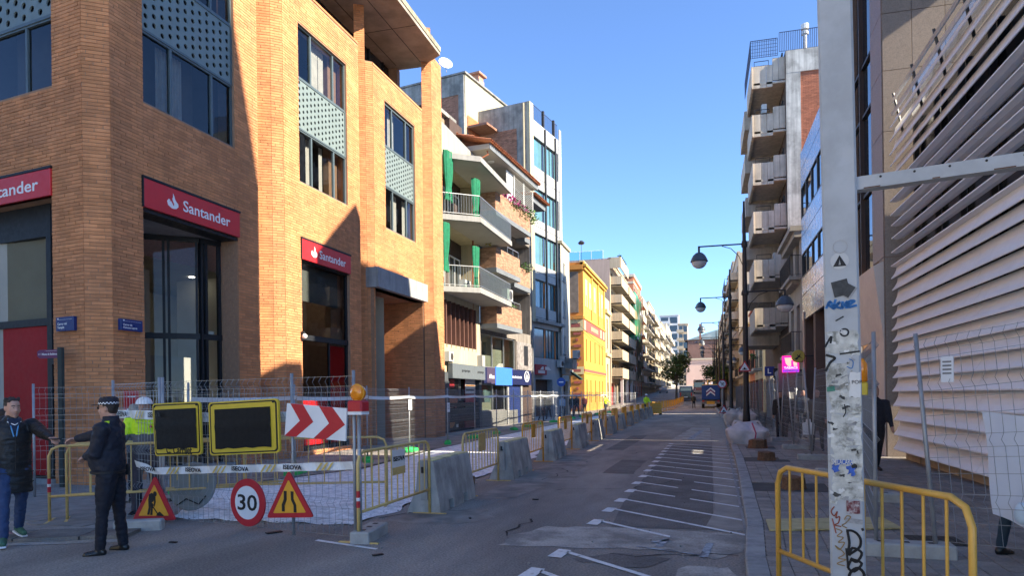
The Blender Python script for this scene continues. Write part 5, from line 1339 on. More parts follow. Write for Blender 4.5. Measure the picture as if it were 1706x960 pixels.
for a, c in ((.6,2.0),(3.0,L-.6)): MB().box(a,c,.3,.36,.1,2.9).build('shop_window', M_shop, b)
# ---- concrete balcony tower
X4 = 4.85
Ya, Yb = AX(1311,300,X4)[1]+.1, 60.
b, f = building('concrete_balcony_tower', 'tall tower with stepped raw concrete balconies and a brick side wall', X4, Yb, 180)
A = lambda x, y: f.at(x, y); L = Yb-Ya; zt = A(1311,72)[1]
MB().box(0,L,0,9,0,zt).build('wall', M_bwood, b)
FF = Frame(f.w(L), 90)
M_plas = mat('weathered_plaster', (.50,.50,.47), .9, var=.14, vs=1.2, streak=.3, bump=.1, mix=(.36,.36,.34), mixs=1.4)
xp = FF.at(1335,250)[0]
MB().box(.02,xp,-.06,.0,0,zt).box(.02,8,-.07,.0,zt-1.3,zt).box(6,8,-.06,0,0,zt-1.3).build('plaster_wall', M_plas, b, FF)
mb = brickface(b, xp, 6, 8, zt-1.3, 0, mat('tower_brick', (.40,.15,.085), .9, var=.1, vs=4, island=.2)); mb.matrix_basis = WM[b.name].inverted() @ FF.m
M_bc = mat('board_concrete', (.52,.45,.36), .85, var=.12, vs=1.6, bump=.2, bs=30, streak=.2)
fz = [FF.at(1300,y)[1] for y in (132,210,285,367,447,540)]
pitch = (fz[0]-fz[-1])/5
fz = [fz[0]-pitch*i for i in range(7)]
for i, z in enumerate(fz):
    if z < 3: continue
    # each balcony: a long front with a stepped near end, ribbed by board joints
    k = 1.9; e = L-.15 if i%2 == 0 else L-.15
    s = MB().box(L-4.6,e,-1.75,.0,z-.12,z).build('balcony_slab', M_bc, b)
    def par(x0,x1,y0,y1,zz0,zz1,nm='balcony_parapet'): return MB().box(x0,x1,y0,y1,zz0,zz1).build(nm, M_bc, b)
    h = 1.15
    par(L-4.6,L-4.48,-1.85,0,z-.3,z+h-.3)
    par(L-4.48,e,-1.85,-1.73,z-.3,z+h-.15)
    n = 5
    for j in range(n):                                        # near end in vertical board panels, the inner one stepping up
        a, c = -1.73+j*1.73/n, -1.73+(j+1)*1.73/n; st = .38 if j >= 3 else 0
        par(e-.12-.03*(j%2),e-.02*(j%2),a+.008,c-.008,z-.3+st,z+h-.15+st,'balcony_panel')
    for j in range(6): MB().box(L-4.4+j*.75,L-3.72+j*.75,-1.88,-1.85,z-.28,z+h-.18).build('balcony_panel', M_bc, b)
    railing(b, [(e-.06,-1.7,z+h-.2),(e-.06,-.9,z+h-.2)], .35, .6, M_rail, th=.02)
    # second row further along
    MB().box(L-10.2,L-5.2,-2.0,-1.9,z-.9,z+.35).box(L-5.3,L-5.2,-1.9,0,z-.9,z+.35).box(L-10.2,L-5.3,-1.9,0,z-.9,z-.7).build('balcony_parapet', M_bc, b)
    window(b, L-3.8, L-1.2, z+.05, z+2.1, -.04, 2, 1, M_bfr, M_gl, .06)
acunit(b, L-1.5,-.4,fz[4]+.9,1.0); acunit(b, L-1.2,-1.0,fz[1]+1.2,.9)
railing(b, [(L-6,-1.9,zt-.2),(L-.1,-1.9,zt-.2),(L-.1,-.4,zt-.2)], 1.1, .1, mat('blue_black_rail', (.03,.04,.08), .5, var=0), th=.02)
railing(b, [(L-.1,-.3,zt),(L-.1,8,zt)], 1.2, .1, MATS['blue_black_rail'], th=.02)
for k in range(5): MB().tube([(L-6,-1.9,zt+k*.2),(L-.1,-1.9,zt+k*.2),(L-.1,-.4,zt+k*.2)], .012, 4).build('rail_wire', MATS['blue_black_rail'], b)
vx, vz = FF.at(1345,40); v = MB().lathe([(.12,0),(.12,1.3),(.2,1.3),(.2,1.45),(.1,1.45),(.1,1.6),(.22,1.6),(.22,1.9),(.02,1.95)], (0,0,0), 10); o = v.build('flue', M_wfr, b); o.matrix_basis = WM[b.name].inverted() @ FF.m @ Matrix.Translation((vx,1.0,zt))
MB().box(0,L-7.5,2.0,8,zt,zt+3.0).build('shadow_attic', M_rconc, b)  # hidden roof mass, added to raise the tower's cast shadow
for z0 in (.1,):
    for i in range(4): MB().box(.5+i*3.6,3.4+i*3.6,-.03,0,.1,3.0).build('shop_window', [M_shop,M_gl,M_bwood,M_gl][i], b)
# ---- lower old houses and blocks beyond the gap
def rblock(*a, **k): return block(*a, right=True, **k)
X5 = 4.9
M_tan = mat('tan_render', (.50,.40,.29), .85, var=.07, vs=.4, streak=.12)
M_grb = mat('grey_beige', (.42,.37,.31), .85, var=.07, vs=.4, streak=.15)
Yg = 63.6
def pxof(Y, X=X5):
    p = Vector((X,Y,1.5)); a = p.x*CC+p.y*SS; d = -p.x*SS+p.y*CC; return PX+FPX*a/d
def yof(Y, z, X=X5):
    d = -X*SS+Y*CC; a = (X*CC+Y*SS)/d; bb = (z-HC)/d; return PY-FPX*(a*math.sin(ROLL)+bb*math.cos(ROLL))
def rb(name, label, Y0, Y1, h, wm, fm, fl_, bal=None, bm=None, seed=0, group=None):
    return rblock(name, label, X5, pxof(Y0), pxof(Y1), yof(Y0,h), wm, fm, fl_, 3.8, bal, bm, group=group, seed=seed, und=M_under)
gr = 'houses along the right of the street'
rb('old_street_house','low cream house with iron balconies beyond the concrete tower',63.6,73,9.6,M_cream,M_cream,1,dict(x=[(.1,.4),(.6,.9)],d=.7,t='rail'),M_rail,1,gr)
rb('old_street_house','low reddish house between two cream houses on the right',73.2,81,10.2,mat('red_render', (.40,.16,.10), .85, var=.08),M_tan,1,dict(x=[(.2,.8)],d=.6,t='rail'),M_rail,2,gr)
rb('old_street_house','ochre two storey house on the right past the reddish one',81.2,92,9.4,mat('ochre_render', (.52,.40,.2), .85, var=.08),M_tan,1,dict(x=[(.1,.45),(.55,.9)],d=.7,t='rail'),M_rail,3,gr)
rb('old_street_house','grey two storey house before the tall tan block',92.2,104,10.0,M_grb,M_grb,1,dict(x=[(.2,.8)],d=.7,t='rail'),M_rail,4,gr)
rb('tan_block','tall tan block with a blank side wall rising behind the street lamps',104.2,122,22.5,M_tan,M_tan,6,dict(x=[(.1,.45),(.55,.95)],d=1.2,t='solid'),M_tan,5)
rb('grey_block','grey block with a roof terrace just past the tall tan block',122.2,140,24.5,M_grb,M_grb,7,dict(x=[(.1,.45),(.55,.95)],d=1.3,t='rail'),M_rail,6)
rb('white_block','white block with balconies at the far right end of the street',140.3,175,20,M_wht,M_wht,6,dict(x=[(.05,.3),(.36,.62),(.7,.95)],d=1.4,t='solid'),M_wht,7)
rb('far_row_block','far cream block closing the right row',175.5,230,17,M_bei,M_bei,5,dict(x=[(.05,.3),(.36,.62),(.7,.95)],d=1.4,t='solid'),M_bei,8)
# ---- projecting shop signs
def psign(name, label, px, py, Y, w, h, m, th=.14, cat='sign'):
    p = AY(px, py, Y); t = thing(name, label, cat, TR(p)); 
    MB().bbox(-w/2,w/2,-th/2,th/2,-h/2,h/2,.01).build('panel', m, t)
    MB().box(w/2,max(w/2+.05,4.6-p[0]),-.02,.02,h*.1,h*.1+.05).build('bracket', M_rail, t); return t
t = psign('tobacco_sign','glowing magenta tobacconist box sign over the right pavement',1317,607,35.5,.74,.78,mat('magenta_light', (.75,.01,.22), .4, var=.05, emit=.35))
MB().prism([(-.27,.3),(.24,.3),(.24,.17),(.02,.17),(.02,-.1),(-.1,-.12),(-.22,.04)], 'y', -.08,-.071).prism([(.1,.1),(.28,.1),(.28,-.1),(.14,-.1)], 'y', -.08,-.071).build('emblem', mat('coral_light', (1,.22,.18), .4, var=0, emit=.5), t)
lettering('TABACS', .14, mat('pink_light', (1,.35,.6), .4, var=0, emit=.5), t, 0,-.18,-.074,.02,.6)
MB().box(-.36,.36,-.076,-.071,-.38,-.25).build('band', mat('violet_light', (.22,.02,.5), .4, var=0, emit=.3), t)
lettering('TABACO', .13, M_white, t, 0,-.315,-.078,.02,.6)
t = thing('round_sign', 'round yellow post sign with a dark emblem above the magenta sign', 'sign', TR(AY(1329.5,594,34.5)))
MB().lathe([(.0,-.09),(.27,-.09),(.29,-.05),(.29,.05),(.27,.09),(0,.09)], (0,0,0), 20, 'y').build('panel', mat('post_yellow', (.55,.44,.08), .5, var=.05), t)
MB().prism([(-.17,-.12),(-.02,-.02),(-.06,.10),(.02,.02),(.1,.14),(.08,-.02),(.18,-.1),(.03,-.05),(-.06,-.16)], 'y', -.1,-.091).build('emblem', M_dark, t)
MB().box(.29,1.6,-.02,.02,-.02,.03).build('bracket', M_rail, t)
t = psign('blue_sign','small square blue sign with a white letter on the right facades',1282,619,40.,.5,.5,mat('blue_sign_paint', (.012,.03,.22), .4, var=.03),.08)
lettering('L', .38, M_white, t, -.02,0,-.042,.03)
t = psign('black_sign','black box sign with a pale ring below a grey cabinet',1297,624,38.5,.5,.62,M_dark,.12)
MB().lathe([(.14,-.07),(.2,-.07),(.2,-.062),(.14,-.062)],(0,0,0),16,'y').build('emblem', M_al, t)
t = psign('sign_cabinet','grey metal cabinet carrying the magenta sign',1311,632,36.2,.8,1.5,mat('grey_cabinet', (.22,.21,.2), .6, var=.08),.3)
t = psign('white_banner','tall pale banner with blue lettering hung low on the right houses',1288,667,44,.7,2.0,mat('pale_banner', (.42,.46,.44), .7, var=.1),.06)
lettering('saver', .36, mat('banner_blue', (.03,.12,.3), .6, var=0), t, -.1,.1,-.034,.01,None,R_(-90))

# ---- the cream corner house across the side street, seen only as a reflection in the bank windows
b, f = building('cream_corner_house', 'cream corner house across the side street, mirrored in the bank windows', -13.5, -34, 0)
MB().wall(0,34,0,14,[(2+i*4,3.4+i*4,z,z+2) for i in range(8) for z in (4.5,8,11)],.3).build('wall', M_cream, b)
MB().box(33.7,34,.01,60,0,16).build('flank_wall', M_cream, b); MB().box(0,34,.3,16,13.8,14).build('roof', M_terra, b)  # flank runs past the house, lengthened to block sky from shopfront reflections
for i in range(8):
    for z in (4.5,8,11): window(b, 2+i*4, 3.4+i*4, z, z+2, .2, 2, 1, M_wfr, M_gl)
# ================================================================ ROADWORKS FURNITURE
M_yb = mat('barrier_yellow', (.62,.36,.07), .5, var=.08, vs=9, mix=(.36,.18,.05), mixs=22, mixlo=.62, mixhi=.72, spec=.4)
M_yp = mat('barrier_pale_yellow', (.62,.44,.16), .55, var=.08, vs=9, mix=(.40,.27,.10), mixs=20, mixlo=.6, mixhi=.72)
M_yo = mat('barrier_orange_yellow', (.74,.36,.03), .5, var=.08, vs=9, mix=(.4,.18,.03), mixs=22, mixlo=.62, mixhi=.72)
M_jer = mat('barrier_concrete', (.46,.45,.42), .9, var=.16, vs=2.4, bump=.3, bs=60, streak=.2, mix=(.34,.33,.31), mixs=2)
M_jtop = mat('barrier_top_yellow', (.75,.71,.33), .85, var=.1, vs=5, mix=(.35,.35,.25), mixs=5)
M_wire = mat('galvanised_wire', (.30,.31,.32), .45, metal=.6, var=.06, vs=8)
M_post = mat('galvanised_post', (.36,.37,.38), .5, metal=.5, var=.1, vs=8)
M_grn = mat('green_plastic', (.035,.55,.12), .5, var=.08, vs=6)
M_cbase = mat('base_concrete', (.36,.36,.34), .9, var=.16, vs=5, bump=.3, bs=70)
M_sred = mat('sign_red', (.45,.018,.03), .45, var=.06, vs=5)
M_sorg = mat('sign_amber', (.72,.36,.03), .5, var=.06, vs=4)
M_syel = mat('sign_yellow', (.62,.46,.04), .5, var=.05, vs=4)
M_swht = mat('sign_white', (.72,.74,.76), .5, var=.05, vs=3)
M_blk = mat('black_print', (.012,.012,.013), .6, var=0)
M_film = mat('black_plastic_film', (.008,.008,.009), .5, var=.1, vs=6, bump=.12, bs=12, spec=.22)
M_tape = mat('white_tape', (.70,.71,.70), .5, var=.05, vs=8)
M_tyel = mat('tape_yellow', (.62,.45,.12), .5, var=.05, vs=8)
WMC = {}
def barrier(p, q, label, m, group=None, plate=None, h=1.08, nrod=11, z=0., band=False):
    p, q = Vector((p[0],p[1])), Vector((q[0],q[1])); L = (q-p).length; a = math.atan2(q.y-p.y, q.x-p.x)
    key = (round(L,2), m.name, nrod, h, bool(plate), band)
    M = TR((p.x,p.y,z), a)
    if key in WMC:
        return dup(WMC[key], M, label)
    t = thing('pedestrian_barrier', label, 'barrier', M, group=group)
    r = .0205; c = .14; zr = .36
    pts = [(0,0,.0),(0,0,h-c),(c*.3,0,h-c*.3),(c,0,h),(L-c,0,h),(L-c*.3,0,h-c*.3),(L,0,h-c),(L,0,.0)]
    MB().tube(pts, r, 8).build('tube_frame', m, t, smooth=True)
    MB().tube([(0,0,zr),(L,0,zr)], r*.9, 8).build('bottom_rail', m, t, smooth=True)
    for i in range(nrod):
        x = L*(i+1)/(nrod+1)
        MB().tube([(x,0,zr),(x,0,h-.01)], .0095, 6, False).build('rod', m, t, smooth=True)
    for x in (.0, L): MB().box(x-.02,x+.02,-.26,.26,.0,.015).build('foot', m, t)
    if plate:
        g = MB().box(L*.42,L*.60,-.012,.012,h-.38,h-.05).build('plate', M_tape if plate == 'w' else m, t)
        if plate == 'w':
            lettering('ISEOVA', .085, M_blk, g, L*.51, h-.17, -.016, .02, L*.16)
            MB().box(L*.42,L*.60,-.015,-.012,h-.38,h-.28).build('stripe', m, g)
    if band:
        MB().tube([(0,0,.42),(0,0,.62)], r*1.12, 8).build('red_band', M_sred, t); MB().tube([(0,0,.50),(0,0,.54)], r*1.15, 8).build('white_band', M_swht, t)
    WMC[key] = t; return t
def jersey_mesh():
    L = 1.75; pr = [(-.30,.0),(-.28,.06),(-.15,.77),(.15,.77),(.225,.09),(.23,0)]
    up = MB(); 
    def at(z):
        def lerp(a, b): return a[0]+(b[0]-a[0])*(z-a[1])/(b[1]-a[1])
        return lerp(pr[1],pr[2]), lerp(pr[4],pr[3])
    l, r = at(.15)
    return L, pr, (l, r)
JL, JP, (jl, jr) = jersey_mesh()
def jersey(x, y, label, group, a=0., first=[None]):
    M = TR((x,y,0), a)
    if first[0] is not None: return dup(first[0], M, label)
    t = thing('concrete_barrier', label, 'barrier', M, group=group)
    m = MB(); m.prism([(-.24,.15),(-.15,.36),(-.118,.75),(-.10,.775),(.10,.775),(.12,.75),(jr,.15)][::-1], 'y', 0, JL)
    for a0, a1 in ((0,.42),(.62,1.12),(1.32,JL)):
        m.prism([(-.30,0),(-.28,.06),(-.24,.1501),(jr,.1501),(.225,.09),(.23,0)][::-1], 'y', a0, a1)
    m.prism([(-.05,.2),(-.05,.79),(.05,.79),(.05,.2)][::-1], 'y', -.06, .0)
    m.build('body', M_jer, t)
    MB().box(-.105,.105,.01,JL-.01,.77,.785).build('top_face', M_jtop, t)
    MB().tube([(.0,-.06,.62),(.0,-.12,.62),(0,-.12,.7)], .02, 6).build('lifting_hook', M_rail, t)
    first[0] = t; return t
ords2 = ['', *'first second third fourth fifth sixth seventh eighth ninth tenth eleventh twelfth thirteenth fourteenth fifteenth sixteenth seventeenth eighteenth nineteenth twentieth'.split()]
ords = ['nearest','second','third','fourth','fifth','sixth','seventh','eighth','ninth','tenth','eleventh','twelfth','thirteenth','fourteenth']
barrier((-3.97,7.56),(-3.93,9.70),'yellow tube barrier with a firm plate, nearest at the left edge of the road',M_yp,'yellow barriers between the concrete blocks','w',band=True)
gj = 'concrete barriers along the works'
for k in range(12):
    y = 9.72+4.22*k; x = -4.0-.012*k
    jersey(x, y, f'{ords[k]} grey concrete barrier from the camera along the left works edge', gj, R_(1.))
    barrier((x-.05,y+JL+.08),(x-.06,y+JL+2.28),f'yellow tube barrier filling the gap beyond the {ords[k]} concrete barrier', M_yo if k > 0 else M_yp, 'yellow barriers between the concrete blocks', 'p')
for k in range(14):
    y = 61.5+3.0*k
    barrier((-4.4+.12*k,y),(-4.32+.12*k,y+2.2),f'far orange yellow barrier, {ords2[k+1]} in the row beyond the concrete barriers',M_yo,'far orange barriers along the left lane',z=RZ(y),nrod=9)
def solidb(x, y, lab, ang):
    t = thing('plastic_barrier', lab, 'barrier', TR((x,y,RZ(y)), ang)); m = MB().bbox(-.45,.45,-.03,.03,.12,1.0,.02); m.build('panel', M_yo, t)
    for a in (-.35,.35): MB().box(a-.1,a+.1,-.3,.3,0,.12).build('foot', M_blk, t)
    for k in range(5): MB().box(-.4,.4,-.04,-.03,.25+k*.14,.30+k*.14).build('rib', M_yp, t)
solidb(-3.9,61.0,'solid orange plastic barrier set across the end of the concrete row',0.)
# ---- mesh fence panels
def mesh_panel(L, h=2.0, dx=.1, dz=.2, r=.0028):
    m = MB(); bends = (.45,1.0,1.55,1.93)
    def prof():
        p = [(0,.06)]
        for b in bends: p += [(0,b-.06),(.045,b),(0,b+.06)]
        p.append((0,h)); return [q for q in p if q[1] <= h]
    pf = prof()
    n = int(L/dx)
    for i in range(n+1):
        x = L*i/n; m.tube([(x,-y,z) for y,z in pf], r, 3, False)
    z = .06
    for z in [.06,.25,.39,.51,.7,.85,.94,1.06,1.25,1.4,1.49,1.61,1.8,1.87,1.99]:
        m.tube([(0,0,z),(L,0,z)], r, 3, False)
    return m
FCH = {}
def fence(p, q, label, group, posts=(1,1), lean=0., z=0., h=2.0, cat='fence', tilt=0.):
    p, q = Vector((p[0],p[1])), Vector((q[0],q[1])); L = round((q-p).length,2); a = math.atan2(q.y-p.y, q.x-p.x)
    t = thing('mesh_fence_panel', label, cat, TR((p.x,p.y,z),a) @ Matrix.Rotation(lean,4,'X') @ Matrix.Rotation(tilt,4,'Y'), group=group)
    key = (L,h)
    if key not in FCH: FCH[key] = mesh_panel(L,h).mesh('wire_mesh', M_wire)
    link(FCH[key], 'wire_mesh', t, kind='stuff')
    for i, x in enumerate((0.0,L)):
        if posts[i]:
            if 'post' not in FCH: FCH['post'] = MB().tube([(0,0,0),(0,0,2.06)], .021, 8).mesh('post', M_post, True)
            link(FCH['post'], 'post', t, loc=(x,0,0))
    return t
gl_ = 'mesh fence panels along the left pavement'
LP = [(-11.6,9.9),(-9.27,11.05),(-8.97,14.1),(-8.74,17.2),(-9.0,20.6),(-9.02,24.1),(-9.1,27.5),(-9.2,31),(-9.3,34.4),(-9.4,37.8),(-9.45,41.2),(-9.4,44.6),(-9.4,48),(-9.4,51.5),(-9.3,55),(-9.2,58.5),(-9.1,62),(-9,65.5),(-8.9,69),(-8.8,72.5),(-8.6,76),(-8.4,79.5),(-8.2,83),(-8.0,86.5)]
for i, (p, q) in enumerate(zip(LP, LP[1:])):
    fence(p, q, ['mesh fence panel across the bank corner behind the policeman','mesh fence panel in front of the first bank window','mesh fence panel in front of the second bank window','mesh fence panel before the brick portal','mesh fence panel beyond the brick portal beside the bakery'][i] if i < 5 else f'{ords2[i-4]} mesh fence panel past the bakery along the left pavement', gl_)
gb = 'green plastic fence feet'
for i, p in enumerate(LP[1:20]):
    M = TR((p[0],p[1],.012), R_(90+(-20+13*(i*7%5))))
    lab = f'bright green plastic fence foot, {("first","second","third","fourth","fifth")[i]} along the gravel from the policeman' if i < 5 else f'small bright green fence foot, {ords2[i-4]} past the bakery on the left pavement'
    if i == 0:
        gt = thing('plastic_block', lab, 'fence foot', M, group=gb)
        MB().bbox(-.36,.36,-.12,.12,0,.10,.02).build('block', M_grn, gt); MB().bbox(-.16,.16,-.10,.10,.10,.14,.015).build('socket', M_grn, gt)
        for s in (-1,1): MB().tube([(s*.25,-.1,.1),(s*.25,0,.14),(s*.25,.1,.1)], .012, 5).build('handle', M_grn, gt)
    else: dup(gt, M, lab)
FSA = math.degrees(math.atan2(3.38,-.71)); FS = Frame((-7.42,8.33), FSA)
fence((-7.42,8.33),(-4.04,7.62),'mesh fence panel carrying the road signs and tape in the foreground','front mesh fence')
fence((-9.0,9.05),(-7.5,8.36),'short mesh fence panel behind the policeman joined to the sign panel','front mesh fence')
def kblock(x, y, a, lab, sz=(.72,.24,.14), z=0., group=None):
    t = thing('fence_block', lab, 'fence foot', TR((x,y,z),a), group=group); m = MB().bbox(-sz[0]/2,sz[0]/2,-sz[1]/2,sz[1]/2,0,sz[2],.015); m.build('block', M_cbase, t)
    for k in (-.22,0,.22): MB().box(k-.03,k+.03,-.03,.03,sz[2]-.0,sz[2]+.003).build('socket', M_blk, t)
    return t
kblock(-3.98,7.86,R_(97),'grey concrete foot at the nearest yellow barrier post')
t = thing('kerb_block', 'loose grey kerb stone lying behind the policeman shoes', 'kerb stone', TR((G(232,884)[0],G(232,884)[1],0),R_(25))); MB().bbox(-.30,.30,-.09,.09,0,.14,.02).build('block', M_cbase, t)
# ---- signs on the panel
class Q4:
    def __init__(s, pts, y=-.05):
        s.c = [FS.at(*p) for p in pts]; s.y = y                    # tl, tr, br, bl
    def __call__(s, u, v, dy=0.):
        a, b, c, d = s.c
        x = (a[0]*(1-u)+b[0]*u)*(1-v)+(d[0]*(1-u)+c[0]*u)*v; z = (a[1]*(1-u)+b[1]*u)*(1-v)+(d[1]*(1-u)+c[1]*u)*v
        return (x, s.y-dy, z)
    def base(s): p = s(.5,1); return FS.m @ Matrix.Translation((p[0],s.y,p[2]))
def plate(q, poly, m, name, parent, y0=0., th=.004):
    """flat piece given in the sign's own u,v"""
    mb = MB(); o = q(.5,1)
    P_ = [q(u,v,0) for u,v in poly]; n = len(P_)
    f = [(x-o[0], -y0-th, z-o[2]) for x,_,z in P_]; k = [(x-o[0], -y0, z-o[2]) for x,_,z in P_]
    mb._add(f+k, [tuple(range(n)), tuple(range(2*n-1,n-1,-1))]+[(i+n,(i+1)%n+n,(i+1)%n,i) for i in range(n)])
    return mb.build(name, m, parent)
def rrect(u0,u1,v0,v1,ru,rv,n=4):
    out = []
    for cu,cv,a0 in ((u1-ru,v0+rv,-90),(u1-ru,v1-rv,0),(u0+ru,v1-rv,90),(u0+ru,v0+rv,180)):
        for i in range(n+1): a = R_(a0+90*i/n); out.append((cu+ru*math.cos(a), cv+rv*math.sin(a)))
    return out
def board(label, pts, inner, txt=None, bag=0):
    q = Q4(pts); t = thing('covered_road_sign', label, 'road sign', q.base())
    plate(q, rrect(0,1,0,1,.05,.07), M_syel, 'panel', t, 0, .03)
    ring = rrect(.02,.98,.025,.975,.045,.06); plate(q, ring, M_blk, 'border', t, .03, .002); plate(q, rrect(.04,.96,.05,.95,.04,.05), M_syel, 'face', t, .0325, .002)
    if txt:
        o = q(.5,1); a = q(inner[0]+.20,inner[3]+.035); b2 = q(inner[1]-.12,inner[3]+.035)
        lettering(txt, .16, M_blk, t, (a[0]+b2[0])/2-o[0], (a[2]+b2[2])/2-o[2], -.037, .02, b2[0]-a[0])
    mb = MB(); N = 9; ids = []; rnd = random.Random(len(label)); o = q(.5,1)
    for j in range(N+1):
        for i in range(N+1):
            u = inner[0]+(inner[1]-inner[0])*i/N; v = inner[2]+(inner[3]-inner[2])*j/N
            if j == N: v += .012*math.sin(i*2.3)
            p = q(u,v); cr = .007 if j == 4 else 0
            ids.append((p[0]-o[0], -.042-rnd.uniform(0,.003)-cr, p[2]-o[2]))
    mb._add(ids, [(j*(N+1)+i,(j+1)*(N+1)+i,(j+1)*(N+1)+i+1,j*(N+1)+i+1) for j in range(N) for i in range(N)])
    mb.build('plastic_cover', M_film, t, smooth=True)
    for v in (.25,.75):
        p = q(.5,v); a = q(0,v); MB().box(a[0]-o[0]+.05,-(a[0]-o[0])-.05,.0,.03,p[2]-o[2]-.02,p[2]-o[2]+.02).build('rear_rail', M_post, t)
    for u in (.06,.94): p = q(u,.06); MB().lathe([(.012,-.05),(.012,-.036)],(p[0]-o[0],0,p[2]-o[2]),8,'y').build('bolt', M_blk, t)
    return t
board('smaller yellow road sign covered in black plastic, beside the policeman', [(262,673),(341,669),(344,757),(267,760)], (.06,.93,.12,.87), 'C. Carrilet')
board('larger yellow road sign covered in black plastic', [(355,671),(471,664),(474,754),(358,759)], (.10,.90,.14,.88))
q = Q4([(485,672),(584,681),(582,735),(481,726)]); t = thing('chevron_sign', 'white arrow board with two red chevrons pointing right', 'road sign', q.base())
plate(q, [(0,0),(1,0),(1,1),(0,1)], M_swht, 'panel', t, 0, .02)
plate(q, [(.06,.0),(.28,.0),(.47,.5),(.20,1),(.0,1),(.245,.5)], M_sred, 'chevron', t, .021, .002); plate(q, [(.55,0),(.77,0),(.985,.5),(.69,1),(.49,1),(.73,.5)], M_sred, 'chevron', t, .021, .002)
pp = FS.at(484,700)
t = thing('sign_post', 'galvanised post behind the arrow board', 'post', FS.m @ Matrix.Translation((pp[0],.03,0))); MB().tube([(0,0,0),(0,0,2.05)], .022, 8).build('tube', M_post, t, smooth=True)
def lathe_ring(m, name, parent, r0, r1, y): 
    mb = MB(); n = 40
    for k in range(n):
        a, b = 2*math.pi*k/n, 2*math.pi*(k+1)/n
        mb.quad(*[(rr*math.cos(g),y,rr*math.sin(g)) for rr,g in ((r0,b),(r0,a),(r1,a),(r1,b))])
    return mb.build(name, m, parent)
def round_sign(label, px, py, rad, txt):
    x, z = FS.at(px,py); t = thing('speed_sign', label, 'road sign', FS.m @ Matrix.Translation((x,-.06,z)))
    MB().lathe([(.0,-.012),(rad*.985,-.012),(rad,-.006),(rad,.012),(0,.012)], (0,0,0), 40, 'y').build('panel', M_sred, t)
    MB().lathe([(.0,-.0155),(rad*.70,-.0155),(rad*.70,-.0125),(0,-.0125)], (0,0,0), 40, 'y').build('face', M_swht, t)
    lettering(txt, rad*.92, M_blk, t, 0,-rad*.03,-.018,.012,rad*1.12); return t
x0, z0 = FS.at(419,797); x1, z1 = FS.at(419,877)
round_sign('round red and white speed limit sign reading 30', 419, 837, (z0-z1)/2*.99, '30')
def tri_sign(label, apex, bl, br, draw):
    A_, B_, C_ = FS.at(*apex), FS.at(*bl), FS.at(*br); cx, cz = [(A_[i]+B_[i]+C_[i])/3 for i in (0,1)]
    t = thing('warning_sign', label, 'road sign', FS.m @ Matrix.Translation((cx,-.07,cz)))
    loc = [(p[0]-cx,p[1]-cz) for p in (B_,C_,A_)]
    def tri(k, m, nm, y0, th, rd):
        pts = []
        V = [Vector(p)*k for p in loc]
        for i in range(3):
            p, a, c = V[i], V[i-1], V[(i+1)%3]; d0 = (a-p).normalized()*rd; d1 = (c-p).normalized()*rd
            for s in (0,.33,.67,1): w = p+d0*(1-s)**2+d1*s**2; pts.append((w.x,w.y))
        return MB().prism(pts, 'y', y0-th, y0).build(nm, m, t)
    tri(1.0, M_sred, 'panel', .01, .02, .05); tri(.70, M_sorg, 'face', -.0102, .003, .02)
    s = (loc[1][0]-loc[0][0])
    g = MB(); draw(g, s); g.build('pictogram', M_blk, t); return t
def men(g, s):
    y = (-.017,-.0135); P_ = lambda pts: g.prism([(a*s,b*s) for a,b in pts], 'y', *y)
    P_([(-.02+.042*math.cos(k*.785)+.055,.175+.042*math.sin(k*.785)) for k in range(8)])
    P_([(-.12,.08),(-.10,.165),(-.03,.19),(.02,.15),(.0,.06),(-.06,.03)])            # back
    P_([(.0,.15),(.045,.13),(.05,.05),(.02,-.02),(-.0,-.01),(.015,.05)])               # arm
    P_([(-.12,.08),(-.06,.03),(-.07,-.06),(-.10,-.15),(-.15,-.15),(-.115,-.04)])       # hind leg
    P_([(-.06,.05),(.0,.02),(-.02,-.05),(-.03,-.15),(-.08,-.15),(-.06,-.05)])          # front leg
    P_([(-.06,.03),(.115,-.13),(.10,-.145),(-.07,.02)])                                # shovel
    P_([(.06,-.15),(.24,-.15),(.19,-.115),(.14,-.085),(.09,-.11)])                     # heap
def narrow(g, s):
    y = (-.017,-.0135); P_ = lambda pts: g.prism([(a*s,b*s) for a,b in pts], 'y', *y)
    P_([(-.15,-.16),(-.09,-.16),(-.09,-.06),(-.045,.03),(-.045,.17),(-.105,.17),(-.105,.04),(-.15,-.05)])
    P_([(.10,-.16),(.16,-.16),(.155,-.04),(.10,.05),(.10,.17),(.04,.17),(.05,.03),(.10,-.05)])
tri_sign('triangular roadworks sign with a digging man, beside the policeman', (266,792), (229,866), (301,866), men)
tri_sign('triangular road narrows sign right of the speed limit sign', (488,783), (452,862), (530,861), narrow)
# ---- beacon
x, z = FS.at(594,655); bx = FS.at(598,700)[0]
t = thing('warning_beacon', 'round amber warning lamp on a red battery box at the right fence post', 'beacon', FS.m @ Matrix.Translation((bx,0,0)))
MB().tube([(0,0,0),(0,0,z-.2)], .024, 8).build('post', M_post, t, smooth=True)
MB().bbox(-.11,.11,-.09,.07,z-.22,z-.09,.02).build('battery_box', M_sred, t); MB().bbox(-.108,.108,-.088,.068,z-.26,z-.22,.01).build('base_band', M_swht, t)
MB().lathe([(.0,-.07),(.06,-.065),(.095,-.035),(.1,0),(.095,.035),(.06,.065),(0,.07)], (-.01,0,z), 18, 'y').build('lens', mat('amber_lens', (.85,.28,.01), .15, var=.1, vs=20, spec=.6, coat=.5), t, smooth=True)
MB().tube([(-.01,0,z-.12),(-.01,0,z-.08)], .05, 8).build('neck', M_sorg, t)
lathe_ring(M_sorg,'lens_ring',t,.095,.108,-.02).location = (-.01,0,z)
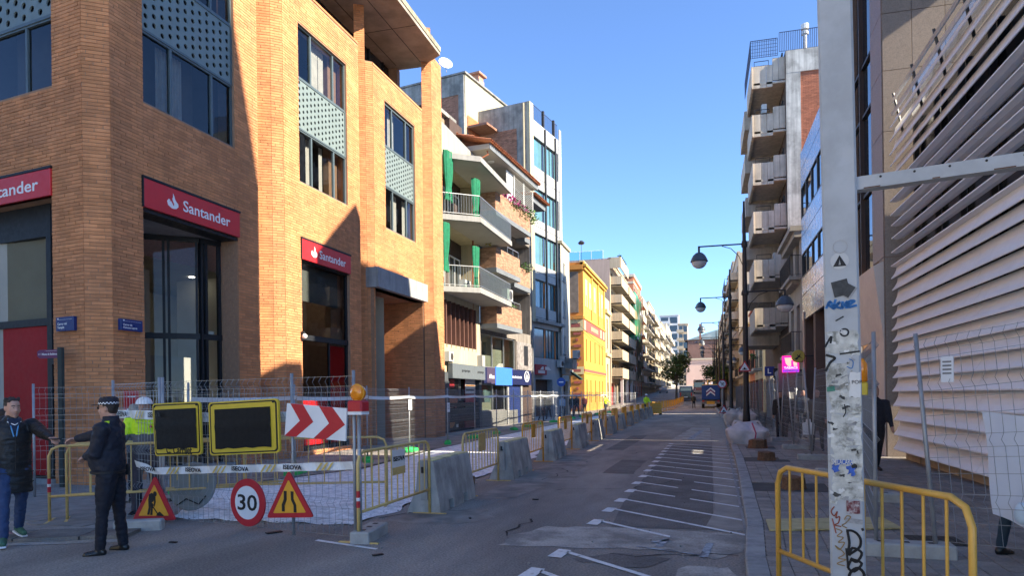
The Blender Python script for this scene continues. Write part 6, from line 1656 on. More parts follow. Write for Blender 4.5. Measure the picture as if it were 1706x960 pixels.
# ---- tapes
def tape(label, pts, w, text=True, n=24, sag=0., tw=.8, group=None, seed=0, txt='ISEOVA'):
    P_ = [Vector(p) for p in pts]; L = [0]
    for a, b2 in zip(P_, P_[1:]): L.append(L[-1]+(b2-a).length)
    def at(s):
        for i in range(len(P_)-1):
            if s <= L[i+1]+1e-6:
                k = (s-L[i])/(L[i+1]-L[i]); p = P_[i].lerp(P_[i+1],k); p.z -= sag*4*k*(1-k); return p, (P_[i+1]-P_[i]).normalized()
    T = thing('barrier_tape', label, 'tape', TR(P_[0]), group=group); o = P_[0]
    rnd = random.Random(seed); m = MB(); ids = []; N = n*(len(P_)-1)
    def fr(s):
        p, d = at(s); wv = .012*math.sin(s*2.6+seed); nrm = Vector((d.y,-d.x,0)).normalized(); return p+nrm*wv-o, d, nrm
    for i in range(N+1):
        p, d, nr = fr(L[-1]*i/N); tl = .018*math.sin(i*.9+seed)
        ids += [tuple(p+Vector((0,0,w/2))+nr*tl), tuple(p-Vector((0,0,w/2))-nr*tl)]
    m._add(ids, [(2*i,2*i+1,2*i+3,2*i+2) for i in range(N)]); m.build('band', M_tape, T)
    if text:
        k = 0; s = .3
        while s < L[-1]-.3:
            p, d, nr = fr(s); 
            if k%2 == 0:
                me = text_mesh(txt, w*.78, .025, .001).copy(); me.materials.clear(); me.materials.append(M_blk)
                xs = [v.co.x for v in me.vertices]; kk = w*3.1/(max(xs)-min(xs)); me.transform(Matrix.Diagonal((kk,1,1,1)))
                o2 = link(me, 'lettering', T, loc=tuple(p+nr*.026), rot=math.atan2(d.y,d.x))
            else:
                st = MB()
                for j in range(3):
                    q0 = s+(j-1)*w*.85; a, _, n1 = fr(q0); b2, _, n2 = fr(q0+w*.35); c, _, _ = fr(q0+w*.35+w*.8); e, _, _ = fr(q0+w*.8)
                    dz = Vector((0,0,w*.46))
                    st.poly([tuple(v) for v in (a-dz+n1*.024,b2-dz+n1*.024,c+dz+n1*.024,e+dz+n1*.024)])
                st.build('stripes', M_tyel, T, kind='stuff')
            k += 1; s += w*4.6
    return T
def onFS(px, py, y=-.035): x, z = FS.at(px,py); return FS.w(x,y,z)
tape('white tape with black lettering strung low across the sign fence', [onFS(232,772,-.05),onFS(262,785),onFS(420,781),onFS(590,776)], .10, seed=1)
q0 = G(204,690,1.5)
F9 = Frame((-9.0,9.05), math.degrees(math.atan2(1.5,-.69)))
def on9(px, py): x, z = F9.at(px,py); return F9.w(x,-.05,z)
tape('white lettered tape passing behind the policeman and the yellow signs', [on9(196,690),on9(268,692),onFS(355,697,.08),onFS(482,695,.08)], .13, seed=4)
for i in range(1, 17):
    a, b2 = LP[i], LP[i+1]; d = (Vector(b2)-Vector(a)).normalized(); nx, ny = d.y*.05, -d.x*.05
    tape(f'plain white tape along the left fence top, {ords2[i]} stretch from the bank corner', [(a[0]+nx,a[1]+ny,1.74),(b2[0]+nx,b2[1]+ny,1.76)], .09, False, 8, .03, group='plain tape along the left fence', seed=i)
# ---- tube barriers behind the policeman
barrier((-9.05,7.95),(-6.95,9.5),'pale yellow tube barrier between the two men, angled towards the bank',M_yp,'yellow barriers behind the policeman',z=.012,nrod=9,band=True)
barrier((-8.92,8.12),(-6.6,10.3),'second pale yellow tube barrier leaning against the one behind the policeman',M_yp,'yellow barriers behind the policeman',z=.012,nrod=10,h=1.1)
barrier((-7.0,9.6),(-4.9,10.3),'pale yellow tube barrier seen through the sign fence',M_yp,'yellow barriers behind the policeman',z=.02,nrod=8)
t = thing('grey_drum_lid', 'round grey plastic lid leaning behind the policeman hip', 'lid', TR((-7.6,9.05,.012),R_(10)) @ Matrix.Rotation(R_(-14),4,'X')); MB().lathe([(0,-.02),(.36,-.02),(.38,0),(.36,.02),(0,.02)], (0,0,.40), 24, 'y').build('disc', mat('grey_plastic', (.20,.23,.23), .6, var=.08), t)
MB().tube([(-.2,-.03,.1),(-.05,-.05,.2),(.15,-.03,.12),(.25,-.03,.25)], .01, 5).build('cable', M_blk, t)
# ---- right side: near barrier, fence, feet
def GP(x, y): return G(x, y, ZP)
a_, b_ = (.55,5.83), (1.33,4.12)
barrier(a_, b_, 'bright yellow tube barrier in the near right foreground', mat('barrier_bright_yellow', (.62,.35,.06), .4, var=.07, vs=9, mix=(.25,.11,.02), mixs=30, mixlo=.66, mixhi=.74, spec=.5), None, None, 1.02, 10, ZP)
RP = [(1.62,7.6),(2.2,11.2),(2.38,14.6),(2.45,17.9),(2.45,21.3),(2.45,24.7),(2.5,28.0),(2.5,31.4),(2.5,34.8),(2.5,38.2),(2.5,41.6),(2.5,45),(2.5,48.4),(2.5,51.8),(2.5,55.2),(2.5,58.6)]
gR = 'mesh fence panels along the right pavement'
for i, (p, q) in enumerate(zip(RP, RP[1:])):
    fence(p, q, ['mesh fence panel on the right pavement just behind the white post','mesh fence panel on the right beyond the plywood sheet','leaning mesh fence panel by the bald man in grey'][i] if i < 3 else f'{ords2[i-2]} mesh fence panel past the leaning one on the right pavement', gR, lean=[0,0,R_(3),R_(-4),R_(3),R_(-3)][i] if i < 6 else 0, z=ZP+.12)
fence((2.12,7.52),(4.25,5.0),'mesh fence panel at the right edge carrying the white sheet', gR, z=ZP+.1, tilt=R_(-5))
for i, p in enumerate(RP[:12]):
    kblock(p[0]+(.25 if i == 0 else .1),p[1]-(.05 if i == 0 else 0),R_(-3+5*(i%3)),['large concrete fence foot in the right foreground behind the barrier'][0] if i == 0 else f'grey concrete fence foot on the right pavement, {ords[i-1]} beyond the foreground one', (.82,.24,.13), ZP, 'concrete fence feet on the right pavement')
FB_ = Frame((2.16,7.72), math.degrees(math.atan2(2.09,-2.72)))
pts = [(1632,686),(1760,700),(1760,905),(1652,857)]
t = thing('white_sheet', 'white sheet tied to the mesh fence at the right edge', 'sheet', FB_.m); mb = MB(); N = 8; ids = []
c4 = [FB_.at(*p) for p in pts]
for j in range(N+1):
    for i in range(N+1):
        u, v = i/N, j/N; x = (c4[0][0]*(1-u)+c4[1][0]*u)*(1-v)+(c4[3][0]*(1-u)+c4[2][0]*u)*v; z = (c4[0][1]*(1-u)+c4[1][1]*u)*(1-v)+(c4[3][1]*(1-u)+c4[2][1]*u)*v
        ids.append((x,.03+.02*math.sin(i*1.3+j*.7),z))
mb._add(ids, [(j*(N+1)+i,(j+1)*(N+1)+i,(j+1)*(N+1)+i+1,j*(N+1)+i+1) for j in range(N) for i in range(N)])
mb.build('cloth', mat('white_sheet_cloth', (.62,.64,.70), .7, var=.05, vs=2), t, smooth=True)
p = FB_.at(1697,850); MB().sphere((p[0]+.06,-.06,p[1]-.02),.075,12,8,(.8,.5,1.3)).build('plastic_bag', mat('pale_blue_bag', (.55,.66,.74), .35, var=.1, vs=6), t, smooth=True)
t = thing('amber_lamp', 'small orange and yellow warning lamp clipped to the fence behind the white post', 'beacon', TR((1.50,7.55,1.56+ZP)))
MB().bbox(-.05,.05,-.04,.04,0,.13,.015).build('battery_box', M_syel, t); MB().lathe([(.055,.13),(.055,.3),(.02,.36)], (0,0,0), 10).build('lens', MATS['amber_lens'], t, smooth=True)
# plywood sheet
t = thing('plywood_board', 'pale yellow plywood sheet lying flat on the pavers behind the barrier', 'board', TR((.73,9.25,ZP)))
mb = MB(); q = [(0,0),(-.02,-.72),(1.45,-.30),(1.4,.42)]
mb.prism([(x,y) for x,y in q][::1], 'z', .006, .024); mb.build('sheet', mat('plywood', (.50,.42,.20), .7, var=.12, vs=4, mix=(.38,.31,.15), mixs=6, sc=(1,6,1)), t)
t = thing('timber_plank', 'brown plank lying at the edge of the works base', 'plank', TR((-4.45,12.3,0),R_(88))); MB().bbox(-.9,.9,-.04,.04,0,.16,.006).build('plank', mat('weathered_plank', (.20,.12,.06), .9, var=.2, vs=9), t)
# small litter on the road
for i,(x,y,s) in enumerate([(-6.2,7.1,.05),(-5.35,7.9,.1),(-3.2,9.4,.04),(-2.7,11.3,.05),(-3.45,7.0,.06)]):
    t = thing('litter_scrap', ['dark scrap on the road left of the roadworks triangle','long dark scrap below the speed limit sign','dark scrap beside the nearest concrete barrier','dark scrap in the lane by the second barrier','dark scrap near the nearest barrier post'][i], 'litter', TR((x,y,.006),i), group='dark scraps on the asphalt'); MB().box(-s,s,-s*.4,s*.4,0,.012).build('scrap', M_blk, t)

# ---- small paper tags wired to the fences
def tag(label, x, y, z, a, w=.15, h=.34):
    t = thing('paper_notice', label, 'notice', TR((x,y,z), a)); MB().box(-w/2,w/2,-.004,.004,-h/2,h/2).build('paper', M_swht, t)
    g = MB()
    for k in range(4): g.box(-w*.35,w*.35,-.006,-.0045,h*(.3-k*.15)-.008,h*(.3-k*.15)+.008)
    g.build('print', mat('grey_print', (.2,.2,.2), .7, var=0), t, kind='stuff')
tag('small white paper notice on the fence post before the bakery', LP[5][0]+.06, LP[5][1]-.05, 1.35, R_(70))
tag('small white paper notice on the fence by the bank portal', LP[4][0]+.06, LP[4][1]-.05, 1.5, R_(70))
tag('small white paper notice on the leaning fence post at the right edge', 2.20, 7.40, 1.92, R_(-50), .12, .24)
# ================================================================ LAMPS, WHITE POST, SIGNS
M_lamp_post = mat('lamp_post_iron', (.05,.042,.038), .55, metal=.3, var=.1, vs=4)
M_dome = mat('lamp_dome_grey', (.10,.115,.13), .4, metal=.4, var=.05)
M_globe = mat('opal_globe', (.62,.63,.62), .25, var=.03, spec=.5)
XLP = 1.93
def lamp(y, label, first=[None]):
    M = TR((XLP,y,ZP if y < 86 else RZ(y)))
    if first[0] is not None: return dup(first[0], M, label)
    t = thing('street_lamp', label, 'street lamp', M, group='two armed street lamps on the right')
    MB().tube([(0,0,0),(0,0,.5),(0,0,1.1),(0,0,6.3),(0,0,8.9),(0,0,10.6)], [.19,.17,.13,.115,.085,.04], 10).build('pole', M_lamp_post, t, smooth=True)
    MB().lathe([(.16,6.2),(.17,6.3),(.13,6.42)], (0,0,0), 10).build('collar', M_lamp_post, t)
    MB().lathe([(.13,8.45),(.14,8.6),(.1,8.75)], (0,0,0), 10).build('collar', M_lamp_post, t)
    for s, zl, ln, nm in ((-1,8.6,2.05,'arm'),(1,6.35,1.75,'arm')):
        MB().tube([(0,0,zl),(s*ln,0,zl+.0)], .035, 6).build(nm, M_lamp_post, t)
        MB().tube([(s*.08,0,zl-1.0),(s*.25,0,zl-.55),(s*.6,0,zl-.18),(s*1.0,0,zl-.04)], .018, 5).build('brace', M_lamp_post, t)
        hd = MB().tube([(s*ln,0,zl+.03),(s*ln,0,zl-.3)], .05, 6).build('lamp_head', M_lamp_post, t)
        c = (s*ln,0,zl-.68)
        MB().lathe([(.05,.42),(.16,.38),(.28,.27),(.37,.1),(.40,.0),(.42,-.02),(.40,-.04),(.36,-.04)], c, 20).build('dome', M_dome, hd, smooth=True)
        MB().lathe([(.36,-.04),(.34,-.14),(.27,-.25),(.16,-.33),(.02,-.36)], c, 20).build('globe', M_globe, hd, smooth=True)
    first[0] = t; return t
for i, y in enumerate((34.6,53.2,71.8,90.4,109,127.6,146)):
    lamp(y, ['nearest dark street lamp with two arms, carrying the road hump sign','second dark street lamp up the right pavement','third dark street lamp up the right pavement','fourth dark street lamp up the right pavement','fifth, distant dark street lamp','sixth, distant dark street lamp','farthest dark street lamp'][i])
def road_sign(name, label, x, y, z, shape, r, draw, post=True, zb=ZP, face=M_swht):
    t = thing(name, label, 'road sign', TR((x,y,zb)))
    if post: MB().tube([(0,.03,0),(0,.03,z+r)], .035, 6).build('post', M_post, t)
    if shape == 'tri':
        h = r*1.0; a = [(-r,-r*.6),(r,-r*.6),(0,r*1.13)]
        MB().prism(a,'y',-.01,.01).build('panel', M_sred, t).location = (0,0,z)
        MB().prism([(p*.70,q*.70) for p,q in a],'y',-.014,-.0105).build('face', face, t).location = (0,0,z)
    else:
        MB().lathe([(0,-.01),(r,-.01),(r,.01),(0,.01)],(0,0,z),24,'y').build('panel', M_sred if shape == 'circ' else M_sblue, t)
        if shape == 'circ': MB().lathe([(0,-.014),(r*.76,-.014),(r*.76,-.0105),(0,-.0105)],(0,0,z),24,'y').build('face', face, t)
    g = MB(); draw(g, r, z); 
    if g.v: g.build('pictogram', M_blk if shape != 'blue' else M_swht, t)
    return t
M_sblue = mat('sign_blue', (.02,.09,.35), .45, var=.05)
def hump(g, r, z): g.prism([(-r*.42,z-r*.32),(r*.42,z-r*.32),(r*.36,z-r*.22),(r*.14,z-r*.18),(r*.08,z+r*.02),(-r*.1,z+r*.04),(-r*.18,z-r*.2),(-r*.38,z-r*.22)][::1], 'y', -.018, -.0145)
def noturn(g, r, z): g.prism([(-r*.5,z+r*.42),(-r*.42,z+r*.5),(r*.5,z-r*.42),(r*.42,z-r*.5)], 'y', -.018, -.0145).prism([(-r*.1,z-r*.4),(r*.02,z-r*.4),(r*.02,z+r*.05),(r*.3,z+r*.05),(r*.3,z-r*.05),(r*.5,z+r*.15),(r*.3,z+r*.35),(r*.3,z+r*.2),(-r*.1,z+r*.2)], 'y', -.0175,-.0142)
p = AY(1240.5,613,34.3); road_sign('hump_sign','red triangle road hump sign fixed to the nearest street lamp',p[0],34.25,p[2]-ZP,'tri',.30,hump,False)
p = AY(1203,640,58); road_sign('no_turn_sign','round red ringed sign on its own post beyond the second street lamp',p[0],58,p[2]-ZP,'circ',.36,noturn,True)
p = AY(1206,684,56); road_sign('hump_sign','red triangle road hump sign standing low on the kerb',p[0],56,p[2]-ZP,'tri',.38,hump,False)
p = AY(935,637,50); road_sign('blue_round_sign','round blue road sign on the left pavement near the narrow house',p[0],50,p[2],'blue',.32,lambda g,r,z: g.box(-r*.5,r*.5,-.016,-.0115,z-r*.12,z+r*.12),True,0)
p = AY(1040,664,80)
# street name plates and museum finger post
def nameplate(label, F, px0, px1, py0, py1, l1, l2):
    x0, z1 = F.at(px0,py0); x1, z0 = F.at(px1,py1); w, h = x1-x0, abs(z1-z0)
    t = thing('street_name_sign', label, 'street sign', F.m @ Matrix.Translation((x0,-.03,z0)))
    MB().bbox(0,w,-.06,.02,0,h,.008).build('panel', mat('nameplate_navy', (.012,.035,.16), .35, var=.04, spec=.5), t)
    for k, s in enumerate((l1,l2)):
        lettering(s, h*.24, M_white, t, w*.10, h*(.50-.25*k), -.063, .01, None, align='LEFT')
    MB().box(w*.10,w*.92,-.0625,-.0605,h*.80,h*.815).box(w*.10,w*.16,-.0625,-.0605,h*.83,h*.93).build('rule', M_white, t)
nameplate('navy street name plate on the left face of the brick corner', FL, 100, 129.5, 530, 551, 'Carrer del', 'Temple')
nameplate('navy street name plate on the right face of the brick corner', F1, 195.5, 232.5, 531, 554, 'Carrer de', 'Francesc Layret')
p = FL.w(FL.at(131,700)[0],-.35); y0 = AY(130,580,p[1])[2]
t = thing('finger_post', 'dark green post with a purple museum finger sign at the bank corner', 'sign post', TR((p[0],p[1],.02)))
MB().box(-.05,.05,-.035,.035,0,y0).build('post', mat('dark_green_post', (.035,.05,.05), .5, var=.06), t)
MB().prism([(-.05,-.085),(-.52,-.085),(-.58,-.04),(-.58,.05),(-.52,.085),(-.05,.085)][::-1], 'y', -.02, .02).build('finger', mat('museum_purple', (.16,.05,.12), .45, var=.04), t).location = (0,0,y0-.12)
lettering('← 1 Museu de Badalona', .06, M_white, t, -.31, y0-.125, -.023, .012, .47)
MB().box(-.36,-.08,-.0225,-.0205,y0-.062,y0-.058).build('rule', M_white, t)
t = thing('red_notice', 'small red notice stuck on the brick pillar behind the policeman', 'notice', F1.m @ Matrix.Translation((F1.at(217,672)[0],-.02,F1.at(217,672)[1])))
MB().box(-.2,.2,-.012,.0,-.26,.26).build('panel', M_red, t); MB().box(-.1,.1,-.014,-.0125,.12,.15).box(-.12,.12,-.014,-.0125,-.16,-.12).build('lettering', M_white, t)
# ---- big white post with its arm
PD = 4.2; r0 = ray(1414,900); tt = PD/(r0[0]*-SS+r0[1]*CC); PXY = (r0[0]*tt, r0[1]*tt)
M_wp = mat('worn_white_paint', (.38,.40,.42), .5, var=.06, vs=3, mix=(.33,.345,.36), mixs=3.5, spec=.45)
M_grime = mat('torn_paper', (.50,.50,.46), .9, var=.22, vs=16, mix=(.24,.24,.21), mixs=17, mixlo=.5, mixhi=.62, bump=.3, bs=60)
PTH = math.atan((1414-853)/FPX)
wp_m = TR((PXY[0],PXY[1],ZP), PSI-PTH) @ Matrix.Rotation(R_(-.55),4,'Y')
t = thing('gantry_post', 'thick white square post covered in stickers and graffiti, with a side arm', 'post', wp_m)
hw = .0945
MB().bbox(-hw,hw,-hw,hw,0,6.2,.012).build('post', M_wp, t)
def pz(py): return (AY(1414,py,PXY[1])[2]-ZP)
def pxl(px, py): return (px-(1392.5+ (py-0)*.0225))/58.*2*hw                      # across the face
za = pz(307)
m = MB(); ang = R_(-8)
ar = MB().box(hw,2.8,-.042,.042,-.038,.038); arm = ar.build('side_arm', M_wp, t); arm.matrix_basis = Matrix.Translation((0,-.02,za-.02)) @ Matrix.Rotation(R_(-2.5),4,'Z'); WM[arm.name] = WM[t.name] @ arm.matrix_basis
for k in range(9): MB().lathe([(.007,-.044),(.007,-.041)],(.22+k*.17,0,.02),8,'y').build('bolt_hole', M_blk, arm)
mo = MB(); rnd = random.Random(3)
for k in range(26): x = rnd.uniform(hw,2.9); mo.box(x,x+rnd.uniform(.02,.1),-.0432,-.0415,-.037,-.030)
mo.build('rust_spots', mat('rust', (.10,.05,.03), .9, var=.3), arm, kind='stuff')
Y_ = -hw-.0015
def stick(px0,px1,py0,py1,m,name='sticker',y=Y_,rot=0., jag=0):
    x0, x1 = [(p-PXC(py0))/PXS*1. for p in (px0,px1)]; z1, z0 = pz(py0), pz(py1)
    cx, cz, w, h = (x0+x1)/2, (z0+z1)/2, (x1-x0)/2, (z1-z0)/2
    pts = [(-w,-h),(w,-h),(w,h),(-w,h)]
    if jag:
        rr = random.Random(int(px0+py0)); pts = []
        for (a,b),(c,d) in (((-w,-h),(w,-h)),((w,-h),(w,h)),((w,h),(-w,h)),((-w,h),(-w,-h))):
            for q in range(4): s = q/4; pts.append((a+(c-a)*s+rr.uniform(-jag,jag), b+(d-b)*s+rr.uniform(-jag,jag)))
    c, s = math.cos(rot), math.sin(rot)
    pts = [(cx+a*c-b*s, cz+a*s+b*c) for a,b in pts]
    pts = [(min(max(a,-hw+.004),hw-.004),b) for a,b in pts]
    return MB().prism(pts,'y',y-.001,y).build(name, m, t)
PXS = FPX/PD*1.109
def PXC(py): return 1391.5+(py)*.0237
gz = mat('sticker_grey', (.30,.30,.30), .6, var=.25, vs=20); dkst = mat('sticker_dark', (.035,.035,.035), .5, var=.4, vs=30); blst = mat('sticker_blue', (.03,.10,.42), .5, var=.3, vs=30)
rdst = mat('sticker_wine', (.16,.03,.04), .5, var=.4, vs=40, mix=(.3,.28,.28), mixs=40); crm = mat('paper_white', (.62,.62,.60), .8, var=.08, vs=10)
# paper remains
rnd = random.Random(11)
for (a,b,c,d) in [(1378,1430,552,592),(1384,1436,640,690),(1386,1437,690,742),(1388,1436,742,800),(1380,1415,605,650),(1390,1440,800,830)]:
    stick(a,b,c,d,M_grime,'paper_remains',Y_,0,.012)
for k in range(70):
    py = rnd.uniform(545,840); px = PXC(py)+rnd.uniform(-27,27); w, h = rnd.uniform(1,7), rnd.uniform(.6,3)
    stick(px-w,px+w,py-h,py+h, rnd.choice((M_grime,gz,crm,crm,dkst)),'paper_scrap',Y_-.0012,rnd.uniform(-.5,.5),.004)
def ring(px,py,r0,r1,m,name='sticker'):
    x = (px-PXC(py))/PXS; z = pz(py); mb = MB(); n = 20
    for k in range(n):
        a, b = 2*math.pi*k/n, 2*math.pi*(k+1)/n; mb.quad(*[(x+q*math.cos(g),Y_-.0016,z+q*math.sin(g)) for q,g in ((r0,a),(r1,a),(r1,b),(r0,b))])
    return mb.build(name, m, t)
ring(1401,415,.036,.040,gz); ring(1400,438,.0,.05,mat('sticker_pale', (.48,.49,.49), .5, var=.05))
def tri(px,py,w,h,m):
    x = (px-PXC(py))/PXS; z = pz(py); MB().prism([(x-w,z-h/2),(x+w,z-h/2),(x,z+h/2)],'y',Y_-.004,Y_-.002).build('sticker', m, t)
tri(1400,438,.036,.065,M_blk); tri(1400,440,.006,.035,crm)
stick(1388,1415,470,496,dkst,rot=.2,y=Y_-.001); stick(1404,1424,478,500,gz,rot=-.6,y=Y_-.0005); stick(1406,1421,478,498,dkst,rot=-.6,y=Y_-.002); ring(1413,488,.0,.012,M_sred)
stick(1389,1421,765,772,blst,'sticker',Y_-.003); 
stick(1389,1399,772,786,blst,'sticker',Y_-.0025,.2,.01); stick(1412,1424,776,788,blst,'sticker',Y_-.0025,-.2,.01); ring(1424,775,0,.016,M_blk)
lettering('SMILACARA', .045, crm, t, (1404-PXC(768))/PXS, pz(768), Y_-.0055, .01, .115)
stick(1411,1433,831,852,rdst,'sticker',Y_-.003); ring(1422,841,.0,.026,gz); ring(1422,841,.018,.026,M_sred)
stick(1410,1438,860,868,gz,'sticker',Y_-.002,-.1)
stick(1416,1434,622,662,crm,'sticker',Y_-.002,0,.006); lettering('POP', .03, M_blk, t, (1428-PXC(638))/PXS, pz(638), Y_-.004)
stick(1378,1392,644,652,mat('sticker_green', (.05,.2,.14), .6, var=.3, vs=30),'sticker',Y_-.003,.1)
def spray(pts, r, m, name='graffiti'):
    q = pts
    if len(pts) > 2:
        q = []
        for i in range(len(pts)-1):
            a, b, c, d = pts[max(i-1,0)], pts[i], pts[i+1], pts[min(i+2,len(pts)-1)]
            for s in (0,.25,.5,.75): q.append(tuple(.5*(2*b[k]+(c[k]-a[k])*s+(2*a[k]-5*b[k]+4*c[k]-d[k])*s*s+(3*b[k]-a[k]-3*c[k]+d[k])*s**3) for k in (0,1)))
        q.append(pts[-1])
    P_ = [((px-PXC(py))/PXS, Y_-.003, pz(py)) for px,py in q]; mb = MB()
    for a, b in zip(P_, P_[1:]):
        d = Vector((b[0]-a[0],0,b[2]-a[2])); n = Vector((-d.z,0,d.x)).normalized()*r if d.length > 1e-6 else Vector((r,0,0)); e = d.normalized()*r*.6
        A0, B0 = Vector(a)-e, Vector(b)+e
        mb.quad(tuple(A0-n),tuple(B0-n),tuple(B0+n),tuple(A0+n))
    return mb.build(name, m, t)
gbk = mat('black_marker', (.012,.012,.014), .5, var=0); gbl = mat('blue_spray', (.03,.16,.42), .6, var=.1); ggo = mat('gold_marker', (.30,.19,.07), .6, var=.1); gor = mat('rust_marker', (.28,.07,.04), .6, var=.1)
spray([(1413,882),(1416,900),(1414,918),(1423,914),(1433,905),(1434,893),(1428,884),(1420,880),(1412,880)],.007,gbk)
spray([(1416,920),(1421,908),(1436,915),(1428,930),(1419,926),(1436,932),(1424,946),(1414,940),(1420,925)],.007,gbk)
spray([(1411,910),(1414,938)],.006,gbk); spray([(1413,965),(1418,948),(1430,940),(1440,950),(1436,970)],.008,gbk); spray([(1437,876),(1438,878)],.007,gbk)
spray([(1391,842),(1386,850),(1391,857),(1396,850),(1394,860),(1400,858),(1398,868),(1392,872),(1402,874)],.0035,gor); spray([(1388,862),(1394,885)],.0035,gor)
spray([(1394,878),(1404,882),(1396,890),(1406,892),(1398,900),(1408,900),(1400,912),(1393,906),(1408,918),(1398,926),(1410,928),(1396,935),(1408,938)],.003,ggo)
spray([(1408,862),(1412,856),(1418,858),(1410,868),(1404,872),(1412,876)],.003,ggo)
for pts in ([(1380,508),(1390,515),(1384,504),(1378,514)],[(1393,502),(1390,516),(1400,506),(1394,512),(1402,516)],[(1405,506),(1404,516),(1412,506),(1411,516)],[(1415,512),(1424,506),(1416,506),(1414,515),(1427,513)]): spray(pts,.007,gbl)
ring(1408,556,.016,.026,gbk,'graffiti')
spray([(1376,578),(1386,562),(1385,572)],.006,gbk); spray([(1394,536),(1406,530)],.004,gbk); spray([(1401,591),(1420,589),(1432,588)],.005,gbk); spray([(1378,592),(1392,597),(1384,605),(1377,618)],.007,gbk)
spray([(1408,674),(1410,686),(1406,694)],.003,gbk); spray([(1416,600),(1422,604),(1420,615),(1412,612)],.0025,gbl)
lettering('DKYNE', .055, gbl, t, (1403-PXC(510))/PXS, pz(511), Y_-.006, .02, .16) if False else None
# ---- rubble sacks
def sack(x, y, w, d, h, m, lab, seed):
    t = thing('rubble_sack', lab, 'sack', TR((x,y,ZP))); rnd = random.Random(seed); mb = MB(); n, k = 56, 18; ids = []
    off = [rnd.uniform(0,6.28) for _ in range(6)]
    for j in range(k+1):
        v = j/k; z = h*(1-(1-v)**1.0)*1.0; rr = (.9+.22*math.sin(v*2.6))*(1-.55*max(0,v-.72)/.28)
        for i in range(n):
            a = 2*math.pi*i/n; q = 1/max(abs(math.cos(a)),abs(math.sin(a)))**.8
            wob = 1+.05*math.sin(3*a+off[0]+v*4)+.05*math.sin(7*a+off[1]-v*6)+.035*abs(math.sin(9*a+off[2]+v*7))+.02*math.sin(17*a+off[5]+v*13)
            ids.append((w/2*rr*q*wob*math.cos(a)*.9, d/2*rr*q*wob*math.sin(a)*.9, z*(1+.10*math.sin(a*2+off[3])*v+.05*math.sin(a*5+off[4])*v)))
    fs = [(j*n+i,j*n+(i+1)%n,(j+1)*n+(i+1)%n,(j+1)*n+i) for j in range(k) for i in range(n)]+[tuple(range(k*n,(k+1)*n))]
    mb._add(ids, fs); mb.build('bag', m, t, smooth=True)
    for s_ in (-1,1):
        for q in (-1,1): MB().tube([(s_*w*.36,q*d*.36,h*.9),(s_*w*.30,q*d*.30,h*1.16),(s_*w*.12,q*d*.3,h*1.1)], .018, 5).build('lifting_loop', m, t)
    return t
M_sack = mat('white_woven_sack', (.60,.55,.54), .75, var=.1, vs=5, bump=.4, bs=25)
t = sack(1.3,23.4,1.2,1.0,.62,M_sack,'big white rubble sack slumped on the kerb beside a stump',2)
MB().tube([(.2,-.52,.05),(.25,-.50,.35),(.15,-.3,.66)], .022, 5).build('red_seam', mat('pink_strap', (.5,.08,.14), .7, var=.1), t)
sack(1.55,38.5,1.0,.95,.72,mat('pale_woven_sack', (.52,.50,.47), .8, var=.12, vs=5, bump=.4, bs=25),'taller pale rubble sack behind the nearest street lamp',5)
sack(2.15,37.2,.8,.8,.7,MATS['pale_woven_sack'],'second pale sack standing against the fence behind the nearest lamp',8)
# ---- overhead cables
def cable(label, a, b, sag):
    t = thing('overhead_cable', label, 'cable', TR(a)); n = 12; A_, B_ = Vector(a), Vector(b)
    MB().tube([tuple(A_.lerp(B_,i/n)-A_-Vector((0,0,sag*4*(i/n)*(1-i/n)))) for i in range(n+1)], .02, 4).build('cable', M_rail, t)
cable('thin cable sagging across the street beyond the yellow building', (-12,66,9.2),(-12,104,7.4),.4)
cable('thin cable hung between the balconies far up the street', (-11.5,120,7.2),(4.7,125,7.6),.6)
# ================================================================ PEOPLE
def remesh(mb, vox, smooth=6, name='shape'):
    me = bpy.data.meshes.new(name); me.from_pydata(mb.v, [], mb.f)
    bm = bmesh.new(); bm.from_mesh(me); bmesh.ops.recalc_face_normals(bm, faces=bm.faces); bm.to_mesh(me); bm.free()
    o = bpy.data.objects.new(name, me); COL.objects.link(o)
    r = o.modifiers.new('r','REMESH'); r.mode = 'VOXEL'; r.voxel_size = vox
    if smooth: s = o.modifiers.new('s','SMOOTH'); s.iterations = smooth; s.factor = .5
    dg = bpy.context.evaluated_depsgraph_get(); dg.update()
    out = bpy.data.meshes.new_from_object(o.evaluated_get(dg)); bpy.data.objects.remove(o); bpy.data.meshes.remove(me)
    out.polygons.foreach_set('use_smooth', [True]*len(out.polygons)); return out
def loft(mb, rings, n=18):
    """rings: (centre, rx, ry) upright ellipses, or with a 4th item = axis pair"""
    vs = []; k = len(rings)
    for c, rx, ry in rings:
        for i in range(n):
            a = 2*math.pi*i/n; vs.append((c[0]+rx*math.cos(a), c[1]+ry*math.sin(a), c[2]))
    fs = [(j*n+i,j*n+(i+1)%n,(j+1)*n+(i+1)%n,(j+1)*n+i) for j in range(k-1) for i in range(n)]
    fs += [tuple(range(n-1,-1,-1)), tuple(range((k-1)*n,k*n))]
    mb._add(vs, fs)
from mathutils import noise as MN
def crumple(me, amp, sc, seed=0.):
    for v in me.vertices:
        q = Vector((v.co.x*sc[0]+seed, v.co.y*sc[1], v.co.z*sc[2])); n1 = MN.noise(q); n2 = MN.noise(q*2.1+Vector((5,3,1)))
        v.co += v.normal*amp*((1-abs(n1)*2.2)*.8+.5*n2)
    me.update(); return me
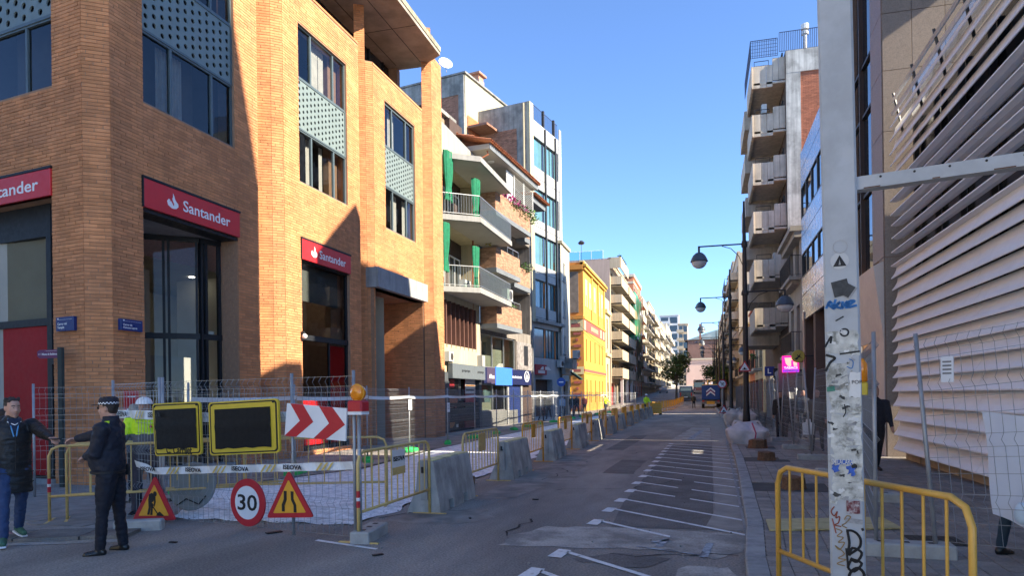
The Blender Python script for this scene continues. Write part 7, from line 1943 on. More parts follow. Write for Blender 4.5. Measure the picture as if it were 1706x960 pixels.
def limb(mb, pts, rs, n=12):
    """tapered limb with round ends through the joints"""
    P_ = [Vector(p) for p in pts]
    d0 = (P_[0]-P_[1]).normalized(); d1 = (P_[-1]-P_[-2]).normalized()
    pp = [P_[0]+d0*rs[0]*.8]+[P_[0]+d0*rs[0]*.4]; rr = [rs[0]*.45, rs[0]*.85]
    for i, p in enumerate(P_): pp.append(p); rr.append(rs[i])
    pp += [P_[-1]+d1*rs[-1]*.4, P_[-1]+d1*rs[-1]*.8]; rr += [rs[-1]*.85, rs[-1]*.45]
    mb.tube([tuple(p) for p in pp], rr, n)
def ddir(fwd, side):                                    # direction of a limb hanging down: degrees forward, degrees outwards
    a, b = R_(fwd), R_(side); return Vector((math.sin(b)*1.0, math.sin(a)*math.cos(b), -math.cos(a)*math.cos(b)))
M_skin = mat('skin', (.46,.26,.19), .55, var=.06, vs=30)
M_skin2 = mat('skin_tanned', (.40,.22,.15), .55, var=.06, vs=30)
M_hairb = mat('dark_hair', (.028,.02,.016), .6, var=.2, vs=60, bump=.5, bs=140)
M_hairg = mat('grey_hair', (.34,.29,.23), .7, var=.2, vs=60, bump=.5, bs=140)
M_eye = mat('eye_white', (.6,.58,.55), .2, var=0); M_pup = mat('pupil', (.02,.013,.01), .2, var=0)
def cloth(name, col, rough=.8, **k): return mat(name, col, rough, var=k.pop('var',.1), vs=k.pop('vs',6), bump=k.pop('bump',.5), bs=k.pop('bs',14), **k)
HC_ = {}
def head_mesh(lod):
    if lod in HC_: return HC_[lod]
    m = MB()
    loft(m, [((0,.035,-.005),.030,.030),((0,.030,.012),.048,.052),((0,.022,.045),.062,.078),((0,.012,.09),.070,.090),((0,.004,.13),.075,.097),((0,0,.17),.074,.095),((0,-.004,.205),.060,.076),((0,-.006,.228),.032,.04)], 20)
    limb(m, [(0,-.022,.06),(0,-.028,-.07)], [.055,.062])
    if lod == 0:
        m.prism([(-.016,.072),(.016,.072),(.010,.125),(-.010,.125)], 'y', .06, .104)
        m.sphere((0,.110,.083),.0165,8,6); m.sphere((-.012,.100,.078),.011,8,6); m.sphere((.012,.100,.078),.011,8,6)
        m.sphere((0,.088,.050),.02,8,6,(1.2,.5,.45)); m.sphere((0,.088,.040),.019,8,6,(1.1,.55,.45)); m.sphere((0,.075,.012),.024,8,6)
        for s in (-1,1):
            m.sphere((s*.030,.083,.133),.018,8,6,(1.3,.6,.5)); m.sphere((s*.045,.062,.082),.026,8,6,(1,.7,1)); m.sphere((s*.078,-.008,.105),.026,8,6,(.32,.7,1.25))
    HC_[lod] = (remesh(m, .0085 if lod == 0 else .017, 3), ); return HC_[lod]
def hand(mb, w, d, n, curl=.5, s=1.):
    """palm at wrist w pointing along d, n = palm normal (fingers curl that way)"""
    d = d.normalized(); n = (n-d*n.dot(d)).normalized(); u = d.cross(n)
    pal = []
    for a in (-.028,-.009,.010,.028):
        limb(mb, [w+u*a*.7*s+d*.012*s, w+u*a*s+d*.075*s], [.0155*s,.0145*s], 8)
    for i, (a, L) in enumerate(((-.031,.058),(-.0105,.074),(.0105,.080),(.031,.070))):
        b = w+u*a*s+d*.082*s; c1 = R_(25+50*curl); c2 = R_(40+95*curl)
        k1 = b+(d*math.cos(c1*.4)+n*math.sin(c1*.4))*L*.42*s; k2 = k1+(d*math.cos(c1)+n*math.sin(c1))*L*.33*s; k3 = k2+(d*math.cos(c2)+n*math.sin(c2))*L*.28*s
        limb(mb, [b,k1,k2,k3], [.0098*s,.0092*s,.0085*s,.0072*s], 8)
    b = w+u*.030*s+d*.028*s; k1 = b+(u*.75+d*.6+n*.35).normalized()*.04*s; k2 = k1+(d*.85+n*.5+u*.1).normalized()*.034*s
    limb(mb, [b,k1,k2], [.0145*s,.0115*s,.009*s], 8)
def person(label, pos, face, H=1.72, jk=None, tr=None, sh=None, hair=None, skin=None, arms=((8,10,15),(8,10,15)), legs=((0,3,0),(0,3,0)), lod=1, belly=0., coat=0., hat=None, turn=0., nod=0., group=None, bulk=1., lean=0., reach=None, vest=None, collar=True, hold=None, lift=None):
    """arms / legs: (forward deg, outward deg, bend deg), right then left; face: heading clockwise from +Y"""
    k = H/1.75; M = TR(pos, -R_(face))
    t = thing('person', label, 'person', M, group=group)
    sk = skin or M_skin; V = lambda x,y,z: Vector((x*k,y*k,z*k))
    vox = .0125 if lod == 0 else .026
    ly = lambda z: math.tan(R_(lean))*max(0,(z-.95))*k
    sh_z, nz = 1.445, 1.50
    # legs
    lm = MB(); sm = []; feet = []
    loft(lm, [((0,ly(.86),.86*k),.145*k*bulk,.105*k),((0,ly(.95),.95*k),.165*k*bulk,(.118+belly*.3)*k),((0,ly(1.05),1.05*k),.158*k*bulk,(.115+belly*.5)*k)])
    for i, s in enumerate((1,-1)):
        f, o, bd = legs[i]; hp = V(s*.088,0,.90); d = ddir(f, s*o); kn = hp+d*.43*k; d2 = ddir(f-bd, s*o*.6); an = kn+d2*.42*k
        limb(lm, [hp,hp.lerp(kn,.5),kn,kn.lerp(an,.4),an-d2*.02*k], [.095*k*bulk,.084*k*bulk,.062*k,.060*k,.052*k])
        sm.append((s,f,bd,an,d2))
    me = remesh(lm, vox, 5, 'trousers'); me.materials.append(tr)
    if lod == 0: crumple(me, .0085, (11,11,16))
    link(me, 'trousers', t)
    for s, f, bd, an, d2 in sm:
        fm = MB(); fl = Vector((s*.22, 1, 0)).normalized(); up_ = Vector((0,0,1)); pitch = max(-.4,min(.9,R_(bd*.8-max(0,f)*.5))) if bd > 12 else 0
        fd = (fl*math.cos(pitch)-up_*math.sin(pitch)).normalized(); z0 = an-Vector((0,0,.0))
        limb(fm, [an-fd*.035*k-up_*.025*k, an+fd*.06*k-up_*.035*k, an+fd*.145*k-up_*.045*k], [.042*k,.043*k,.036*k])
        limb(fm, [an+up_*.02*k, an-up_*.02*k], [.046*k,.045*k])
        me = remesh(fm, .012 if lod == 0 else .024, 3, 'shoe'); me.materials.append(sh); link(me, 'shoe', t)
        if lod == 0:
            so = MB(); so.M = Matrix.Translation(an) @ fd.to_track_quat('Y','Z').to_matrix().to_4x4()
            so.prism([(-.034*k,-.07*k),(.034*k,-.07*k),(.044*k,.08*k),(.03*k,.18*k),(-.03*k,.18*k),(-.044*k,.08*k)], 'z', -.086*k, -.066*k); so.build('sole', M_swht if 'trainer' in sh.name else M_blk, t)
    # jacket
    jm = MB(); B = belly
    zb = .90-coat
    rings = []
    if coat: rings.append(((0,ly(zb),zb*k),.185*k*bulk,.145*k))
    rings += [((0,ly(.90)+B*.25*k,.90*k),(.172 if coat else .160)*k*bulk,((.125 if coat else .115)+B*.40)*k),((0,ly(1.02)+B*.6*k,1.02*k),.175*k*bulk,(.130+B*.75)*k),((0,ly(1.15)+B*.7*k,1.15*k),.172*k*bulk,(.132+B*.75)*k),
      ((0,ly(1.28)+B*.2*k,1.28*k),.182*k*bulk,(.135+B*.25)*k),((0,ly(1.38),1.38*k),.180*k*bulk,.122*k),((0,ly(1.45),1.45*k),.135*k*bulk,.098*k),((0,ly(1.50),1.505*k),.075*k,.072*k)]
    loft(jm, rings)
    hands = []
    for i, s in enumerate((1,-1)):
        shp = V(s*.185*bulk,0,1.425)+Vector((0,ly(1.42),0))
        if reach and reach[i]:
            wr = Vector(reach[i]); dv = wr-shp; Lr = dv.length; a, b = .295*k, .255*k; 
            if Lr > (a+b)*.995: dv = dv*((a+b)*.995/Lr); Lr = dv.length; wr = shp+dv
            ca = (a*a+Lr*Lr-b*b)/(2*a*Lr); h = a*math.sqrt(max(0,1-ca*ca)); ax = dv.normalized()
            dn = Vector((s*.5,-.25,-1)); dn = (dn-ax*dn.dot(ax)).normalized(); el = shp+ax*a*ca+dn*h
        else:
            f, o, bd = arms[i]; d = ddir(f, s*o); el = shp+d*.295*k; d2 = ddir(f+bd, s*o*.3); wr = el+d2*.255*k
        c = .065*k*bulk
        limb(jm, [shp-Vector((s*.05*k,0,.01*k)),shp,shp.lerp(el,.5),el,el.lerp(wr,.5),wr-(wr-el).normalized()*.01], [.075*k,.074*k*bulk,.064*k*bulk,.058*k*bulk,.052*k,.043*k])
        hands.append((wr,(wr-el).normalized(),s))
    if collar: loft(jm, [((0,ly(1.48)-.012*k,1.46*k),.085*k,.085*k),((0,ly(1.5)-.012*k,1.50*k),.076*k,.082*k),((0,ly(1.54)-.01*k,1.545*k),.078*k,.085*k)])
    me = remesh(jm, vox, 4, 'jacket'); me.materials.append(jk)
    if lod == 0: crumple(me, .010, (9,9,13) if not coat else (5,5,17), 3.)
    if vest:
        me.materials.append(vest[0])
        for p in me.polygons:
            c = p.center
            if vest[1]*k < c.z < vest[2]*k and (vest[3] or abs(c.x) < .24*k): p.material_index = 1
    link(me, 'jacket', t)
    hm = MB()
    for w, d, s in hands:
        n = Vector((-s,0.15,0)) if abs(d.z) > .6 else Vector((-s*.3,0,-1))
        if hold and hold.get(s): n = Vector(hold[s])
        if lod == 0: hand(hm, w, d, n, .55, k)
        else: limb(hm, [w,w+d*.1*k], [.04*k,.03*k])
    hme = remesh(hm, .0055 if lod == 0 else .02, 2, 'hands')
    # body: one continuous neck-and-head, with the hands as its skin
    hme.materials.append(sk); link(hme, 'hands', t)
    ho = link(head_mesh(lod)[0].copy(), 'head', t, loc=(0,ly(1.6)+.01*k,1.525*k), rot=Matrix.Rotation(-R_(turn),4,'Z') @ Matrix.Rotation(-R_(nod),4,'X') @ Matrix.Scale(k*1.0,4))
    ho.data.materials.clear(); ho.data.materials.append(sk)
    if lod == 0:
        for s in (-1,1):
            e = MB().sphere((s*.030,.083,.119),.0125,10,6,(1.1,.6,.62)).build('eye', M_eye, ho); MB().sphere((s*.030,.0905,.119),.006,8,6,(1,.5,1)).build('pupil', M_pup, e)
            MB().tube([(s*.014,.098,.140),(s*.030,.098,.145),(s*.048,.084,.139)],.0042,5).build('eyebrow', hair or M_hairb, ho)
        MB().sphere((0,.0985,.0455),.015,10,4,(1.35,.35,.22)).build('lips', mat('lips', (.34,.14,.11), .5, var=0), ho)
    if hair:
        h = MB()
        h.sphere((0,-.016,.150),.092,14,10,(.90,1.06,.98)); h.sphere((0,-.040,.110),.072,12,8,(1.02,.8,1.15)); h.sphere((0,.030,.205),.045,10,6,(1.3,1,.6))
        if lod == 0:
            rr = random.Random(3)
            for q in range(24): a = rr.uniform(0,6.28); h.sphere((.068*math.cos(a),-.012+.07*math.sin(a),.195+rr.uniform(-.02,.035)),.022,6,4)
        hmm = remesh(h, .009 if lod == 0 else .018, 1, 'hair'); hmm.materials.append(hair); link(hmm, 'hair', ho)
    if hat == 'cap':
        c = MB(); loft(c, [((0,-.004,.150),.087,.108),((0,-.002,.185),.088,.108),((0,-.004,.215),.086,.104),((0,-.006,.235),.072,.09),((0,-.006,.245),.03,.04)], 22); M_cap = cloth('police_cap_navy', (.014,.016,.028), .75)
        c.build('cap', M_cap, ho, smooth=True)
        br = MB().prism([(-.078,.07),(.078,.07),(.074,.13),(.045,.168),(0,.18),(-.045,.168),(-.074,.13)][::1], 'z', .150, .158); br.build('cap_visor', M_cap, ho)
        ch = MB(); n = 36
        for q in range(n):
            for r in range(2):
                if (q+r)%2: continue
                a, b = 2*math.pi*q/n, 2*math.pi*(q+1)/n; z = .158+.011*r
                ch.quad(*[(.0895*math.cos(g),-.002+.1105*math.sin(g),zz) for g,zz in ((a,z),(b,z),(b,z+.011),(a,z+.011))])
        ch.build('check_band', M_swht, ho, kind='stuff')
    if hat == 'helmet':
        c = MB(); c.lathe([(.122,.150),(.118,.165),(.113,.19),(.095,.225),(.06,.25),(.01,.26)], (0,.004,0), 20); c.box(-.012,.012,-.10,.10,.22,.262); c.build('helmet', M_white, ho, smooth=True)
        MB().prism([(-.09,.07),(.09,.07),(.07,.15),(0,.168),(-.07,.15)], 'z', .150, .157).build('helmet_peak', M_white, ho)
    if hat == 'glasses':
        pass
    WM[t.name] = M; return t, hands, ho
black_coat = cloth('black_quilted_coat', (.012,.012,.013), .5, bump=.9, bs=9)
navy = cloth('police_navy', (.010,.013,.024), .7, bump=.6, bs=11)
navy2 = cloth('police_trousers', (.008,.010,.018), .8, bump=.6, bs=12)
jeans = cloth('blue_jeans', (.030,.055,.13), .85)
djeans = cloth('dark_jeans', (.015,.02,.035), .85)
blksh = mat('black_leather_shoe', (.010,.010,.010), .3, var=.05, spec=.5)
trainer = mat('green_trainer', (.045,.12,.075), .7, var=.25, vs=25)
# ---- man in the long black coat
mp = G(22,905,.03); pp_ = G(190,922,0.)
fa = math.degrees(math.atan2(pp_[0]-mp[0], pp_[1]-mp[1]))
midpt = Vector(((mp[0]+pp_[0])/2-.12, (mp[1]+pp_[1])/2, 1.16))
def local(pt, pos, face):
    return (TR(pos, -R_(face)).inverted() @ Vector(pt))
fm_ = 118.; Pm = (mp[0]-.06,mp[1]+.05,.035)
hx, hy = G(95,738,1.17)[:2]
hp_ = AY(97,738,(mp[1]+pp_[1])/2+.05)
t, hd, ho = person('man in a long black quilted coat and jeans with a blue lanyard', Pm, fm_, 1.74, black_coat, jeans, trainer, M_hairb, M_skin, arms=((6,8,20),(0,0,0)), legs=((17,4,10),(-16,3,14)), lod=0, coat=.30, bulk=1.14, turn=-14, nod=4, reach=(None, local(hp_,Pm,fm_)), hold={-1:(0,0,-1)})
k = 1.74/1.75
ln = MB()
for s in (-1,1): ln.tube([(s*.055,.085,1.50),(s*.04,.135,1.42),(s*.012,.160,1.28)], .0075, 5)
ln.build('lanyard', mat('lanyard_blue', (.10,.33,.62), .6, var=.1), t)
MB().prism([(-.07,1.50),(.07,1.50),(.03,1.34),(-.03,1.34)], 'y', .10,.142).build('shirt', cloth('dark_blue_shirt', (.02,.03,.06), .8), t)
MB().tube([(-.07,.12,1.46),(0,.155,1.42),(.07,.12,1.46)], .006, 5).build('white_trim', M_white, t)
MB().tube([(0,.175,1.30),(.0,.19,1.05),(.0,.165,.78)], .006, 5).build('zip', M_blk, t)
for zq in (.72,.84,.96,1.08,1.2):
    n = 20; MB().tube([((.19 if zq > .95 else .2)*1.09*math.cos(2*math.pi*i/n),.147*math.sin(2*math.pi*i/n),zq) for i in range(n+1)], .006, 4).build('quilt_seam', M_blk, t)
hood = MB(); hood.sphere((0,-.10,1.47),.12,14,8,(1.15,.7,.62)); me = remesh(hood,.016,3); me.materials.append(black_coat); link(me,'hood',t)
wr, d, s = hd[1]; ph = wr+d*.115
phm = thing('phone', 'dark phone held between the two men', 'phone', WM[t.name] @ Matrix.Translation(ph+Vector((0,0,.012))) @ Matrix.Rotation(R_(20),4,'Z')); MB().bbox(-.036,.036,-.075,.075,-.005,.005,.004).build('body', M_blk, phm)
# ---- policeman
fp = -112.; Pp = (pp_[0]-.05,pp_[1]+.02,0)
t, hd, ho = person('policeman in dark navy uniform and checked cap holding out his arm to the man', Pp, fp, 1.76, navy, navy2, blksh, M_hairb, M_skin, legs=((-5,3,0),(6,4,3)), lod=0, belly=.07, bulk=1.16, hat='cap', turn=6, nod=2, reach=(Vector(local(hp_,Pp,fp))+Vector((.0,-.07,.0)), Vector((-.03,.25,1.10))))
gl = MB()
for s in (-1,1):
    gl.box(s*.031-.024,s*.031+.024,.096,.101,.106,.134)
    gl.tube([(s*.055,.098,.128),(s*.08,.05,.128),(s*.082,-.02,.122)], .003, 4)
gl.box(-.008,.008,.098,.101,.124,.129); gl.build('sunglasses', mat('sunglass_black', (.008,.008,.009), .12, var=0, spec=.6), ho)
M_hiv = mat('hi_vis_yellow', (.62,.90,.02), .55, var=.05, vs=8)
for s in (-1,1):
    e = MB(); e.M = Matrix.Translation((s*.15,-.02,1.463)) @ Matrix.Rotation(R_(s*24),4,'Y') @ Matrix.Rotation(R_(-s*12),4,'Z'); e.bbox(-.075,.075,-.028,.028,-.004,.012,.006); e.build('epaulette', M_hiv, t)
    e = MB(); e.M = Matrix.Translation((s*.262,.02,1.36)) @ Matrix.Rotation(R_(s*10),4,'Y'); e.bbox(-.006,.006,-.04,.04,-.03,.03,.003); e.build('shoulder_badge', M_sorg, t)
n = 24; MB().tube([(.190*math.cos(2*math.pi*i/n),.030+.158*math.sin(2*math.pi*i/n),.925) for i in range(n+1)], .020, 6).build('belt', M_blk, t)
MB().bbox(.185,.245,.0,.09,.82,.98,.01).build('holster', M_blk, t); MB().bbox(.20,.25,-.11,-.03,.86,.99,.01).build('pouch', M_blk, t)
MB().lathe([(.022,-.01),(.034,-.01),(.034,.01),(.022,.01)],(.235,.12,.97),12,'x').lathe([(.022,-.01),(.034,-.01),(.034,.01),(.022,.01)],(.238,.10,1.02),12,'x').build('handcuffs', mat('steel', (.6,.6,.6), .25, metal=.9, var=0), t)
# ---- others by the fence
grey_ovr = cloth('grey_overalls', (.13,.13,.14), .85)
wp_ = G(255,845,.01)
t, hd, ho = person('worker in white helmet with lime and grey jacket standing behind the sign fence', (G(243,856,.012)[0],G(243,856,.012)[1],.012), 150, 1.74, grey_ovr, cloth('charcoal_trousers', (.06,.055,.07), .85), blksh, M_hairb, M_skin2, arms=((15,14,40),(15,14,40)), legs=((6,5,8),(-6,5,0)), lod=0, hat='helmet', bulk=1.1, vest=(M_hiv,1.22,1.47,True))
MB().prism([(-.14,1.31),(-.09,1.31),(-.115,1.36)], 'y', .136,.14).build('chest_badge', M_sred, t)
person('person with curly grey hair and blue jacket in front of the bank corner', (G(226,838,.012)[0],G(226,838,.012)[1],.012), 15, 1.66, cloth('slate_jacket', (.10,.13,.18), .8), djeans, blksh, M_hairg, M_skin, lod=1)
person('passer-by hidden behind the man in black, in jeans and pinkish ankle boots', (-8.75,7.05,.02), 60, 1.62, cloth('dark_jacket', (.02,.02,.022), .8), djeans, mat('pink_boot', (.22,.12,.12), .7, var=.2), M_hairb, M_skin, legs=((4,3,5),(-22,3,25)), lod=1)
# ---- pedestrians on the left pavement
cap_w = None
def walker(label, px, py, face, H, jc, tc, hair, stride=14, z=.012, group=None, **kw):
    p = G(px,py,z); a = stride
    return person(label, (p[0],p[1],z), face, H, cloth('coat_%d' % (px*7%997), jc, .8), cloth('legs_%d' % (px*7%997), tc, .85), blksh, hair, M_skin2 if px%2 else M_skin, arms=((-a,8,15),(a,8,15)), legs=((a,3,6),(-a,3,14)), lod=1, **kw)
walker('man in a dark open jacket, pale shirt and jeans leaning by the blue office', 880, 703, 100, 1.70, (.02,.022,.028), (.05,.08,.16), M_hairg, 3)
walker('pedestrian in a pale grey jacket behind the first man by the office', 903, 702, 60, 1.70, (.26,.25,.24), (.03,.03,.035), M_hairb, 8)
walker('pedestrian in dark olive coat beside the crimson shop sign', 914, 699, 190, 1.68, (.05,.045,.03), (.03,.03,.03), M_hairb, 10)
walker('pedestrian in pale blue shirt walking away up the left pavement', 937, 696, 5, 1.72, (.30,.38,.50), (.02,.025,.05), M_hairb, 12)
walker('pedestrian in a dark green jacket near the yellow building', 953, 694, 0, 1.74, (.015,.03,.025), (.04,.05,.09), M_hairb, 8)
walker('pedestrian in black beside the one in dark green', 961, 694, 10, 1.76, (.012,.012,.014), (.02,.022,.03), M_hairb, 18)
walker('pedestrian in a maroon top before the yellow facade', 974, 690, 185, 1.68, (.14,.025,.03), (.03,.03,.035), M_hairb, 5)
hv = lambda lab, px, py, face, H, st: person(lab, (G(px,py)[0],G(px,py)[1],.012), face, H, M_hiv, cloth('navy_work_trousers', (.02,.025,.045), .85), blksh, None, M_skin2, arms=((20,12,50),(20,12,50)), legs=((st,3,5),(-st,3,5)), lod=1, hat='helmet')
hv('worker in hi-vis yellow standing among the fences by the yellow building', 1009, 690, 120, 1.74, 4)
hv('worker in hi-vis yellow bending over the far end of the concrete row', 1077, 692, 150, 1.74, 10)
walker('pedestrian in dark clothes walking down the middle of the far road', 1156, 681, 182, 1.68, (.05,.045,.03), (.015,.015,.017), M_hairb, 10, 0.)
# ---- right pavement
walker('bald man in a grey jacket carrying a white bag on the right pavement', 1362, 752, 190, 1.66, (.12,.115,.105), (.06,.055,.055), None, 8, ZP)
p = G(1352,715,ZP+.6); 
q = G(1362,752,ZP); tb = thing('shopping_bag', 'white shopping bag in the hand of the bald man', 'bag', TR((q[0]-.24,q[1]-.12,ZP+.45))); bb = MB(); bb.prism([(-.13,0),(.13,0),(.15,.30),(.06,.34),(.05,.42),(-.05,.42),(-.06,.34),(-.15,.30)], 'y', -.05, .05); bb.build('bag', M_swht, tb)
walker('person in dark puffy jacket walking behind the right fence near the louvred facade', 1459, 786, 170, 1.70, (.016,.017,.024), (.018,.018,.022), M_hairb, 10, ZP, bulk=1.15)
walker('dark clothed person in the pair by the pale banner', 1316, 735, 180, 1.66, (.018,.018,.02), (.02,.02,.028), M_hairb, 6, ZP)
walker('second dark clothed person of the pair, nearer the fence', 1301, 733, 175, 1.64, (.03,.027,.025), (.03,.03,.035), M_hairb, 9, ZP)
walker('person in navy jacket walking beyond the bald man', 1338, 731, 170, 1.68, (.02,.025,.045), (.02,.02,.025), M_hairb, 9, ZP)
pr_ = G(1690,932,ZP)
person('person half hidden behind the white sheet, only dark jeans and boots showing', (pr_[0]+.08,pr_[1]+.1,ZP), 75, 1.62, cloth('dark_jacket', (.02,.02,.022), .8), cloth('teal_jeans', (.02,.04,.06), .85), blksh, M_hairb, M_skin, legs=((5,3,2),(-5,3,5)), lod=1, lean=48)
# ================================================================ VEHICLES, TREES
M_tyre = mat('tyre_rubber', (.015,.015,.016), .8, var=.05); M_van = mat('van_black', (.018,.02,.024), .3, var=.04, spec=.5, coat=.4)
M_tblue = mat('truck_blue', (.015,.05,.20), .4, var=.06, vs=2, spec=.5); M_tail = mat('tail_lamp_red', (.5,.02,.02), .3, var=0)
M_cab = mat('truck_cab_yellow', (.60,.38,.06), .45, var=.06)
def wheel(t, x, y, z, r, w, nm='wheel'):
    o = MB().lathe([(r*.6,-w/2),(r*.95,-w/2),(r,-w*.35),(r,w*.35),(r*.95,w/2),(r*.6,w/2)], (x,y,z), 18, 'x').build(nm, M_tyre, t, smooth=True)
    MB().lathe([(.05,-w*.5),(r*.58,-w*.46),(r*.6,-w*.3),(r*.6,w*.3),(r*.58,w*.46),(.05,w*.5)], (x,y,z), 14, 'x').build('rim', M_al, o); return o
def truck(px0, px1, pyb, label):
    p, q = G(px0,pyb), G(px1,pyb); w = q[0]-p[0]; t = thing('works_truck', label, 'truck', TR(((p[0]+q[0])/2,p[1],0)))
    a = w/2; h = 3.0
    MB().bbox(-a,a,.0,3.6,1.05,2.75,.03).build('body', M_tblue, t)
    MB().box(-a+.08,a-.08,-.02,.0,1.12,2.68).build('rear_panel', M_tblue, t)
    c = MB()
    for k in range(2):
        z = 1.45+.42*k; c.prism([(-.5,z),(0,z+.42),(.5,z),(.5,z+.2),(0,z+.62),(-.5,z+.2)], 'y', -.035, -.022)
    c.build('chevron', M_swht, t); c2 = MB(); c2.prism([(-.5,1.67),(0,2.09),(.5,1.67),(.5,1.75),(0,2.17),(-.5,1.75)], 'y', -.04,-.026); c2.build('chevron', M_sred, t)
    MB().box(-a+.02,a-.02,.3,5.8,.75,1.05).build('chassis', mat('dirty_grey_metal', (.20,.19,.17), .8, var=.2, vs=4), t)
    MB().box(-a,a,-.12,.12,.55,.78).build('bumper', MATS['dirty_grey_metal'], t); MB().box(-.45,.45,-.16,-.1,.5,.85).build('tow_bar', M_sorg, t)
    for s in (-1,1):
        MB().box(s*a*.82-.12,s*a*.82+.12,-.15,-.1,.8,.95).build('tail_lamp', M_tail, t)
        for y in (1.0,4.6): wheel(t, s*(a-.18), y, .48, .48, .32)
    MB().bbox(-a+.06,a-.06,3.9,5.8,1.0,2.9,.1).build('cab', M_cab, t); MB().box(-a+.2,a-.2,3.86,3.9,1.9,2.6).build('cab_window', M_gl, t)
    MB().tube([(-.3,2,2.75),(-.3,2.2,3.3),(.5,3.0,3.35)], .12, 8).build('crane_arm', M_cab, t)
truck(1169,1200,681,'blue works truck seen from behind with a white and red chevron on its back')
def van(px, py, h, label, Y):
    p = AY(px,600,Y); t = thing('parked_van', label, 'van', TR((p[0],Y,RZ(Y)))); w, L = h*.84, 4.8
    a = w/2
    MB().prism([(0,.35),(0,h*.62),(.25,h*.98),(.6,h),(L-1.4,h),(L-.7,h*.62),(L,h*.5),(L,.35)], 'x', -a, a).build('body', M_van, t)
    MB().box(-a+.15,a-.15,.05,.14,h*.62,h*.9).build('rear_window', M_gl, t)
    for s in (-1,1):
        MB().box(s*a*.86-.09,s*a*.86+.09,-.02,.02,h*.35,h*.58).build('tail_lamp', M_tail, t); MB().bbox(s*(a+.12)-.08,s*(a+.12)+.08,L-1.2,L-1.05,h*.55,h*.7,.02).build('mirror', M_van, t)
        for y in (.9,3.7): wheel(t, s*(a-.1), y, .34, .34, .22)
    MB().box(-a,a,-.06,.03,.3,.5).build('bumper', M_blk, t); MB().box(-.26,.26,-.07,-.055,.55,.67).build('number_plate', M_swht, t)
van(1142,664,2.3,'black van driving away on the left lane under the street tree',113)
def bus(px0, px1, Y, label):
    p, q = AY(px0,600,Y), AY(px1,600,Y); w = 2.5; t = thing('city_bus', label, 'bus', TR(((p[0]+q[0])/2,Y,RZ(Y)))); a = w/2
    MB().bbox(-a,a,0,10,.35,2.95,.12).build('body', mat('bus_red', (.55,.10,.06), .4, var=.08, vs=1, coat=.3), t)
    MB().bbox(-a*.98,a*.98,-.02,.6,2.55,3.1,.08).build('roof', mat('bus_cream', (.68,.55,.40), .5, var=.05), t)
    MB().box(-a*.86,a*.86,-.03,.02,1.45,2.5).build('windscreen', M_gl, t); MB().box(-a*.6,a*.6,-.04,-.02,2.62,2.9).build('destination_panel', M_blk, t)
    MB().box(-a,a,-.08,.02,.35,.75).build('bumper', MATS['bus_cream'], t)
    for s in (-1,1): MB().lathe([(.0,-.04),(.14,-.03),(.15,.0)],(s*a*.7,-.02,.98),12,'y').build('headlight', M_swht, t); wheel(t, s*(a-.15), 2.2, .48, .48, .3); wheel(t, s*(a-.15), 7.6, .48, .48, .3)
bus(1155,1174,160,'red and cream bus facing down the street in the far distance')
def car(px, Y, col, label):
    p = AY(px,600,Y); t = thing('parked_car', label, 'car', TR((p[0],Y,RZ(Y)))); a = .88; m = mat(col[0], col[1], .3, var=.03, coat=.5)
    MB().prism([(0,.3),(0,.85),(.25,.95),(.75,1.42),(2.3,1.45),(3.1,.95),(4.1,.8),(4.2,.3)], 'x', -a, a).build('body', m, t)
    MB().prism([(.34,.98),(.74,1.34),(.72,1.36),(.30,1.0)], 'x', -a*.82, a*.82).build('rear_window', M_gl, t)
    for s in (-1,1):
        MB().box(s*a*.8-.1,s*a*.8+.1,-.02,.02,.65,.85).build('tail_lamp', M_tail, t)
        for y in (.8,3.3): wheel(t, s*(a-.06), y, .31, .31, .2)
car(1098,190,('car_white',(.6,.6,.6)),'small white car parked far up on the left by the tree')
car(1104,170,('car_grey',(.25,.26,.27)),'grey car parked far up on the left behind the fences')
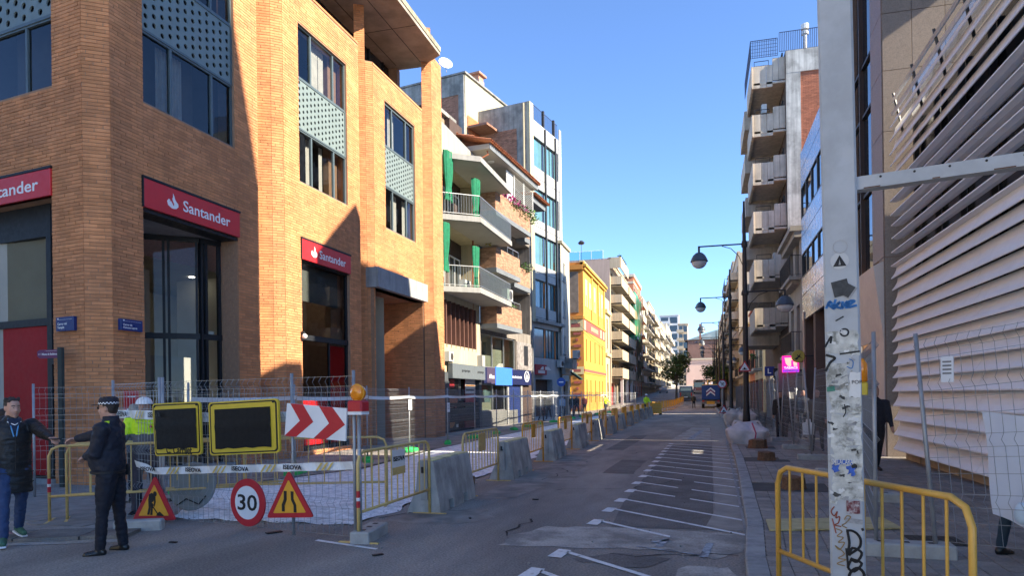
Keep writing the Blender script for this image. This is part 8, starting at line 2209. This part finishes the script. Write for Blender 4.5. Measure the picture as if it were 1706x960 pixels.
# trees
M_leaf = mat('plane_leaves', (.14,.19,.05), .7, var=.25, vs=.8, island=.45, spec=.3)
M_bark = mat('plane_bark', (.17,.14,.10), .9, var=.25, vs=5)
def tree(px, Y, ytop, w, label, seed, n=2600, lean=0):
    p = AY(px,600,Y); zt = AY(px,ytop,Y)[2]-RZ(Y); t = thing('street_tree', label, 'tree', TR((p[0],Y,RZ(Y)))); rnd = random.Random(seed)
    m = MB(); m.tube([(0,0,0),(.05,0,zt*.22),(0,.1,zt*.45),(.1,0,zt*.8)], [.22,.18,.14,.05], 8); m.build('trunk', M_bark, t)
    cl = []
    for k in range(9):
        a = rnd.uniform(0,6.28); r = w*.5*rnd.uniform(.3,.75); z = zt*rnd.uniform(.42,.88); e = (r*math.cos(a), r*math.sin(a), z); cl.append(e)
        MB().tube([(0,0,zt*rnd.uniform(.25,.45)),(e[0]*.5,e[1]*.5,z-zt*.08),e], [.09,.06,.025], 5).build('limb', M_bark, t)
    cl += [(0,0,zt*.8),(w*.2,0,zt*.62),(-w*.25,.0,zt*.55)]
    mb = MB()
    for k in range(n):
        c = rnd.choice(cl); s = w*.20
        while True:
            q = [rnd.uniform(-1,1) for _ in range(3)]
            if .1 < sum(v*v for v in q) < 1: break
        x, y, z = c[0]+q[0]*s*1.15, c[1]+q[1]*s*1.15, min(c[2]+q[2]*s*1.1, zt); s2 = rnd.uniform(.10,.24)
        a = rnd.uniform(0,6.28); u = Vector((math.cos(a),math.sin(a),rnd.uniform(-.6,.6)))*s2; v = Vector((-math.sin(a),math.cos(a),rnd.uniform(-1,1))).normalized()*s2*.7; q = Vector((x,y,z))
        mb.quad(tuple(q-u),tuple(q-v),tuple(q+u),tuple(q+v))
    mb.build('crown', M_leaf, t, kind='stuff'); return t
tree(1126,118,585,5.2,'leafy green street tree standing on the left before the far tower',1,3200)
tree(1194,130,600,5.0,'dark street tree on the right behind the lamps',2,2600)
tree(1208,112,608,3.6,'small street tree on the right half hidden by the lamp posts',3,1800)
# tall single pole of an older lamp arching over the road end
p = AY(1196,655,140)
t = thing('arched_lamp', 'pale curved street lamp arching over the far end of the road', 'street lamp', TR((p[0],140,RZ(140))))
MB().tube([(0,0,0),(0,0,6),(-.3,0,8),(-1.6,0,9.6),(-3.6,0,10.4)], [.1,.09,.08,.06,.05], 8).build('pole', M_al, t, smooth=True); MB().sphere((-3.8,0,10.4),.35,10,6,(1.3,.7,.4)).build('lamp_head', M_al, t)
# parasol at the balcony tower's top left is not in view; small awning over the left shop door of the narrow house
s = AY(952,622,64)
t = thing('shop_awning', 'dark green shop awning beside the orange side wall', 'awning', TR((XL,62.9,0),R_(90)))
MB().prism([(-1.1,3.3),(0,4.1),(0,4.0),(-1.05,3.15)], 'x', .2, 2.0).build('canvas', mat('awning_dark_green', (.03,.06,.035), .8, var=.1), t)
